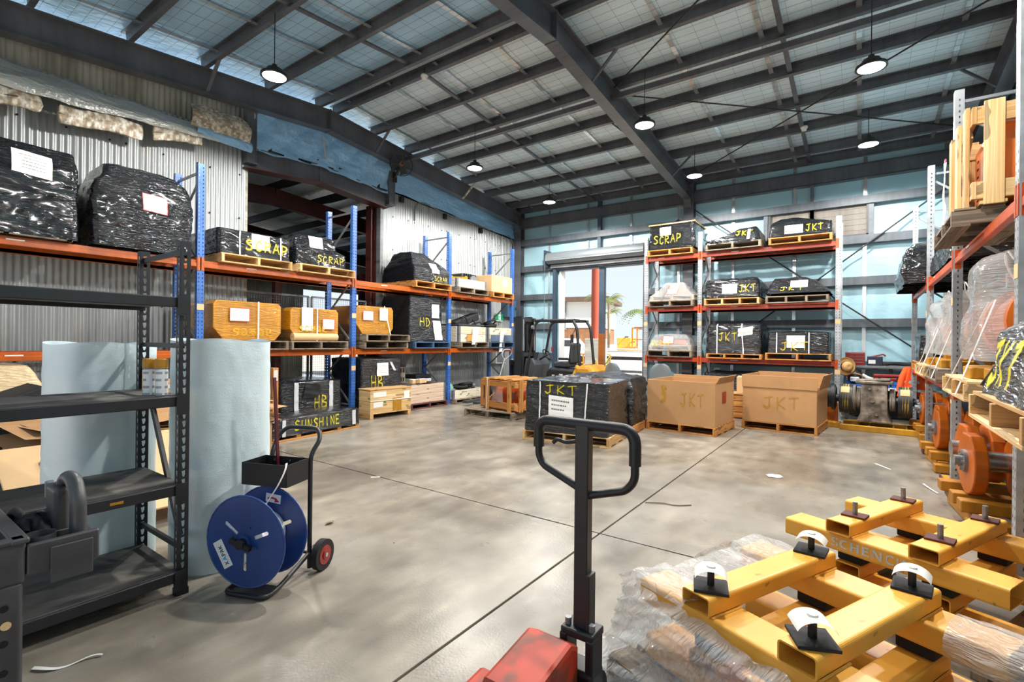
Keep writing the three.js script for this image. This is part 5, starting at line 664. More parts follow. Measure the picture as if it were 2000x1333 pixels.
// ---------------------------------------------------------------- workbench corner by the back wall
{
  const t = thing('workbench', 'grey steel workbench with upper shelf against the blue lined wall', 'workbench', [0.46, 0, -12.75]);
  obj('worktop', rbox(1.45, 0.05, 0.6, 0.006, 0, 0.66, 0.15), M.white, t); obj('upper_shelf', rbox(1.48, 0.05, 0.34, 0.006, 0, 1.09, -0.05), M.grey, t);
  for (const x of [-0.68, 0.68]) for (const z of [-0.1, 0.4]) put('leg', rbox(0.05, 0.64, 0.05, 0.006), M.darkGrey, t, [x, 0.32, z]); for (const x of [-0.68, 0.05, 0.68]) put('shelf_post', rbox(0.07, 0.4, 0.05, 0.006), M.grey, t, [x, 0.87, -0.15]);
  obj('back_panel', box(1.4, 0.62, 0.02, 0, 0.35, -0.12), M.dark, t);
  const c = thing('drawer_chest', 'red steel drawer chest on the upper bench shelf', 'tool chest', [-0.1, 1.115, -12.8]); obj('body', rbox(0.34, 0.27, 0.26, 0.008, 0, 0.135, 0), M.red, c); for (let i = 0; i < 4; i++) { const d = put('drawer', rbox(0.32, 0.055, 0.012, 0.004), M.red, c, [0, 0.04 + i * 0.063, 0.135]); obj('handle', box(0.3, 0.008, 0.012, 0, 0.022, 0.008), M.galv, d); }
  const n = thing('charger_case', 'navy charger case with pale label on the upper bench shelf', 'case', [0.24, 1.115, -12.78]); obj('case', rbox(0.26, 0.19, 0.2, 0.015, 0, 0.095, 0), paint(0x27304a, 0.5), n); flat('label', M.paper, n, 0.12, 0.08, -0.05, 0.08, 0.102); obj('handle', pipe([[-0.06, 0.18, 0], [0.14, 0.24, 0], [0.18, 0.2, 0]], 0.015), M.red, n);
  const r = thing('cable_heap', 'black cables heaped along the upper bench shelf', 'cable', [0.72, 1.115, -12.78]); obj('cable', [curve([[-0.4, 0.02, 0.05], [-0.2, 0.05, 0.1], [0, 0.03, 0], [0.2, 0.06, 0.08], [0.45, 0.02, 0.02]], 0.025), curve([[-0.3, 0.02, 0], [-0.1, 0.06, -0.05], [0.15, 0.03, 0.06], [0.4, 0.03, -0.02]], 0.022)], M.rubber, r); obj('plug', rbox(0.05, 0.04, 0.04, 0.01, -0.44, 0.03, 0.05), M.black, r);
  const h = thing('straw_hat', 'straw hat with dark band hung beside the galvanised post', 'hat', [-0.25, 1.1, -12.235], 0.5); obj('brim', lathe([[0.06, 0], [0.17, -0.01], [0.19, 0.015], [0.17, 0.0]], 0, 0, 0, PI / 2, 0, 0), M.straw, h); obj('crown', lathe([[0.1, 0], [0.1, 0.05], [0.085, 0.11], [0.04, 0.125], [0, 0.11]], 0, 0, 0, PI / 2, 0, 0), M.straw, h); obj('hat_band', cz(0.103, 0.03, 0, 0, 0.02, 28), M.dark, h);
  const e = thing('face_shield', 'black and cream welding headgear on the bench', 'helmet', [-0.1, 0.7, -12.56]); obj('shell', sph(0.13, 0, 0.15, 0).scale(1, 1.15, 1), M.blackPaint, e); obj('strap', [tor(0.12, 0.015, 0, 0.19, 0, 1.1), tor(0.13, 0.012, 0, 0.15, 0, 0.3)], M.straw, e); obj('visor', rbox(0.16, 0.1, 0.04, 0.02, 0, 0.13, 0.12), M.glassPale, e);
  const g = thing('white_torch', 'white curved tool with black tip lying on the bench', 'tool', [0.15, 0.72, -12.6]); obj('body', curve([[-0.12, 0.2, 0], [-0.02, 0.14, 0.02], [0.12, 0.1, 0.05], [0.26, 0.08, 0.06]], 0.035), M.white, g); obj('tip', rbox(0.1, 0.06, 0.06, 0.02, 0.33, 0.07, 0.06), M.yellowOld, g);
  for (const [x, z, s, l] of [[-0.1, -12.43, 0.3, 'blue parts tray under the welding headgear'], [0.3, -12.43, 0.34, 'blue parts tray below the red case']]) { const b = thing('parts_tray', l, 'tray', [x, 0.687, z]); obj('base', box(s, 0.01, 0.24, 0, 0.006, 0), M.binBlue, b); obj('rim', [box(s, 0.12, 0.01, 0, 0.06, -0.12), box(s, 0.05, 0.01, 0, 0.03, 0.12), box(0.01, 0.1, 0.24, -s / 2, 0.05, 0), box(0.01, 0.1, 0.24, s / 2, 0.05, 0)], M.binBlue, b); }
  const rc = thing('red_case', 'flat red tool case propped above the blue tray', 'case', [0.46, 0.82, -12.62]); obj('shell', [rbox(0.5, 0.06, 0.2, 0.02, 0, 0.03, 0), rbox(0.5, 0.06, 0.2, 0.02, 0, 0.1, 0)], M.red, rc); obj('latch', [box(0.04, 0.05, 0.01, -0.15, 0.06, 0.105), box(0.04, 0.05, 0.01, 0.15, 0.06, 0.105)], M.black, rc);
  const bb = thing('blue_bin', 'small blue stacking bin in front of the red case', 'bin', [0.6, 0.687, -12.4]); obj('bin', [box(0.18, 0.01, 0.14, 0, 0.005, 0), box(0.18, 0.12, 0.01, 0, 0.06, -0.07), box(0.18, 0.07, 0.01, 0, 0.035, 0.07), box(0.01, 0.11, 0.14, -0.09, 0.055, 0), box(0.01, 0.11, 0.14, 0.09, 0.055, 0)], M.binBlue, bb); obj('lip', box(0.19, 0.014, 0.02, 0, 0.075, 0.075), M.binBlue, bb);
  const v = thing('hi_vis_jacket', 'orange hi-vis jacket with silver bands hanging beside the bench', 'jacket', [0.84, 0.55, -12.2]);
  obj('jacket_body', surf(30, 24, (u, w) => { const a = u * 2 * PI, k = 0.13 + 0.11 * (1 - w); return [k * Math.cos(a) * (1 + 0.15 * Math.sin(4 * a)), 0.58 * w, 0.07 * Math.sin(a) * (1 + 0.3 * Math.sin(5 * a + 4 * w))]; }), M.hiVis, v); obj('sleeve', [curve([[0.11, 0.54, 0], [0.2, 0.36, 0.02], [0.23, 0.08, 0.03]], 0.055), curve([[-0.11, 0.54, 0], [-0.18, 0.36, 0.02], [-0.22, 0.1, 0.03]], 0.055)], M.hiVis, v); obj('silver_band', [0.1, 0.26].map((y) => { const k = 0.14 + 0.11 * (1 - y / 0.58); return surf(30, 2, (u, w) => { const a = u * 2 * PI; return [k * Math.cos(a) * (1 + 0.15 * Math.sin(4 * a)), y + 0.05 * w, 0.078 * Math.sin(a) * (1 + 0.3 * Math.sin(5 * a + 4 * y))]; }); }), M.tape, v); obj('hook', [tor(0.025, 0.004, 0, 0.62, 0)], M.galv, v);
  const tr = thing('navy_trousers', 'navy work trousers hanging below the hi-vis jacket', 'trousers', [0.84, 0.18, -12.08]); obj('leg', cyl(0.08, 0.07, 0.36, -0.06, 0.18, 0), std({ color: 0x1e2a3c, roughness: 0.85 }), tr); obj('leg', cyl(0.08, 0.07, 0.36, 0.07, 0.18, 0), std({ color: 0x1e2a3c, roughness: 0.85 }), tr);
}
// ---------------------------------------------------------------- gearbox unit on yellow skid
{
  const t = thing('gearbox_unit', 'grimy grey gearbox with black drums either side on yellow skid', 'gearbox', [0.19, 0.1, -11.12], -0.06);
  obj('casting', [ext([[-0.24, 0], [0.28, 0], [0.22, 0.14], [0.21, 0.68], [-0.17, 0.68], [-0.18, 0.16]], 0.4, 0.02, [], 0, 0.06, 0.02), rbox(0.54, 0.05, 0.46, 0.015, 0.02, 0.77, 0.02), rbox(0.5, 0.03, 0.4, 0.01, 0.0, 0.81, 0.02, 0, 0, 0.06)], M.castGrey, t);
  obj('end_flange', [cx(0.2, 0.08, -0.22, 0.46, 0, 28), cx(0.24, 0.05, -0.28, 0.46, 0, 28)], M.castGrey, t); obj('end_flange', cx(0.2, 0.08, 0.28, 0.46, 0, 28), M.castGrey, t); for (const [x, y] of [[-0.04, 0.2], [0.06, 0.2], [-0.04, 0.66], [0.06, 0.66]]) put('bolt', cz(0.022, 0.05, 0, 0, 0, 8), M.castGrey, t, [x, y, 0.23]); put('plug', cz(0.03, 0.04, 0, 0, 0, 14), M.castGrey, t, [0.0, 0.44, 0.225]);
  for (const [x, k] of [[-0.4, 1], [0.46, -1]]) { const d = obj('drum', [cx(0.27, 0.2, x, 0.44, 0.02, 40)], M.blackPaint, t); obj('painted_band', cx(0.2735, 0.1, x + 0.01, 0.44, 0.02, 40), std({ color: 0xffffff, roughness: 0.55, map: tex(128, [0.4, 0.4], (u, w) => mix3([0.16, 0.15, 0.14], [0.66, 0.56, 0.2], clamp((tf(u, w, 4, 4, 701, 3) - 0.42) * 6, 0, 1))) }), d); obj('tag', surf(8, 4, (u, w) => { const a = 0.5 + 0.5 * u; return [x - 0.07 + 0.13 * w, 0.44 + 0.276 * Math.sin(a), 0.02 + 0.276 * Math.cos(a)]; }), M.cardLight, d); }
  obj('coupling', [cx(0.2, 0.16, -0.64, 0.46, 0.04, 32), cx(0.24, 0.05, -0.6, 0.46, 0.04, 32)], M.black, t); for (const a of [0, 2, 4]) put('stud', cx(0.014, 0.12, 0, 0, 0, 8), M.galv, t, [-0.76, 0.46 + 0.1 * Math.sin(a), 0.04 + 0.1 * Math.cos(a)]);
  obj('shaft', cx(0.07, 1.2, 0, 0.44, 0, 20), M.black, t);
  const y = thing('yellow_skid', 'long yellow steel skid under the grimy gearbox', 'skid', [0.19, 0, -11.12], -0.06); for (const z of [0.32, -0.3]) put('rail', rbox(1.15, 0.1, 0.1, 0.01), M.yellowOld, y, [0.1, 0.05, z]); for (const x of [-0.2, -0.05, 0.3, 0.48]) put('web_plate', box(0.02, 0.09, 0.6), M.yellowOld, y, [x, 0.05, 0]); put('end_block', rbox(0.24, 0.1, 0.2, 0.01), M.yellowOld, y, [-0.6, 0.05, 0.1]);
  const o = thing('machine_guard', 'orange guard standing behind the black coupling', 'panel', [-0.5, 0, -11.47]); obj('guard_plate', rbox(0.3, 0.42, 0.1, 0.01, 0, 0.21, 0), M.orange, o); obj('foot', box(0.34, 0.03, 0.16, 0, 0.015, 0), M.orangeDeep, o);
}
// ---------------------------------------------------------------- right racking
const RR = -PI / 2;
rack('steel_rack', 'galvanised racking with orange beams opposite the corrugated wall', [0.79, 0, -12.05], RR, [0, 2.55, 5.07, 7.72, 10.3], 0.92, [4.2, 4.2, 4.25, 5.4, 5.4], [2.52, 1.14], { post: M.galvPost, beam: M.rightBeam, plate: paint(0xe0560f, 0.4), tagged: true, skip: [[4, 2.52, 1]] });
const RX = (d) => d;
pallet([1.18, 2.52, -5.95], RR, M.greyWood, 'weathered pallet high on orange beam under the framed crate');
{
  const t = thing('framed_crate', 'framed timber crate with orange casing, highest on the galvanised racking', 'crate', [1.2, 2.67, -5.85], RR), W = 1.05, D = 0.95, H = 0.82; let k = 0;
  const S = (w, h, d, x, y, z, rz = 0) => put('slat', rbox(w, h, d, 0.004), M.pine[k++ % 3], t, [x, y, z], [0, 0, rz]);
  for (const z of [D / 2, -D / 2]) { for (const x of [-0.38, 0.38, -0.02]) S(0.13, H, 0.03, x, H / 2, z + 0.03 * Math.sign(z)); for (const y of [0.12, H - 0.1]) S(W, 0.14, 0.03, 0, y, z); S(0.7, 0.07, 0.02, 0.1, H / 2, z, 0.6); }
  for (const x of [-W / 2, W / 2]) { for (const z of [-0.36, 0.36]) S(0.03, H, 0.12, x, H / 2, z); for (const y of [0.12, H - 0.1]) S(0.03, 0.14, D, x - 0.02 * Math.sign(x), y, 0); } for (let i = 0; i < 4; i++) S(W, 0.025, 0.16, 0, 0.02, -0.36 + i * 0.24);
  const o = thing('orange_casing', 'orange slotted casing inside the framed crate', 'machine part', [1.2, 2.72, -5.85], RR); obj('shell', rbox(0.8, 0.62, 0.7, 0.06, 0, 0.33, 0), M.orange, o); obj('slot', Array.from({ length: 6 }, (_, i) => [box(0.06, 0.012, 0.02, -0.2, 0.14 + i * 0.07, 0.345), box(0.06, 0.012, 0.02, 0.2, 0.14 + i * 0.07, 0.345)]).flat(), M.dark, o);
  const p = thing('document_pouch', 'white and pink document pouch hanging on the framed crate', 'pouch', [0.672, 2.74, -6.42], RR); obj('pouch', surf(8, 14, (u, v) => [0.14 * (u - 0.5), 0.6 * v, 0.03 * f3(u * 4, v * 4, 4)]), M.paper, p); obj('pink_tab', box(0.06, 0.08, 0.01, 0.02, 0.6, 0.01), std({ color: 0xd85a78, roughness: 0.7 }), p);
}
wrapLoad('long black wrapped load overhanging the upper beam toward the blue wall', 'load', [1.08, 2.54, -10.9], RR, [[-0.02, 1.0, 0.52], [0.2, 1.05, 0.56], [0.5, 1.0, 0.5], [0.62, 0.9, 0.4]], { amp: 0.03 });
wrapLoad('black wrapped load on the upper beam beside the framed crate pallet', 'load', [1.28, 2.54, -8.3], RR, [[0, 0.95, 0.45], [0.25, 0.95, 0.45], [0.36, 0.8, 0.36]], { amp: 0.025 });
// mid level
const mids = [[-3.3, M.pine, 'pale pallet under silver film load, jutting from the racking', 0.1], [-5.42, M.pine, 'pale pallet under the largest orange machine in clear film', 0.0], [-7.72, M.greyWood, 'grey pallet under orange machine between galvanised posts', 0.06], [-8.84, M.pine, 'pale pallet under the farther orange machine in clear film', 0.04], [-10.35, M.orangeWood, 'brown pallet under black bundle at the bench end of racking', 0.1]];
for (const [z, w, l, o] of mids) pallet([1.2 + o - (z > -4 ? 0.2 : 0), 1.14, z], RR, w, l, { mid: 3 });
function machine(z, label, s, o = 0) {
  const t = thing('orange_machine', label, 'machine', [1.2 + o, 1.29, z], RR, 'orange vibrator machines under clear film');
  for (const zz of [0.34, 0, -0.34]) put('foot_rail', rbox(0.34, 0.09, 0.16, 0.01), M.yellowOld, t, [zz * 1.2, 0.045, 0.42 - Math.abs(zz) * 0.2]); obj('base_frame', [rbox(1.0, 0.08, 0.14, 0.01, 0, 0.06, 0.2), rbox(1.0, 0.08, 0.14, 0.01, 0, 0.06, -0.25), rbox(0.16, 0.12, 0.7, 0.01, 0.3, 0.1, 0)], M.yellowOld, t);
  obj('casing', [cx(0.24 * s, 0.5, 0.05, 0.44, 0.05, 32), rbox(0.5, 0.4 * s, 0.5, 0.06, 0.05, 0.34, 0.0)], M.orange, t); for (const x of [-0.38, 0.44]) obj('weight_cover', [cx(0.27 * s, 0.2, x, 0.44, 0.06, 32), cx(0.1, 0.26, x, 0.44, 0.06, 20)], M.orange, t);
  obj('clear_film', surf(70, 26, (u, v) => { const a = u * 2 * PI, q = 0.92 + 0.2 * f3(Math.cos(a) * 3 + z, v * 4, Math.sin(a) * 3, 3) - 0.14 * v, k = 1 / Math.pow(Math.pow(Math.abs(Math.cos(a)), 5) + Math.pow(Math.abs(Math.sin(a)), 5), 0.2), e = v > 0.8 ? Math.sqrt(Math.max(0, 1 - ((v - 0.8) / 0.2) ** 2)) : 1; return [0.5 * q * k * Math.cos(a) * e, 0.12 + 0.74 * s * Math.min(1, v * 1.1) + 0.06 * f3(a * 2, v * 3, z), 0.45 * q * k * Math.sin(a) * e + 0.05]; }, (u, v) => [u * 4, v * 1.2]), M.clear, t);
  for (const x of [-0.3, 0.3]) obj('tie_strap', [bar([x, -0.12, 0.6], [x * 0.4, 0.62, 0.35], 0.012, 0.004)], M.strap, t); obj('strap_tail', curve([[0.0, 0.72, 0.2], [0.05, 0.9, 0.28], [0.2, 0.98, 0.3], [0.3, 0.9, 0.28]], 0.008, 20, 6), M.strap, t);
}
machine(-5.4, 'largest orange machine draped in clear film on pale pallet', 1.12); machine(-7.7, 'orange machine draped in clear film on grey pallet', 1, 0.06); machine(-8.82, 'farther orange machine draped in clear film with yellow feet', 0.95, 0.04);
wrapLoad('short black wrapped bundle at bench end of the racking', 'load', [1.25, 1.29, -10.35], RR, brick(0.42, 0.5, 0.42), { amp: 0.02 });
wrapLoad('silvery black film load with yellow spray, jutting from the racking', 'load', [1.05, 1.29, -3.28], RR, [[0, 0.5, 0.5], [0.34, 0.5, 0.42], [0.44, 0.4, 0.3]], { mat: phy({ color: 0x5a5f66, roughness: 0.18, metalness: 0.5, bumpMap: filmB, bumpScale: 0.03 }), amp: 0.02 }).decal('lettering', spray('JKT', 0xd6c400, 18, 0.6), 'front', -0.46, 0.2, 0.02, 0.32);
{ const t = thing('black_sheet', 'black rubber sheet leaning under the silvery film load', 'sheet', [0.62, 1.3, -3.85], RR); obj('sheet', ext([[-0.3, 0], [0.3, 0], [0.26, 0.2]], 0.02, 0.003), M.blackMat, t); obj('edge_trim', bar([-0.3, 0.01, 0.012], [0.26, 0.2, 0.012], 0.012, 0.006), M.darkGrey, t); }
// floor level: eccentric weights on skids
function exciter(x, z, turn, label, s = 1) {
  const t = thing('eccentric_exciter', label, 'machine', [x, 0.24, z], turn, 'orange eccentric exciters on the floor'), R = 0.27 * s;
  const prof = []; for (let i = 0; i <= 26; i++) { const a = PI * (0.95 + 1.1 * i / 26); prof.push([R * Math.cos(a), R * Math.sin(a)]); } prof.push([R * 0.85, R * 0.55], [R * 0.45, R * 0.95], [-R * 0.45, R * 0.95], [-R * 0.85, R * 0.55]);
  for (const k of [-0.18, 0.14]) { const w = obj('weight', ext(prof, k < 0 ? 0.1 : 0.12, 0.012, [], k, R * 0.98, 0, 0, PI / 2, 0), M.orange, t); if (k < 0) { obj('hub', [cx(0.1, 0.03, k - 0.06, R * 1.05, 0, 10), cx(0.045, 0.08, k - 0.09, R * 1.05, 0, 12)], M.galv, w); for (let i = 0; i < 6; i++) obj('hub_bolt', cx(0.012, 0.03, k - 0.08, R * 1.05 + 0.075 * Math.sin(i), 0.075 * Math.cos(i), 6), M.chrome, w); } }
  obj('shaft', cx(0.085, 0.5, 0.0, R * 1.1, 0, 28), M.chrome, t); obj('rear_weight', [ext(prof, 0.1, 0.012, [], -0.1, R * 1.05, -0.52, 0, PI / 2, 0)], M.orange, t); obj('rear_weight', [ext(prof, 0.1, 0.012, [], 0.06, R * 1.05, -0.52, 0, PI / 2, 0)], M.orange, t); obj('rear_shaft', cx(0.085, 0.46, 0, R * 1.1, -0.52, 24), M.chrome, t);
  const y = thing('machine_skid', label.replace('orange exciter', 'ochre steel skid under the exciter'), 'skid', [x, 0, z], turn, 'steel skids under the exciters'); for (const zz of [0.22, -0.05, -0.5]) put('rail', rbox(0.6, 0.1, 0.14, 0.012), M.orangeSkid, y, [-0.02, 0.18, zz]); put('arm', rbox(0.1, 0.12, 0.85, 0.012), M.orangeSkid, y, [0.18, 0.065, -0.12], [0, 0.25, 0]); put('arm', rbox(0.1, 0.12, 0.85, 0.012), M.orangeSkid, y, [-0.2, 0.065, -0.12]); put('rail', rbox(0.6, 0.1, 0.14, 0.012), M.orangeSkid, y, [0, 0.055, 0.38]);
}
M.orangeSkid = paint(0xc98518, 0.55);
exciter(1.0, -5.95, 0.08, 'orange exciter nearest the tall galvanised post, with grey hub'); exciter(1.02, -8.3, 0.05, 'orange exciter in the middle of the floor row', 0.92); exciter(1.06, -10.75, 0.05, 'orange exciter beside the bench end of the floor row', 0.9);
for (const [z, l] of [[-7.2, 'yellow steel block between the first two exciters'], [-9.2, 'yellow steel block between the farther exciters'], [-6.75, 'yellow hollow rail end beside the galvanised foot']]) { const t = thing('yellow_block', l, 'block', [1.05, 0, z]); obj('rail', rbox(0.62, 0.1, 0.22, 0.012, 0, 0.05, 0), M.yellowOld, t); obj('end_plate', box(0.01, 0.11, 0.24, -0.315, 0.055, 0), M.rust, t); }
{ const t = thing('grey_pump', 'grey machine casting lying under the racking behind exciters', 'machine part', [1.5, 0, -7.5]); obj('casing', [cx(0.24, 0.5, 0, 0.3, 0, 24), rbox(0.5, 0.3, 0.5, 0.04, 0, 0.15, 0)], M.galv, t); obj('flange', cx(0.3, 0.04, -0.26, 0.32, 0, 24), M.grey, t); const b = wrapLoad('dark wrapped bundle on the floor behind the nearest exciter', 'load', [1.45, 0, -4.9], RR, brick(0.5, 0.35, 0.6), { amp: 0.03 }); }
// ---------------------------------------------------------------- yellow base frames in the foreground
const rr = (w, h, r, n = 4) => { const o = []; for (const [x, y, a] of [[w / 2 - r, h / 2 - r, 0], [-w / 2 + r, h / 2 - r, PI / 2], [-w / 2 + r, -h / 2 + r, PI], [w / 2 - r, -h / 2 + r, 1.5 * PI]]) for (let i = 0; i <= n; i++) o.push([x + r * Math.cos(a + i / n * PI / 2), y + r * Math.sin(a + i / n * PI / 2)]); return o; };
const rhs = (w, h, L, t = 0.006, r = 0.014) => ext(rr(w, h, r), L, 0, [rr(w - 2 * t, h - 2 * t, Math.max(0.004, r - t))]);
const FT = THREE.MathUtils.degToRad(-24.8), AB = (a, b, y = 0) => [a * 0.4195 + b * 0.9078, y, -a * 0.9078 + b * 0.4195];
function frame(a, b, top, label, group, deco) {                         // (a,b) = middle of the frame, cross tubes on long tubes
  const t = thing('base_frame', label, 'steel frame', AB(a, b, 0), FT, group), hc = 0.075, hl = 0.1;
  const ct = rhs(0.13, hc, 0.9), lt = rhs(0.185, hl, 1.02);
  for (const x of [-0.2, 0.2]) put('cross_tube', ct, M.yellow, t, [x, top - hc / 2, 0]); for (const z of [0.345, -0.36]) put('long_tube', lt, M.yellow, t, [0, top - hc - hl / 2, z], [0, PI / 2, 0]);
  for (const x of [-0.2, 0.2]) for (const z of [0.345, -0.36]) for (const e of [-0.066, 0.066]) put('weld', weldG, M.yellow, t, [x + e, top - hc + 0.002, z], [0, 0, 0.78]);
  deco?.(t, top); return t;
}
const weldG = box(0.008, 0.008, 0.18), FG = 'stacked yellow base frames';
// lower frames first, then the upper ones resting on them through rubber pads
function padPlate(t, x, z, top, m, w, d, rot) { const p = put('pad_plate', rbox(w, 0.012, d, 0.003), m, t, [x, top + 0.006, z], [0, rot, 0]); return p; }
const stud = (p) => obj('stud', [cyl(0.013, 0.013, 0.075, 0, 0.04, 0, 0, 0, 0, 16)], M.galv, p);
pallet(AB(2.055, -1.105), FT, M.greyWood, 'weathered pallet under the film-draped yellow frames');
const lowPads = (t, top) => { for (const x of [-0.2, 0.2]) for (const z of [0.36, -0.36]) obj('rubber_pad', rbox(0.13, 0.058, 0.12, 0.008, x, top + 0.03, z), M.rubber, t); };
const U1 = 0.56, U2 = 0.54;
frame(2.06, -1.09, U1 - 0.175 - 0.06, 'lower yellow frame under the film-draped frame, on the pallet', FG, lowPads);
frame(2.055, -1.12, U1, 'film-draped yellow frame with black pads and white plastic caps', FG, (t, top) => {
  for (const [x, z, r] of [[-0.2, 0.36, 0.7], [-0.2, -0.36, 0.35], [0.2, 0.36, 0.85], [0.2, -0.36, 0.3]]) {
    const p = padPlate(t, x, z, top, M.blackMat, 0.13, 0.13, r); obj('dowel', cyl(0.014, 0.014, 0.06, 0, 0.03, 0, 0, 0, 0, 14), M.black, p);
    obj('white_cap', [surf(14, 4, (u, v) => { const a = lerp(-1.25, 1.25, u); return [0.062 * Math.sin(a) * 1.05, 0.028 + 0.05 * Math.cos(a), (v - 0.5) * 0.1]; }), cyl(0.016, 0.018, 0.008, 0, 0.08, 0)], std({ color: 0xe4e2da, roughness: 0.55, side: THREE.DoubleSide }), p);
  }
});
frame(3.5, -1.27, U2 - 0.175 - 0.06, 'lower yellow frame under the lettered frame', FG, lowPads);
{ const t = thing('timber_bearer', 'pair of timber bearers under the lettered yellow frames', 'timber', AB(3.5, -1.27), FT); for (const x of [-0.4, 0.4]) put('bearer', rbox(0.1, 0.129, 1.0, 0.006), M.greyWood[0], t, [x, 0.0645, 0]); }
frame(3.46, -1.3, U2, 'yellow frame with stencilled grey lettering, rusty plates and studs', FG, (t, top) => {
  for (const x of [-0.2, 0.2]) for (const z of [0.26, -0.34]) stud(padPlate(t, x, z, top, M.rust, 0.12, 0.1, 0.2));
  const al = canvasTex(512, 128, (g, w, h) => { g.fillStyle = '#000'; g.fillRect(0, 0, w, h); g.fillStyle = '#fff'; g.font = 'bold 104px sans-serif'; g.setTransform(0.92, 0, 0, 1, 0, 0); g.fillText('SCHENCK', 8, 100); g.setTransform(1, 0, 0, 1, 0, 0); g.globalCompositeOperation = 'source-over'; g.fillStyle = '#000'; for (let i = 0; i < 7; i++) g.fillRect(36 + i * 72, 0, 5, h); g.fillRect(440, 56, 72, 8); for (let i = 0; i < 900; i++) { g.globalAlpha = 0.5; g.fillRect(rnd(0, w), rnd(0, h), 3, 2); } }); al.colorSpace = '';
  put('stencil_lettering', new THREE.PlaneGeometry(0.44, 0.085), std({ color: 0xc9ccca, roughness: 0.6, alphaMap: al, transparent: true }), t, [-0.03, top - 0.075 - 0.05, 0.345 + 0.0935]);
});
frame(3.62, -0.22, 0.49, 'yellow frame with bolted yellow plates beside the galvanised post', FG, (t, top) => { for (const x of [-0.2, 0.2]) for (const z of [0.3, -0.34]) stud(padPlate(t, x, z, top, M.yellow, 0.12, 0.09, 0.1)); });
frame(3.62, -0.22, 0.255, 'lowest yellow frame beside the galvanised post', FG, lowPads);
{ const t = thing('timber_bearer', 'timber bearers under the frames beside the galvanised post', 'timber', AB(3.62, -0.22), FT); for (const x of [-0.4, 0.4]) put('bearer', rbox(0.1, 0.079, 0.9, 0.006), M.greyWood[1], t, [x, 0.0395, 0]); }
{ // loose stretch film over the near frame
  const t = thing('stretch_film', 'crumpled clear stretch film draped over the yellow frame with white caps', 'plastic film', AB(2.055, -1.12), FT);
  const fold = (x, y, z, k) => 0.05 * (f3(x * 5 + k, y * 7, z * 5, 3) - 0.5) + 0.03 * Math.pow(1 - Math.abs(2 * f3(x * 7 + y * 4, y * 3 + k, k, 2) - 1), 3);
  obj('front_drape', surf(130, 40, (u, v) => { const x = lerp(-0.56, 0.62, u), q = v, f = 1.5 * fold(x + 0.5 * q, q, 0, 3), y = lerp(U1 - 0.095, 0.03, q) - 0.04 * Math.max(0, u - 0.2) * (1 - q); return [x - 0.1 * q * (1 - u), y, 0.455 + 0.17 * Math.pow(q, 1.4) * (1.2 - u * 0.8) + f]; }, (u, v) => [u * 1.3, v * 0.7]), M.stretch, t);
  obj('side_drape', surf(90, 34, (u, v) => { const z = lerp(0.5, -0.55, u), q = v, f = 1.5 * fold(q, q, z, 13); return [-0.53 - 0.14 * Math.pow(q, 1.5) - f, lerp(U1 - 0.07, 0.05, q) - 0.02 * Math.sin(z * 9), z]; }, (u, v) => [u * 1.1, v * 0.6]), M.stretch, t);
  obj('top_wrap', surf(70, 26, (u, v) => { const z = lerp(0.47, -0.5, u), x = lerp(-0.545, -0.27 + 0.06 * Math.sin(z * 6), v), over = Math.abs(z - 0.345) < 0.12 || Math.abs(z + 0.36) < 0.12 ? 0 : -0.03; return [x, U1 - 0.07 + over + 0.035 * f3(x * 12, z * 12, 3, 3), z]; }, (u, v) => [u, v * 0.3]), M.stretch, t);
  obj('end_wrap', surf(60, 34, (u, v) => { const a = lerp(-2.2, 2.2, u), x = lerp(0.34, 0.6, v); return [x, U1 - 0.125 + (0.066 + 0.03 * f3(a * 3, x * 9, 1)) * Math.cos(a), -0.36 - (0.11 + 0.03 * f3(a * 2, x * 9, 8)) * Math.sin(a)]; }, (u, v) => [u, v * 0.4]), M.stretch, t);
  obj('end_drape', surf(60, 30, (u, v) => { const z = lerp(0.5, -0.5, u); return [0.6 + 0.16 * v + 2 * fold(v, v, z, 23), lerp(U1 - 0.08, 0.05, v), z]; }, (u, v) => [u, v * 0.6]), M.stretch, t);
  obj('trailing_tail', surf(40, 20, (u, v) => { const x = lerp(-0.68, -0.3, u), z = lerp(0.46, 0.8, v); return [x - 0.1 * v, 0.04 + 0.16 * (1 - v) * f3(x * 5, z * 5, 3) + 0.05 * f3(x * 11, z * 11, 5), z - 0.25 * (1 - u)]; }, (u, v) => [u * 0.6, v * 0.5]), M.stretch, t);
}
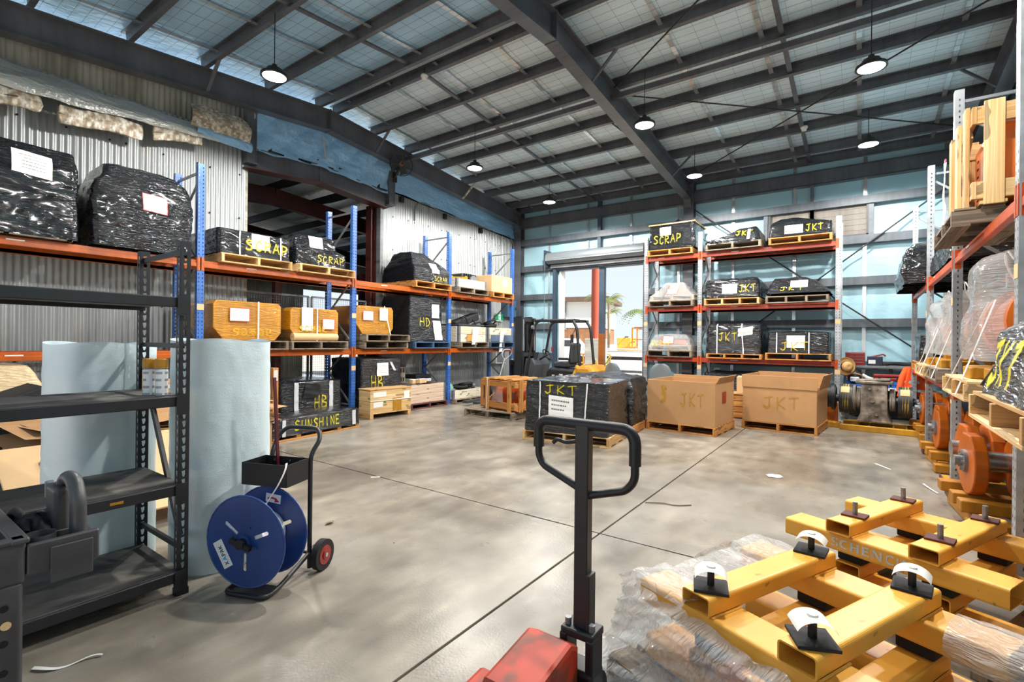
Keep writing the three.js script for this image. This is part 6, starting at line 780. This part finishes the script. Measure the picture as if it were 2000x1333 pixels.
// ---------------------------------------------------------------- pallet truck with raised handle
{
  const t = thing('pallet_truck', 'red hand pallet truck with upright black handle beside the yellow frames', 'pallet truck', [-0.95, 0, -1.87]);
  const ha = obj('handle_pole', [rbox(0.062, 0.86, 0.05, 0.006, 0, 0.77, 0), rbox(0.02, 0.24, 0.06, 0.004, 0.036, 0.46, 0)], M.blackPaint, t);
  obj('loop_bar', [pipe([[-0.025, 0.93, 0], [-0.2, 1.0, 0], [-0.225, 1.04, 0], [-0.225, 1.15, 0]], 0.0165, 0.06), pipe([[0.025, 0.905, 0], [0.19, 0.955, 0], [0.225, 1.0, 0], [0.225, 1.1, 0]], 0.0165, 0.06)], M.black, ha);
  obj('grip', pipe([[-0.225, 1.08, 0], [-0.225, 1.2, 0], [0.225, 1.2, 0], [0.225, 1.06, 0]], 0.024, 0.07, 0, 14), M.black, ha);
  obj('release_lever', curve([[-0.03, 1.125, 0.0], [-0.09, 1.115, 0.0], [-0.13, 1.12, 0.0], [-0.15, 1.105, 0.0]], 0.009, 16, 8), M.black, ha);
  const bk = obj('clevis', [rbox(0.15, 0.035, 0.11, 0.008, 0, 0.335, 0), rbox(0.035, 0.22, 0.1, 0.008, 0.06, 0.22, 0.01), rbox(0.035, 0.22, 0.1, 0.008, -0.06, 0.22, 0.01), rbox(0.16, 0.14, 0.12, 0.02, 0, 0.13, 0.01)], M.blackPaint, t); for (const x of [-0.055, 0.055]) obj('bolt', cyl(0.014, 0.014, 0.03, x, 0.365, 0.02, 0, 0, 0, 10), M.galv, bk);
  obj('pump_ram', [cyl(0.045, 0.045, 0.2, -0.06, 0.2, 0.11)], M.blackPaint, t);
  obj('hood', [ext([[0.06, 0.06], [0.5, 0.06], [0.5, 0.2], [0.42, 0.29], [0.12, 0.335], [0.06, 0.3]], 0.22, 0.02, [], -0.09, 0, 0, 0, -PI / 2, 0), ext([[0.3, 0.05], [0.52, 0.05], [0.52, 0.2], [0.3, 0.22]], 0.5, 0.02, [], -0.06, 0, 0, 0, -PI / 2, 0)], M.redJack, t);
  for (const x of [-0.25, 0.13]) put('fork', rbox(0.16, 0.06, 1.1, 0.012), M.redJack, t, [x, 0.1, 1.05]); for (const x of [-0.05, 0.05]) put('steer_wheel', cx(0.09, 0.05, 0, 0.09, 0, 24), M.rubber, t, [x, 0, 0]);
}
// ---------------------------------------------------------------- black long-span shelf unit
{
  const t = thing('steel_shelf', 'black steel shelf unit with dusty decks beside the bubble wrap', 'shelf', [-3.3, 0, -1.27], LR), H = 2.13, D = 0.66;
  const tear = (x, y, s) => [[x - 0.011 * s, y + 0.016], [x + 0.009 * s, y + 0.02], [x + 0.012 * s, y + 0.004], [x + 0.003 * s, y - 0.02], [x - 0.006 * s, y - 0.016]], holes = (x, s) => { const o = []; for (let y = 0.08; y < H - 0.04; y += 0.05) o.push(tear(x, y, s)); return o; };
  const face = (w) => [[-w / 2, 0], [w / 2, 0], [w / 2, H], [-w / 2, H]];
  const post = merge([ext(face(0.055), 0.003, 0, holes(0, 1), 0, 0, 0), ext(face(0.05), 0.003, 0, holes(0, -1), -0.0275, 0, -0.025, 0, PI / 2), ext(face(0.05), 0.003, 0, holes(0, 1), 0.0275, 0, -0.025, 0, PI / 2)]);
  for (const x of [0, -1.9]) { for (const z of [-0.02, -D]) { const p = put('post', post, M.blackPaint, t, [x, 0, z]); obj('foot', box(0.065, 0.04, 0.06, 0, 0.02, -0.025), M.black, p); } for (const y of [0.28, 1.5, H - 0.06]) obj('tie', bar([x, y, -0.05], [x, y, -D], 0.02, 0.03), M.blackPaint, t); obj('tie', bar([x, 1.35, -D], [x, 0.35, -0.06], 0.02, 0.04), M.blackPaint, t); }
  for (const y of [1.79, 1.2, 0.67, 0.15]) {
    const s = obj('shelf_level', [rbox(1.9, 0.062, 0.03, 0.006, -0.95, y - 0.03, -0.02), rbox(1.9, 0.062, 0.03, 0.006, -0.95, y - 0.03, -D + 0.01)], M.blackPaint, t);
    obj('deck', [box(1.9, 0.012, D - 0.04, -0.95, y - (y > 1.5 ? 0.03 : 0.004), -D / 2)], M.shelfTop, s); for (const x of [-0.02, -1.88]) obj('end_bracket', box(0.06, 0.12, 0.008, x, y - 0.05, 0.004), M.blackPaint, s);
  }
  put('yellow_sticker', box(0.06, 0.014, 0.002), M.yellowOld, t, [-0.33, 0.64, -0.003]);
  for (const [x, z, l] of [[-0.085, -0.12, 'yellow-capped white spray can nearest the shelf post'], [-0.125, -0.19, 'yellow-capped spray can partly hidden behind its twin']]) {
    const c = thing('spray_can', l, 'spray can', [-3.3 + z, 1.2, -1.27 - x], 0, 'spray cans on the black shelf');
    obj('body', lathe([[0, 0], [0.033, 0], [0.034, 0.005], [0.034, 0.15], [0.03, 0.16], [0, 0.16]], 0, 0.002, 0), std({ roughness: 0.35, map: canvasTex(512, 256, (g, w, h) => { g.fillStyle = '#eceef0'; g.fillRect(0, 0, w, h); g.fillStyle = '#9aa0a8'; for (let k = 0; k < 14; k++) for (let q = 0; q < 4; q++) g.fillRect(12 + q * 128, 30 + k * 15, rnd(50, 100), 5); g.fillStyle = '#30343a'; for (let q = 0; q < 4; q++) for (let k = 0; k < 9; k++) g.fillRect(80 + q * 128 + k * 4, 205, 2, 36); const cs = ['#c8372f', '#e2a61b', '#4c9a3f', '#2e6fb8']; cs.forEach((q, k) => { g.fillStyle = q; g.fillRect(0, 60 + k * 42, 16, 42); }); }) }), c);
    obj('cap', lathe([[0.0325, 0.162], [0.034, 0.17], [0.034, 0.215], [0.031, 0.222], [0, 0.222]], 0, 0, 0), M.yellowOld, c); obj('valve_ring', tor(0.031, 0.003, 0, 0.164, 0, PI / 2), M.galv, c);
  }
}
// ---------------------------------------------------------------- bubble wrap rolls
function bubbleRoll(x, z, rx, rz, h, turn, label) {
  const t = thing('bubble_wrap_roll', label, 'bubble wrap', [x, 0, z], turn, 'large bubble wrap rolls');
  const side = (r, n, e) => surf(96, 60, (u, v) => { const a = u * 2 * PI, k = 1 / Math.pow(Math.pow(Math.abs(Math.cos(a)), e) + Math.pow(Math.abs(Math.sin(a)), e), 1 / e), q = r * k * (1 - 0.02 * v) + 0.045 * (f3(Math.cos(a) * 2 + x, v * 4, Math.sin(a) * 2, 3) - 0.5) + 0.016 * Math.pow(1 - Math.abs(2 * f3(Math.cos(a) * 2 + 5, v * 12 + Math.sin(a) * 1.5, Math.sin(a) * 2 + n, 2) - 1), 3); return [rx * q * Math.cos(a), 0.005 + v * h + 0.012 * Math.sin(3 * a) * v, rz * q * Math.sin(a)]; }, (u, v) => [u * 2 * PI * rx, v * h]);
  obj('outer_layer', side(1, 3, 3.6), M.bubble, t); obj('roll_end', surf(60, 20, (u, v) => { const a = u * 12 * PI, q = (1 - 0.92 * u); return [rx * 0.97 * q * Math.cos(a) + 0.004 * v, h - 0.01 + 0.006 * Math.sin(40 * u) + 0.0 * v, rz * 0.97 * q * Math.sin(a) + 0.03 * v * Math.sin(a)]; }), M.bubble, t);
  obj('roll_top', mv(new THREE.CircleGeometry(1, 40).scale(rx * 0.96, rz * 0.96, 1), 0, h - 0.015, 0, -PI / 2), M.bubble, t); obj('core', cyl(0.05, 0.05, 0.02, 0, h - 0.01, 0), M.card, t);
}
bubbleRoll(-3.73, -1.66, 0.3, 0.27, 1.53, 0.0, 'large pale blue bubble wrap roll behind the strapping trolley'); bubbleRoll(-4.34, -1.14, 0.29, 0.27, 1.5, 0.2, 'large bubble wrap roll standing behind the black shelf decks');
// ---------------------------------------------------------------- strapping trolley
{
  const t = thing('strapping_trolley', 'black strapping trolley with blue reel and red wheels', 'trolley', [-3.06, 0, -1.66], 0.38);
  obj('base_tube', pipe([[0.15, 0.14, -0.26], [0.15, 0.03, 0.08], [0.15, 0.02, 0.21], [-0.14, 0.02, 0.21], [-0.14, 0.03, 0.08], [-0.15, 0.14, -0.26]], 0.0145, 0.05), M.blackPaint, t); obj('base_plate', box(0.27, 0.006, 0.12, 0, 0.02, 0.13), M.blackPaint, t);
  obj('upright', [pipe([[0.15, 0.02, -0.2], [0.15, 0.77, -0.2], [0.17, 0.87, -0.28], [0.12, 0.93, -0.32], [-0.12, 0.93, -0.32], [-0.17, 0.87, -0.28], [-0.15, 0.77, -0.2], [-0.15, 0.02, -0.2]], 0.015, 0.05, 0, 12)], M.blackPaint, t);
  const tr = obj('tool_tray', [box(0.33, 0.14, 0.004, -0.01, 0.69, 0.04), box(0.33, 0.14, 0.004, -0.01, 0.69, -0.17), box(0.004, 0.14, 0.21, -0.175, 0.69, -0.065), box(0.004, 0.14, 0.21, 0.155, 0.69, -0.065), box(0.33, 0.004, 0.21, -0.01, 0.622, -0.065)], M.black, t); for (const x of [-0.1, 0.02, 0.1]) obj('rivet', cz(0.008, 0.006, x, 0.735, -0.165, 8), M.chrome, tr);
  obj('lever_bar', [bar([-0.06, 0.62, -0.155], [-0.08, 1.29, -0.13], 0.024, 0.01), bar([-0.06, 0.62, -0.155], [-0.06, 0.3, -0.16], 0.026, 0.01)], M.maroon, t);
  const fl = (z) => { const r = 0.272, slots = [0.4, 2.5, 4.71].map((a) => { const c = Math.cos(a), s = Math.sin(a), P = (d, w) => [c * d - s * w, s * d + c * w]; return [P(0.07, -0.011), P(0.17, -0.011), P(0.178, 0), P(0.17, 0.011), P(0.07, 0.011)]; }); return ext(circ(r, 56), 0.004, 0, slots, 0.0, 0.335, z); };
  const F1 = obj('reel_flange', [fl(0.2), tor(0.272, 0.006, 0, 0.335, 0.2)], M.reelBlue, t); obj('flange_hub', [cz(0.045, 0.02, 0, 0.335, 0.21, 24)], M.reelBlue, F1); for (const a of [1.2, 2.9, 5.9]) obj('rivet', [cz(0.007, 0.008, 0.09 * Math.cos(a), 0.335 + 0.09 * Math.sin(a), 0.204, 8)], M.reelBlue, F1);
  const kn = obj('clamp_knob', [cz(0.028, 0.04, 0, 0.335, 0.235, 16), bar([-0.075, 0.35, 0.235], [0.065, 0.31, 0.235], 0.024, 0.03)], M.black, t);
  const F2 = obj('reel_flange', [fl(0.0), tor(0.272, 0.006, 0, 0.335, 0.0)], M.reelBlue, t);
  const lg = canvasTex(256, 100, (g, w, h) => { g.fillStyle = '#eef1f3'; g.fillRect(0, 0, w, h); g.fillStyle = '#1d2a3a'; g.font = 'bold 54px sans-serif'; g.fillText('X', 22, 70); g.fillText('PAK', 106, 70); g.fillStyle = '#5fb2e0'; g.beginPath(); g.moveTo(58, 78); g.lineTo(84, 22); g.lineTo(112, 78); g.lineTo(84, 60); g.fill(); }); put('maker_sticker', new THREE.PlaneGeometry(0.17, 0.07), std({ map: lg, roughness: 0.5 }), F1, [-0.155, 0.245, 0.2045], [0, 0, 2.1]);
  const ar = canvasTex(128, 64, (g, w, h) => { g.fillStyle = '#f1efee'; g.fillRect(0, 0, w, h); g.strokeStyle = '#b0283c'; g.lineWidth = 13; g.beginPath(); g.arc(56, 96, 66, -2.2, -1.05); g.stroke(); g.fillStyle = '#b0283c'; g.beginPath(); g.moveTo(84, 22); g.lineTo(118, 52); g.lineTo(76, 58); g.fill(); }); put('arrow_sticker', new THREE.PlaneGeometry(0.11, 0.055), std({ map: ar, roughness: 0.5 }), F2, [0.03, 0.535, 0.0035], [0, 0, -0.1]);
  obj('strap_coil', cz(0.125, 0.19, 0, 0.335, 0.1, 40), std({ color: 0xe6e8ea, roughness: 0.35, bumpMap: wear, bumpScale: 0.002 }), t);
  obj('strap_run', surf(40, 2, (u, v) => { const c = new THREE.CatmullRomCurve3([V(0.03, 0.46, 0.1), V(0.08, 0.54, 0.12), V(0.15, 0.66, 0.1), V(0.165, 0.74, 0.06), V(0.15, 0.772, 0.03), V(0.125, 0.75, 0.01), V(0.115, 0.7, 0.0)]).getPoint(u); return [c.x - 0.004, c.y, c.z + 0.018 * (v - 0.5)]; }), M.strap, t);
  for (const x of [0.22, -0.22]) { const w = obj('wheel', cx(0.1, 0.045, x, 0.1, -0.24, 30), M.rubber, t); obj('wheel_hub', [cx(0.062, 0.05, x, 0.1, -0.24, 24), cx(0.03, 0.062, x, 0.1, -0.24, 16)], M.red, w); obj('axle_cap', cx(0.014, 0.072, x, 0.1, -0.24, 10), M.chrome, w); }
  obj('axle', cx(0.01, 0.46, 0, 0.1, -0.24, 10), M.blackPaint, t);
}
// ---------------------------------------------------------------- grey plastic utility cart at the frame's edge
{
  const cm = std({ color: 0x4d4f52, roughness: 0.42, map: tex(256, 0.5, (u, v) => { const n = tf(u, v, 4, 6, 801, 5); return [0.72 + 0.4 * n, 0.72 + 0.39 * n, 0.72 + 0.37 * n].map((q) => q * 0.9); }) });
  const t = thing('utility_cart', 'scuffed grey plastic utility cart with arched handle and tool tray', 'cart', [-2.62, 0, -0.42], 0), W = 0.52, L = 0.85;   // right face near x = -2.36
  obj('upper_tray', [rbox(0.035, 0.15, L, 0.015, W / 2 - 0.018, 0.765, L / 2), rbox(0.035, 0.15, L, 0.015, -W / 2 + 0.018, 0.765, L / 2), rbox(W, 0.15, 0.035, 0.015, 0, 0.765, 0.018), rbox(W, 0.15, 0.035, 0.015, 0, 0.765, L), box(W - 0.04, 0.02, L - 0.04, 0, 0.71, L / 2), rbox(W + 0.02, 0.02, 0.05, 0.008, 0, 0.84, 0.018), rbox(0.05, 0.02, L, 0.008, W / 2 - 0.018, 0.84, L / 2)], cm, t);
  for (const x of [W / 2 - 0.05, -W / 2 + 0.05]) for (const z of [0.05, L - 0.05]) { const l = put('leg', merge([rbox(0.09, 0.6, 0.09, 0.02, 0, 0.4, 0)]), cm, t, [x, 0, z]); obj('leg_hole', [0.62, 0.5, 0.4, 0.3].map((y) => cx(0.012, 0.004, 0.045, y, 0.005, 14)), M.dark, l); obj('leg_cap', [cx(0.014, 0.004, 0.0455, 0.56, 0.0, 14), cx(0.014, 0.004, 0.0455, 0.24, 0.0, 14)], M.cardLight, l); obj('castor', cx(0.05, 0.03, 0, 0.05, 0, 18), M.rubber, l); }
  obj('lower_tray', [rbox(W, 0.12, L, 0.02, 0, 0.2, L / 2)], cm, t);
  const h = obj('handle_tray', [rbox(0.46, 0.09, 0.025, 0.008, 0.02, 0.755, -0.19), rbox(0.025, 0.11, 0.2, 0.008, 0.25, 0.765, -0.1), rbox(0.025, 0.11, 0.2, 0.008, -0.22, 0.765, -0.1), box(0.46, 0.012, 0.2, 0.02, 0.722, -0.1), rbox(0.012, 0.09, 0.19, 0.004, 0.13, 0.765, -0.1)], cm, t);
  obj('handle_arch', [pipe([[0.2, 0.8, -0.15], [0.2, 0.93, -0.15], [0.15, 0.995, -0.15], [0.05, 0.995, -0.15], [-0.01, 0.93, -0.15], [-0.01, 0.8, -0.15]], 0.026, 0.08, 0, 16), rbox(0.13, 0.2, 0.05, 0.02, 0.02, 0.86, -0.13)], cm, h); obj('hook_clip', rbox(0.03, 0.07, 0.03, 0.008, -0.05, 0.93, -0.12), M.grey, h); obj('side_plate', rbox(0.01, 0.13, 0.12, 0.008, 0.264, 0.73, -0.12), M.darkGrey, h); obj('cup_holder', [lathe([[0.036, 0], [0.042, 0.09], [0.046, 0.092], [0.04, 0.002]], 0.19, 0.74, -0.045)], cm, h);
  const g = thing('black_gloves', 'crumpled black gloves heaped in the cart handle tray', 'gloves', [-2.66, 0.735, -0.5]); obj('glove', surf(30, 20, (u, v) => { const a = u * 2 * PI, p = v * PI, r = 0.07 * (0.7 + 0.8 * f3(Math.cos(a) * 2, v * 4, Math.sin(a) * 2, 3)); return [1.5 * r * Math.sin(p) * Math.cos(a), 0.05 + 0.8 * r * Math.cos(p), r * Math.sin(p) * Math.sin(a)]; }), M.blackMat, g); obj('glove_fingers', [curve([[0.02, 0.06, 0.03], [0.06, 0.1, 0.04], [0.1, 0.07, 0.05]], 0.016), curve([[-0.02, 0.08, 0.03], [-0.06, 0.12, 0.05], [-0.1, 0.08, 0.06]], 0.016)], M.blackMat, g);
  const s = thing('red_screwdriver', 'short red-handled tool lying in the cart tray', 'tool', [-2.5, 0.735, -0.54]); obj('handle', cyl(0.016, 0.014, 0.07, 0, 0.03, 0, 0.4, 0, 1.2), M.red, s); obj('blade', rod([0.03, 0.02, 0], [0.08, 0.004, 0.02], 0.004), M.chrome, s);
}
// ---------------------------------------------------------------- fittings under the roof
{
  const f = thing('wall_fan', 'round caged wall fan mounted on the dark hanger post', 'fan', [-8.85, 5.68, -7.88], 1.15);
  const wires = []; for (let i = 0; i < 36; i++) { const a = i / 36 * 2 * PI; wires.push(curve([[0, 0, 0.1], [0.15 * Math.cos(a), 0.15 * Math.sin(a), 0.09], [0.26 * Math.cos(a), 0.26 * Math.sin(a), 0.02], [0.27 * Math.cos(a), 0.27 * Math.sin(a), 0]], 0.0018, 8, 4), curve([[0, 0, -0.1], [0.15 * Math.cos(a), 0.15 * Math.sin(a), -0.09], [0.26 * Math.cos(a), 0.26 * Math.sin(a), -0.02], [0.27 * Math.cos(a), 0.27 * Math.sin(a), 0]], 0.0018, 8, 4)); }
  stuff(obj('cage_wire', wires, M.darkGrey, f)); obj('cage_ring', [tor(0.27, 0.009, 0, 0, 0), tor(0.15, 0.003, 0, 0, 0.09)], M.blackPaint, f); for (let i = 0; i < 4; i++) put('blade', surf(8, 6, (u, v) => [0.05 + 0.19 * u, (v - 0.5) * (0.08 + 0.1 * u), 0.05 * (v - 0.5)]), M.darkGrey, f, [0, 0, 0], [0, 0, i * PI / 2 + 0.3]); obj('hub', cz(0.05, 0.12, 0, 0, 0.03), std({ color: 0xb98a70, roughness: 0.5 }), f); obj('motor', cz(0.085, 0.2, 0, 0, -0.16), M.blackPaint, f); obj('bracket', [bar([0, -0.08, -0.2], [-0.05, -0.22, -0.3], 0.05, 0.05), box(0.1, 0.24, 0.04, -0.05, -0.22, -0.33)], M.blackPaint, f);
  for (const [x, y, z, l] of [[-6.3, 6.1, -6.12, 'white smoke detector near the ridge purlins'], [-0.95, 5.72, -11.2, 'white smoke detector near the cross bracing']]) { const d = thing('smoke_detector', l, 'smoke detector', [x, y, z]); obj('base', lathe([[0, 0.12], [0.06, 0.12], [0.065, 0.09], [0.05, 0.075]], 0, 0, 0), M.white, d); obj('sensor', lathe([[0.05, 0.08], [0.045, 0.04], [0.02, 0.03], [0, 0.03]], 0, 0, 0), M.white, d); obj('drop_rod', rod([0, 0.11, 0], [0, roofY(z) - y + 0.02, 0], 0.01), M.blackPaint, d); }
  const b = thing('timber_batten', 'pale timber batten jammed against the corrugated wall rafter', 'timber', [-8.95, 5.46, -10.2]); obj('batten', bar([0, 0, 0], [0.03, 0.6, -0.52], 0.06, 0.03), M.paleWood[0], b); obj('nail', rod([0.02, 0.5, -0.45], [0.06, 0.52, -0.45], 0.004), M.galv, b);
  const d = thing('flex_duct', 'dark flexible duct hanging from the rafter above the galvanised racking', 'duct', [1.3, 5.35, -6.6]); const rings = []; for (let i = 0; i < 26; i++) { const a = i / 25; rings.push(tor(0.1, 0.016, 0.1 + 0.12 * Math.sin(a * 3), 0.5 - 0.9 * a, -0.5 * a, PI / 2 - 0.4)); } obj('duct_wall', rings, M.blackPaint, d); obj('collar', cyl(0.12, 0.12, 0.1, 0.1, 0.52, 0.02), M.darkGrey, d);
}
// ---------------------------------------------------------------- litter on the floor
const litter = (name, label, x, z, g, m, turn = 0) => { const o = tag(obj(name, g, m), label, 'litter'); o.position.set(x, 0.002, z); o.rotation.y = turn; };
litter('plastic_strip', 'torn white plastic strip on the floor by the black shelf', -3.04, -0.68, surf(24, 2, (u, v) => [0.26 * (u - 0.5), 0.006 + 0.006 * Math.sin(9 * u), 0.025 * (v - 0.5) * (1 - 0.6 * u) + 0.03 * Math.sin(5 * u)]), M.paper, 0.9);
litter('paper_scrap', 'white paper scrap on the floor before the racking', -0.81, -6.46, surf(8, 6, (u, v) => [0.16 * (u - 0.5), 0.008 * f3(u * 4, v * 4, 1), 0.13 * (v - 0.5) * (0.7 + 0.5 * Math.sin(3 * u))]), M.paper, 0.5);
litter('plastic_strip', 'thin white plastic strip near the galvanised post foot', 0.24, -7.84, box(0.02, 0.003, 0.3), M.paper, 0.5); litter('plastic_strip', 'curled white strap end at the foot of the galvanised post', 0.62, -6.9, surf(16, 2, (u, v) => [0.3 * (u - 0.5), 0.006 + 0.02 * u * u, 0.018 * (v - 0.5)]), M.strap, 1.9);
litter('bark_strip', 'thin brown bark sliver lying on the floor', -1.5, -4.7, curve([[-0.2, 0.006, 0.03], [-0.05, 0.008, 0], [0.08, 0.006, 0.02], [0.22, 0.006, -0.04]], 0.006, 24, 5), M.trunk, 0.3);
for (const [x, z, l] of [[-3.62, -2.48, 'curled dry brown leaf on the floor beyond the trolley'], [-3.82, -2.2, 'crumpled dry brown leaf nearer the red wheel']]) litter('dry_leaf', l, x, z, surf(10, 6, (u, v) => [0.09 * (u - 0.5), 0.02 * Math.sin(3 * u) * v + 0.004, 0.06 * (v - 0.5) * Math.sin(PI * Math.max(0.1, u))]), std({ color: 0x7c5a34, roughness: 0.8, side: THREE.DoubleSide }), x * 3);
litter('paper_scrap', 'small pale paper scrap near the slab crossing', -4.44, -3.62, box(0.1, 0.002, 0.03), M.paper, 0.8);
for (let i = 0; i < 18; i++) { const x = rnd(-6.5, 0.2), z = rnd(-7, -1.4); const o = tag(obj('grit_crumb', new THREE.DodecahedronGeometry(rnd(0.003, 0.008), 0).scale(1.4, 0.5, 1), rnd() < 0.4 ? M.paper : M.dark), 'tiny crumb of grit on the concrete floor', 'litter', 'grit crumbs on the floor'); o.position.set(x, 0.003, z); }

// ---------------------------------------------------------------- yard outside the doorway
{
  const y = struct('ground'); obj('asphalt', box(160, 0.1, 110, -20, -0.09, -68.5), M.asphalt, y); obj('front_apron', box(60, 0.1, 30, -5, -0.09, 16.3), M.asphalt, y);
  const bl = thing('yard_building', 'white yard building with brown roof edge and brick-brown lower wall', 'building', [-32, 0, -52], 0.25);
  obj('wall', [box(16, 3.0, 8, 0, 4.6, 0), box(17.5, 1.2, 9, 0, 0.6, 1)], M.white, bl); obj('brown_wall', box(15.8, 2.0, 7.9, 0, 2.3, 0), paint(0x9a6c48, 0.8), bl); obj('roof', box(17.5, 0.5, 9.5, 0, 6.3, 0), paint(0x6f5a4c, 0.8), bl); obj('roof_vent', [box(0.8, 0.4, 0.8, -3, 6.7, 0), box(0.8, 0.4, 0.8, 2, 6.7, 0)], M.darkGrey, bl); for (const x of [-6, 3.5, 7.6]) put('downpipe', box(0.6, 3.2, 0.3), M.grey, bl, [x, 4.5, 4.1]); for (const x of [-5, -1, 3]) put('window', box(1.6, 0.9, 0.1), M.darkGrey, bl, [x, 0.9, 5.52]);
  const wh = thing('white_shed', 'low white shed with posts beyond the palms', 'shed', [-13, 0, -72], 0); obj('wall', box(26, 3.4, 6, 0, 1.7, -2), M.white, wh); obj('roof', box(27, 0.3, 9, 0, 3.6, 0), M.grey, wh); for (let i = 0; i < 7; i++) put('post', box(0.4, 3.5, 0.4), M.white, wh, [-11 + i * 3.6, 1.75, 4]); obj('shade', box(25, 2.4, 0.2, 0, 1.5, 1.2), M.darkGrey, wh);
  const rc = thing('canopy_column', 'thick red steel column on pale plinth outside the doorway', 'column', [-10.35, 0, -21.5]); obj('shaft', cyl(0.22, 0.24, 7.6, 0, 5.5, 0, 0, 0, 0, 24), M.redCol, rc); obj('plinth', rbox(0.8, 1.7, 0.8, 0.03, 0, 0.85, 0), paint(0xd8d3c8, 0.8), rc);
  function palm(x, z, h, n, len, label) { const t = thing('palm_tree', label, 'palm tree', [x, 0, z], 0, 'palm trees in the yard'); obj('trunk', curve([[0, 0, 0], [0.05, h * 0.5, 0], [0.0, h, 0]], 0.09, 12), M.trunk, t); for (let i = 0; i < n; i++) { const a = i * 2.4, up = 0.5 + 0.7 * ((i * 0.37) % 1), dry = i > n - 4; const g = []; const P = (s) => V(len * s * Math.cos(a), len * (up * s - 1.15 * s * s), len * s * Math.sin(a)); for (let k = 1; k < 15; k++) { const c = P(k / 15), w = len * 0.3 * Math.sin(PI * Math.min(0.97, k / 15 + 0.12)); for (const sd of [-1, 1]) { const q = V(-Math.sin(a), 0, Math.cos(a)).multiplyScalar(sd * w).add(V(Math.cos(a) * w * 0.5, -w * 0.45, Math.sin(a) * w * 0.5)); const e = c.clone().add(q), d = P(k / 15 + 0.03); const b = new THREE.BufferGeometry(); b.setAttribute('position', new THREE.Float32BufferAttribute([...c.toArray(), ...d.toArray(), ...e.toArray()], 3)); b.setAttribute('uv', new THREE.Float32BufferAttribute([0, 0, 1, 0, 0, 1], 2)); b.computeVertexNormals(); g.push(b); } } const f = obj('frond', g, dry ? M.leafDry : M.leaf, t); f.position.set(0, h, 0); } }
  palm(-14.9, -33, 4.6, 16, 1.5, 'taller slim palm tree with green crown'); palm(-15.6, -34.5, 3.7, 16, 1.5, 'shorter palm tree beside the slim one, drooping fronds'); palm(-12.2, -33, 3.6, 18, 1.9, 'broad palm tree beside the doorway edge'); palm(-17.3, -36, 5.2, 16, 1.3, 'palm tree partly hidden by the red column');
  const bu = thing('agave_bush', 'spiky dry bush at the foot of the red column', 'bush', [-9.6, 0, -20.4]); for (let i = 0; i < 22; i++) { const a = i * 2.4, q = 0.5 + 0.5 * ((i * 0.31) % 1); put('leaf_blade', ext([[0, -0.06], [0.9 * q, 0], [0, 0.06]], 0.02, 0), i % 3 ? M.leafDry : M.leaf, bu, [0, 0.3, 0], [0, a, 0.3 + 0.9 * ((i * 0.17) % 1)]); }
  const tk = thing('flatbed_trailer', 'white flatbed trailer parked in the sunny yard', 'trailer', [-9.1, 0, -25.2], 0.05); obj('deck', [box(5.4, 0.3, 2.2, 0, 0.95, 0)], M.white, tk); obj('chassis', box(5, 0.2, 0.8, 0, 0.7, 0), M.darkGrey, tk); for (const x of [0.9, 1.75]) put('wheel', cz(0.42, 0.3, 0, 0, 0, 24), M.rubber, tk, [x, 0.42, 0.95]); obj('headboard', [box(0.08, 1.4, 2.1, 2.5, 1.8, 0), box(1.6, 0.06, 0.06, 1.8, 2.0, 1), box(1.6, 0.06, 0.06, 1.8, 1.6, 1)], M.white, tk); obj('side_rail', box(5.4, 0.06, 0.06, 0, 1.2, 1.1), M.white, tk);
  for (const [x, w, l] of [[-11.3, 1.5, 'orange steel cage standing near the door post'], [-9.4, 0.9, 'tall orange steel cage loaded on the trailer'], [-7.9, 1.8, 'wide orange steel cage at end of the trailer']]) { const c = thing('steel_cage', l, 'cage', [x, x < -11 ? 0.0 : 1.1, x < -11 ? -23.2 : -25.2], 0.05, 'orange steel cages in the yard'), H = x === -9.4 ? 1.2 : 0.9, m = paint(0xd88a1e, 0.5); for (const a of [-w / 2, w / 2]) for (const b of [-0.4, 0.4]) put('post', box(0.06, H, 0.06), m, c, [a, H / 2, b]); for (const yy of [0.05, H * 0.5, H]) obj('rail', [box(w, 0.05, 0.05, 0, yy, 0.4), box(w, 0.05, 0.05, 0, yy, -0.4), box(0.05, 0.05, 0.8, -w / 2, yy, 0), box(0.05, 0.05, 0.8, w / 2, yy, 0)], m, c); }
  const yt = thing('yellow_tank', 'yellow box tank on the trailer deck', 'tank', [-10.4, 1.1, -25.4]); obj('tank', rbox(0.8, 0.7, 0.8, 0.05, 0, 0.35, 0), M.yellow, yt); obj('cap', cyl(0.1, 0.1, 0.08, 0, 0.72, 0), M.black, yt);
  const ut = thing('parked_ute', 'pale parked utility truck seen behind the forklift', 'car', [-16.4, 0, -29], 0.1); obj('tray', rbox(2.4, 0.6, 1.8, 0.06, -1.2, 0.95, 0), M.white, ut); obj('cab', ext([[0, 0.6], [2.3, 0.6], [2.2, 1.1], [1.4, 1.2], [0.9, 1.75], [0, 1.75]], 1.75, 0.06), M.glassPale, ut); for (const x of [-1.4, 1.5]) for (const z of [-0.8, 0.8]) put('wheel', cz(0.34, 0.22, 0, 0, 0, 22), M.rubber, ut, [x, 0.34, z]); obj('window', box(0.8, 0.4, 1.78, 0.6, 1.45, 0), M.darkGrey, ut);
}
renderer.render(scene, camera);
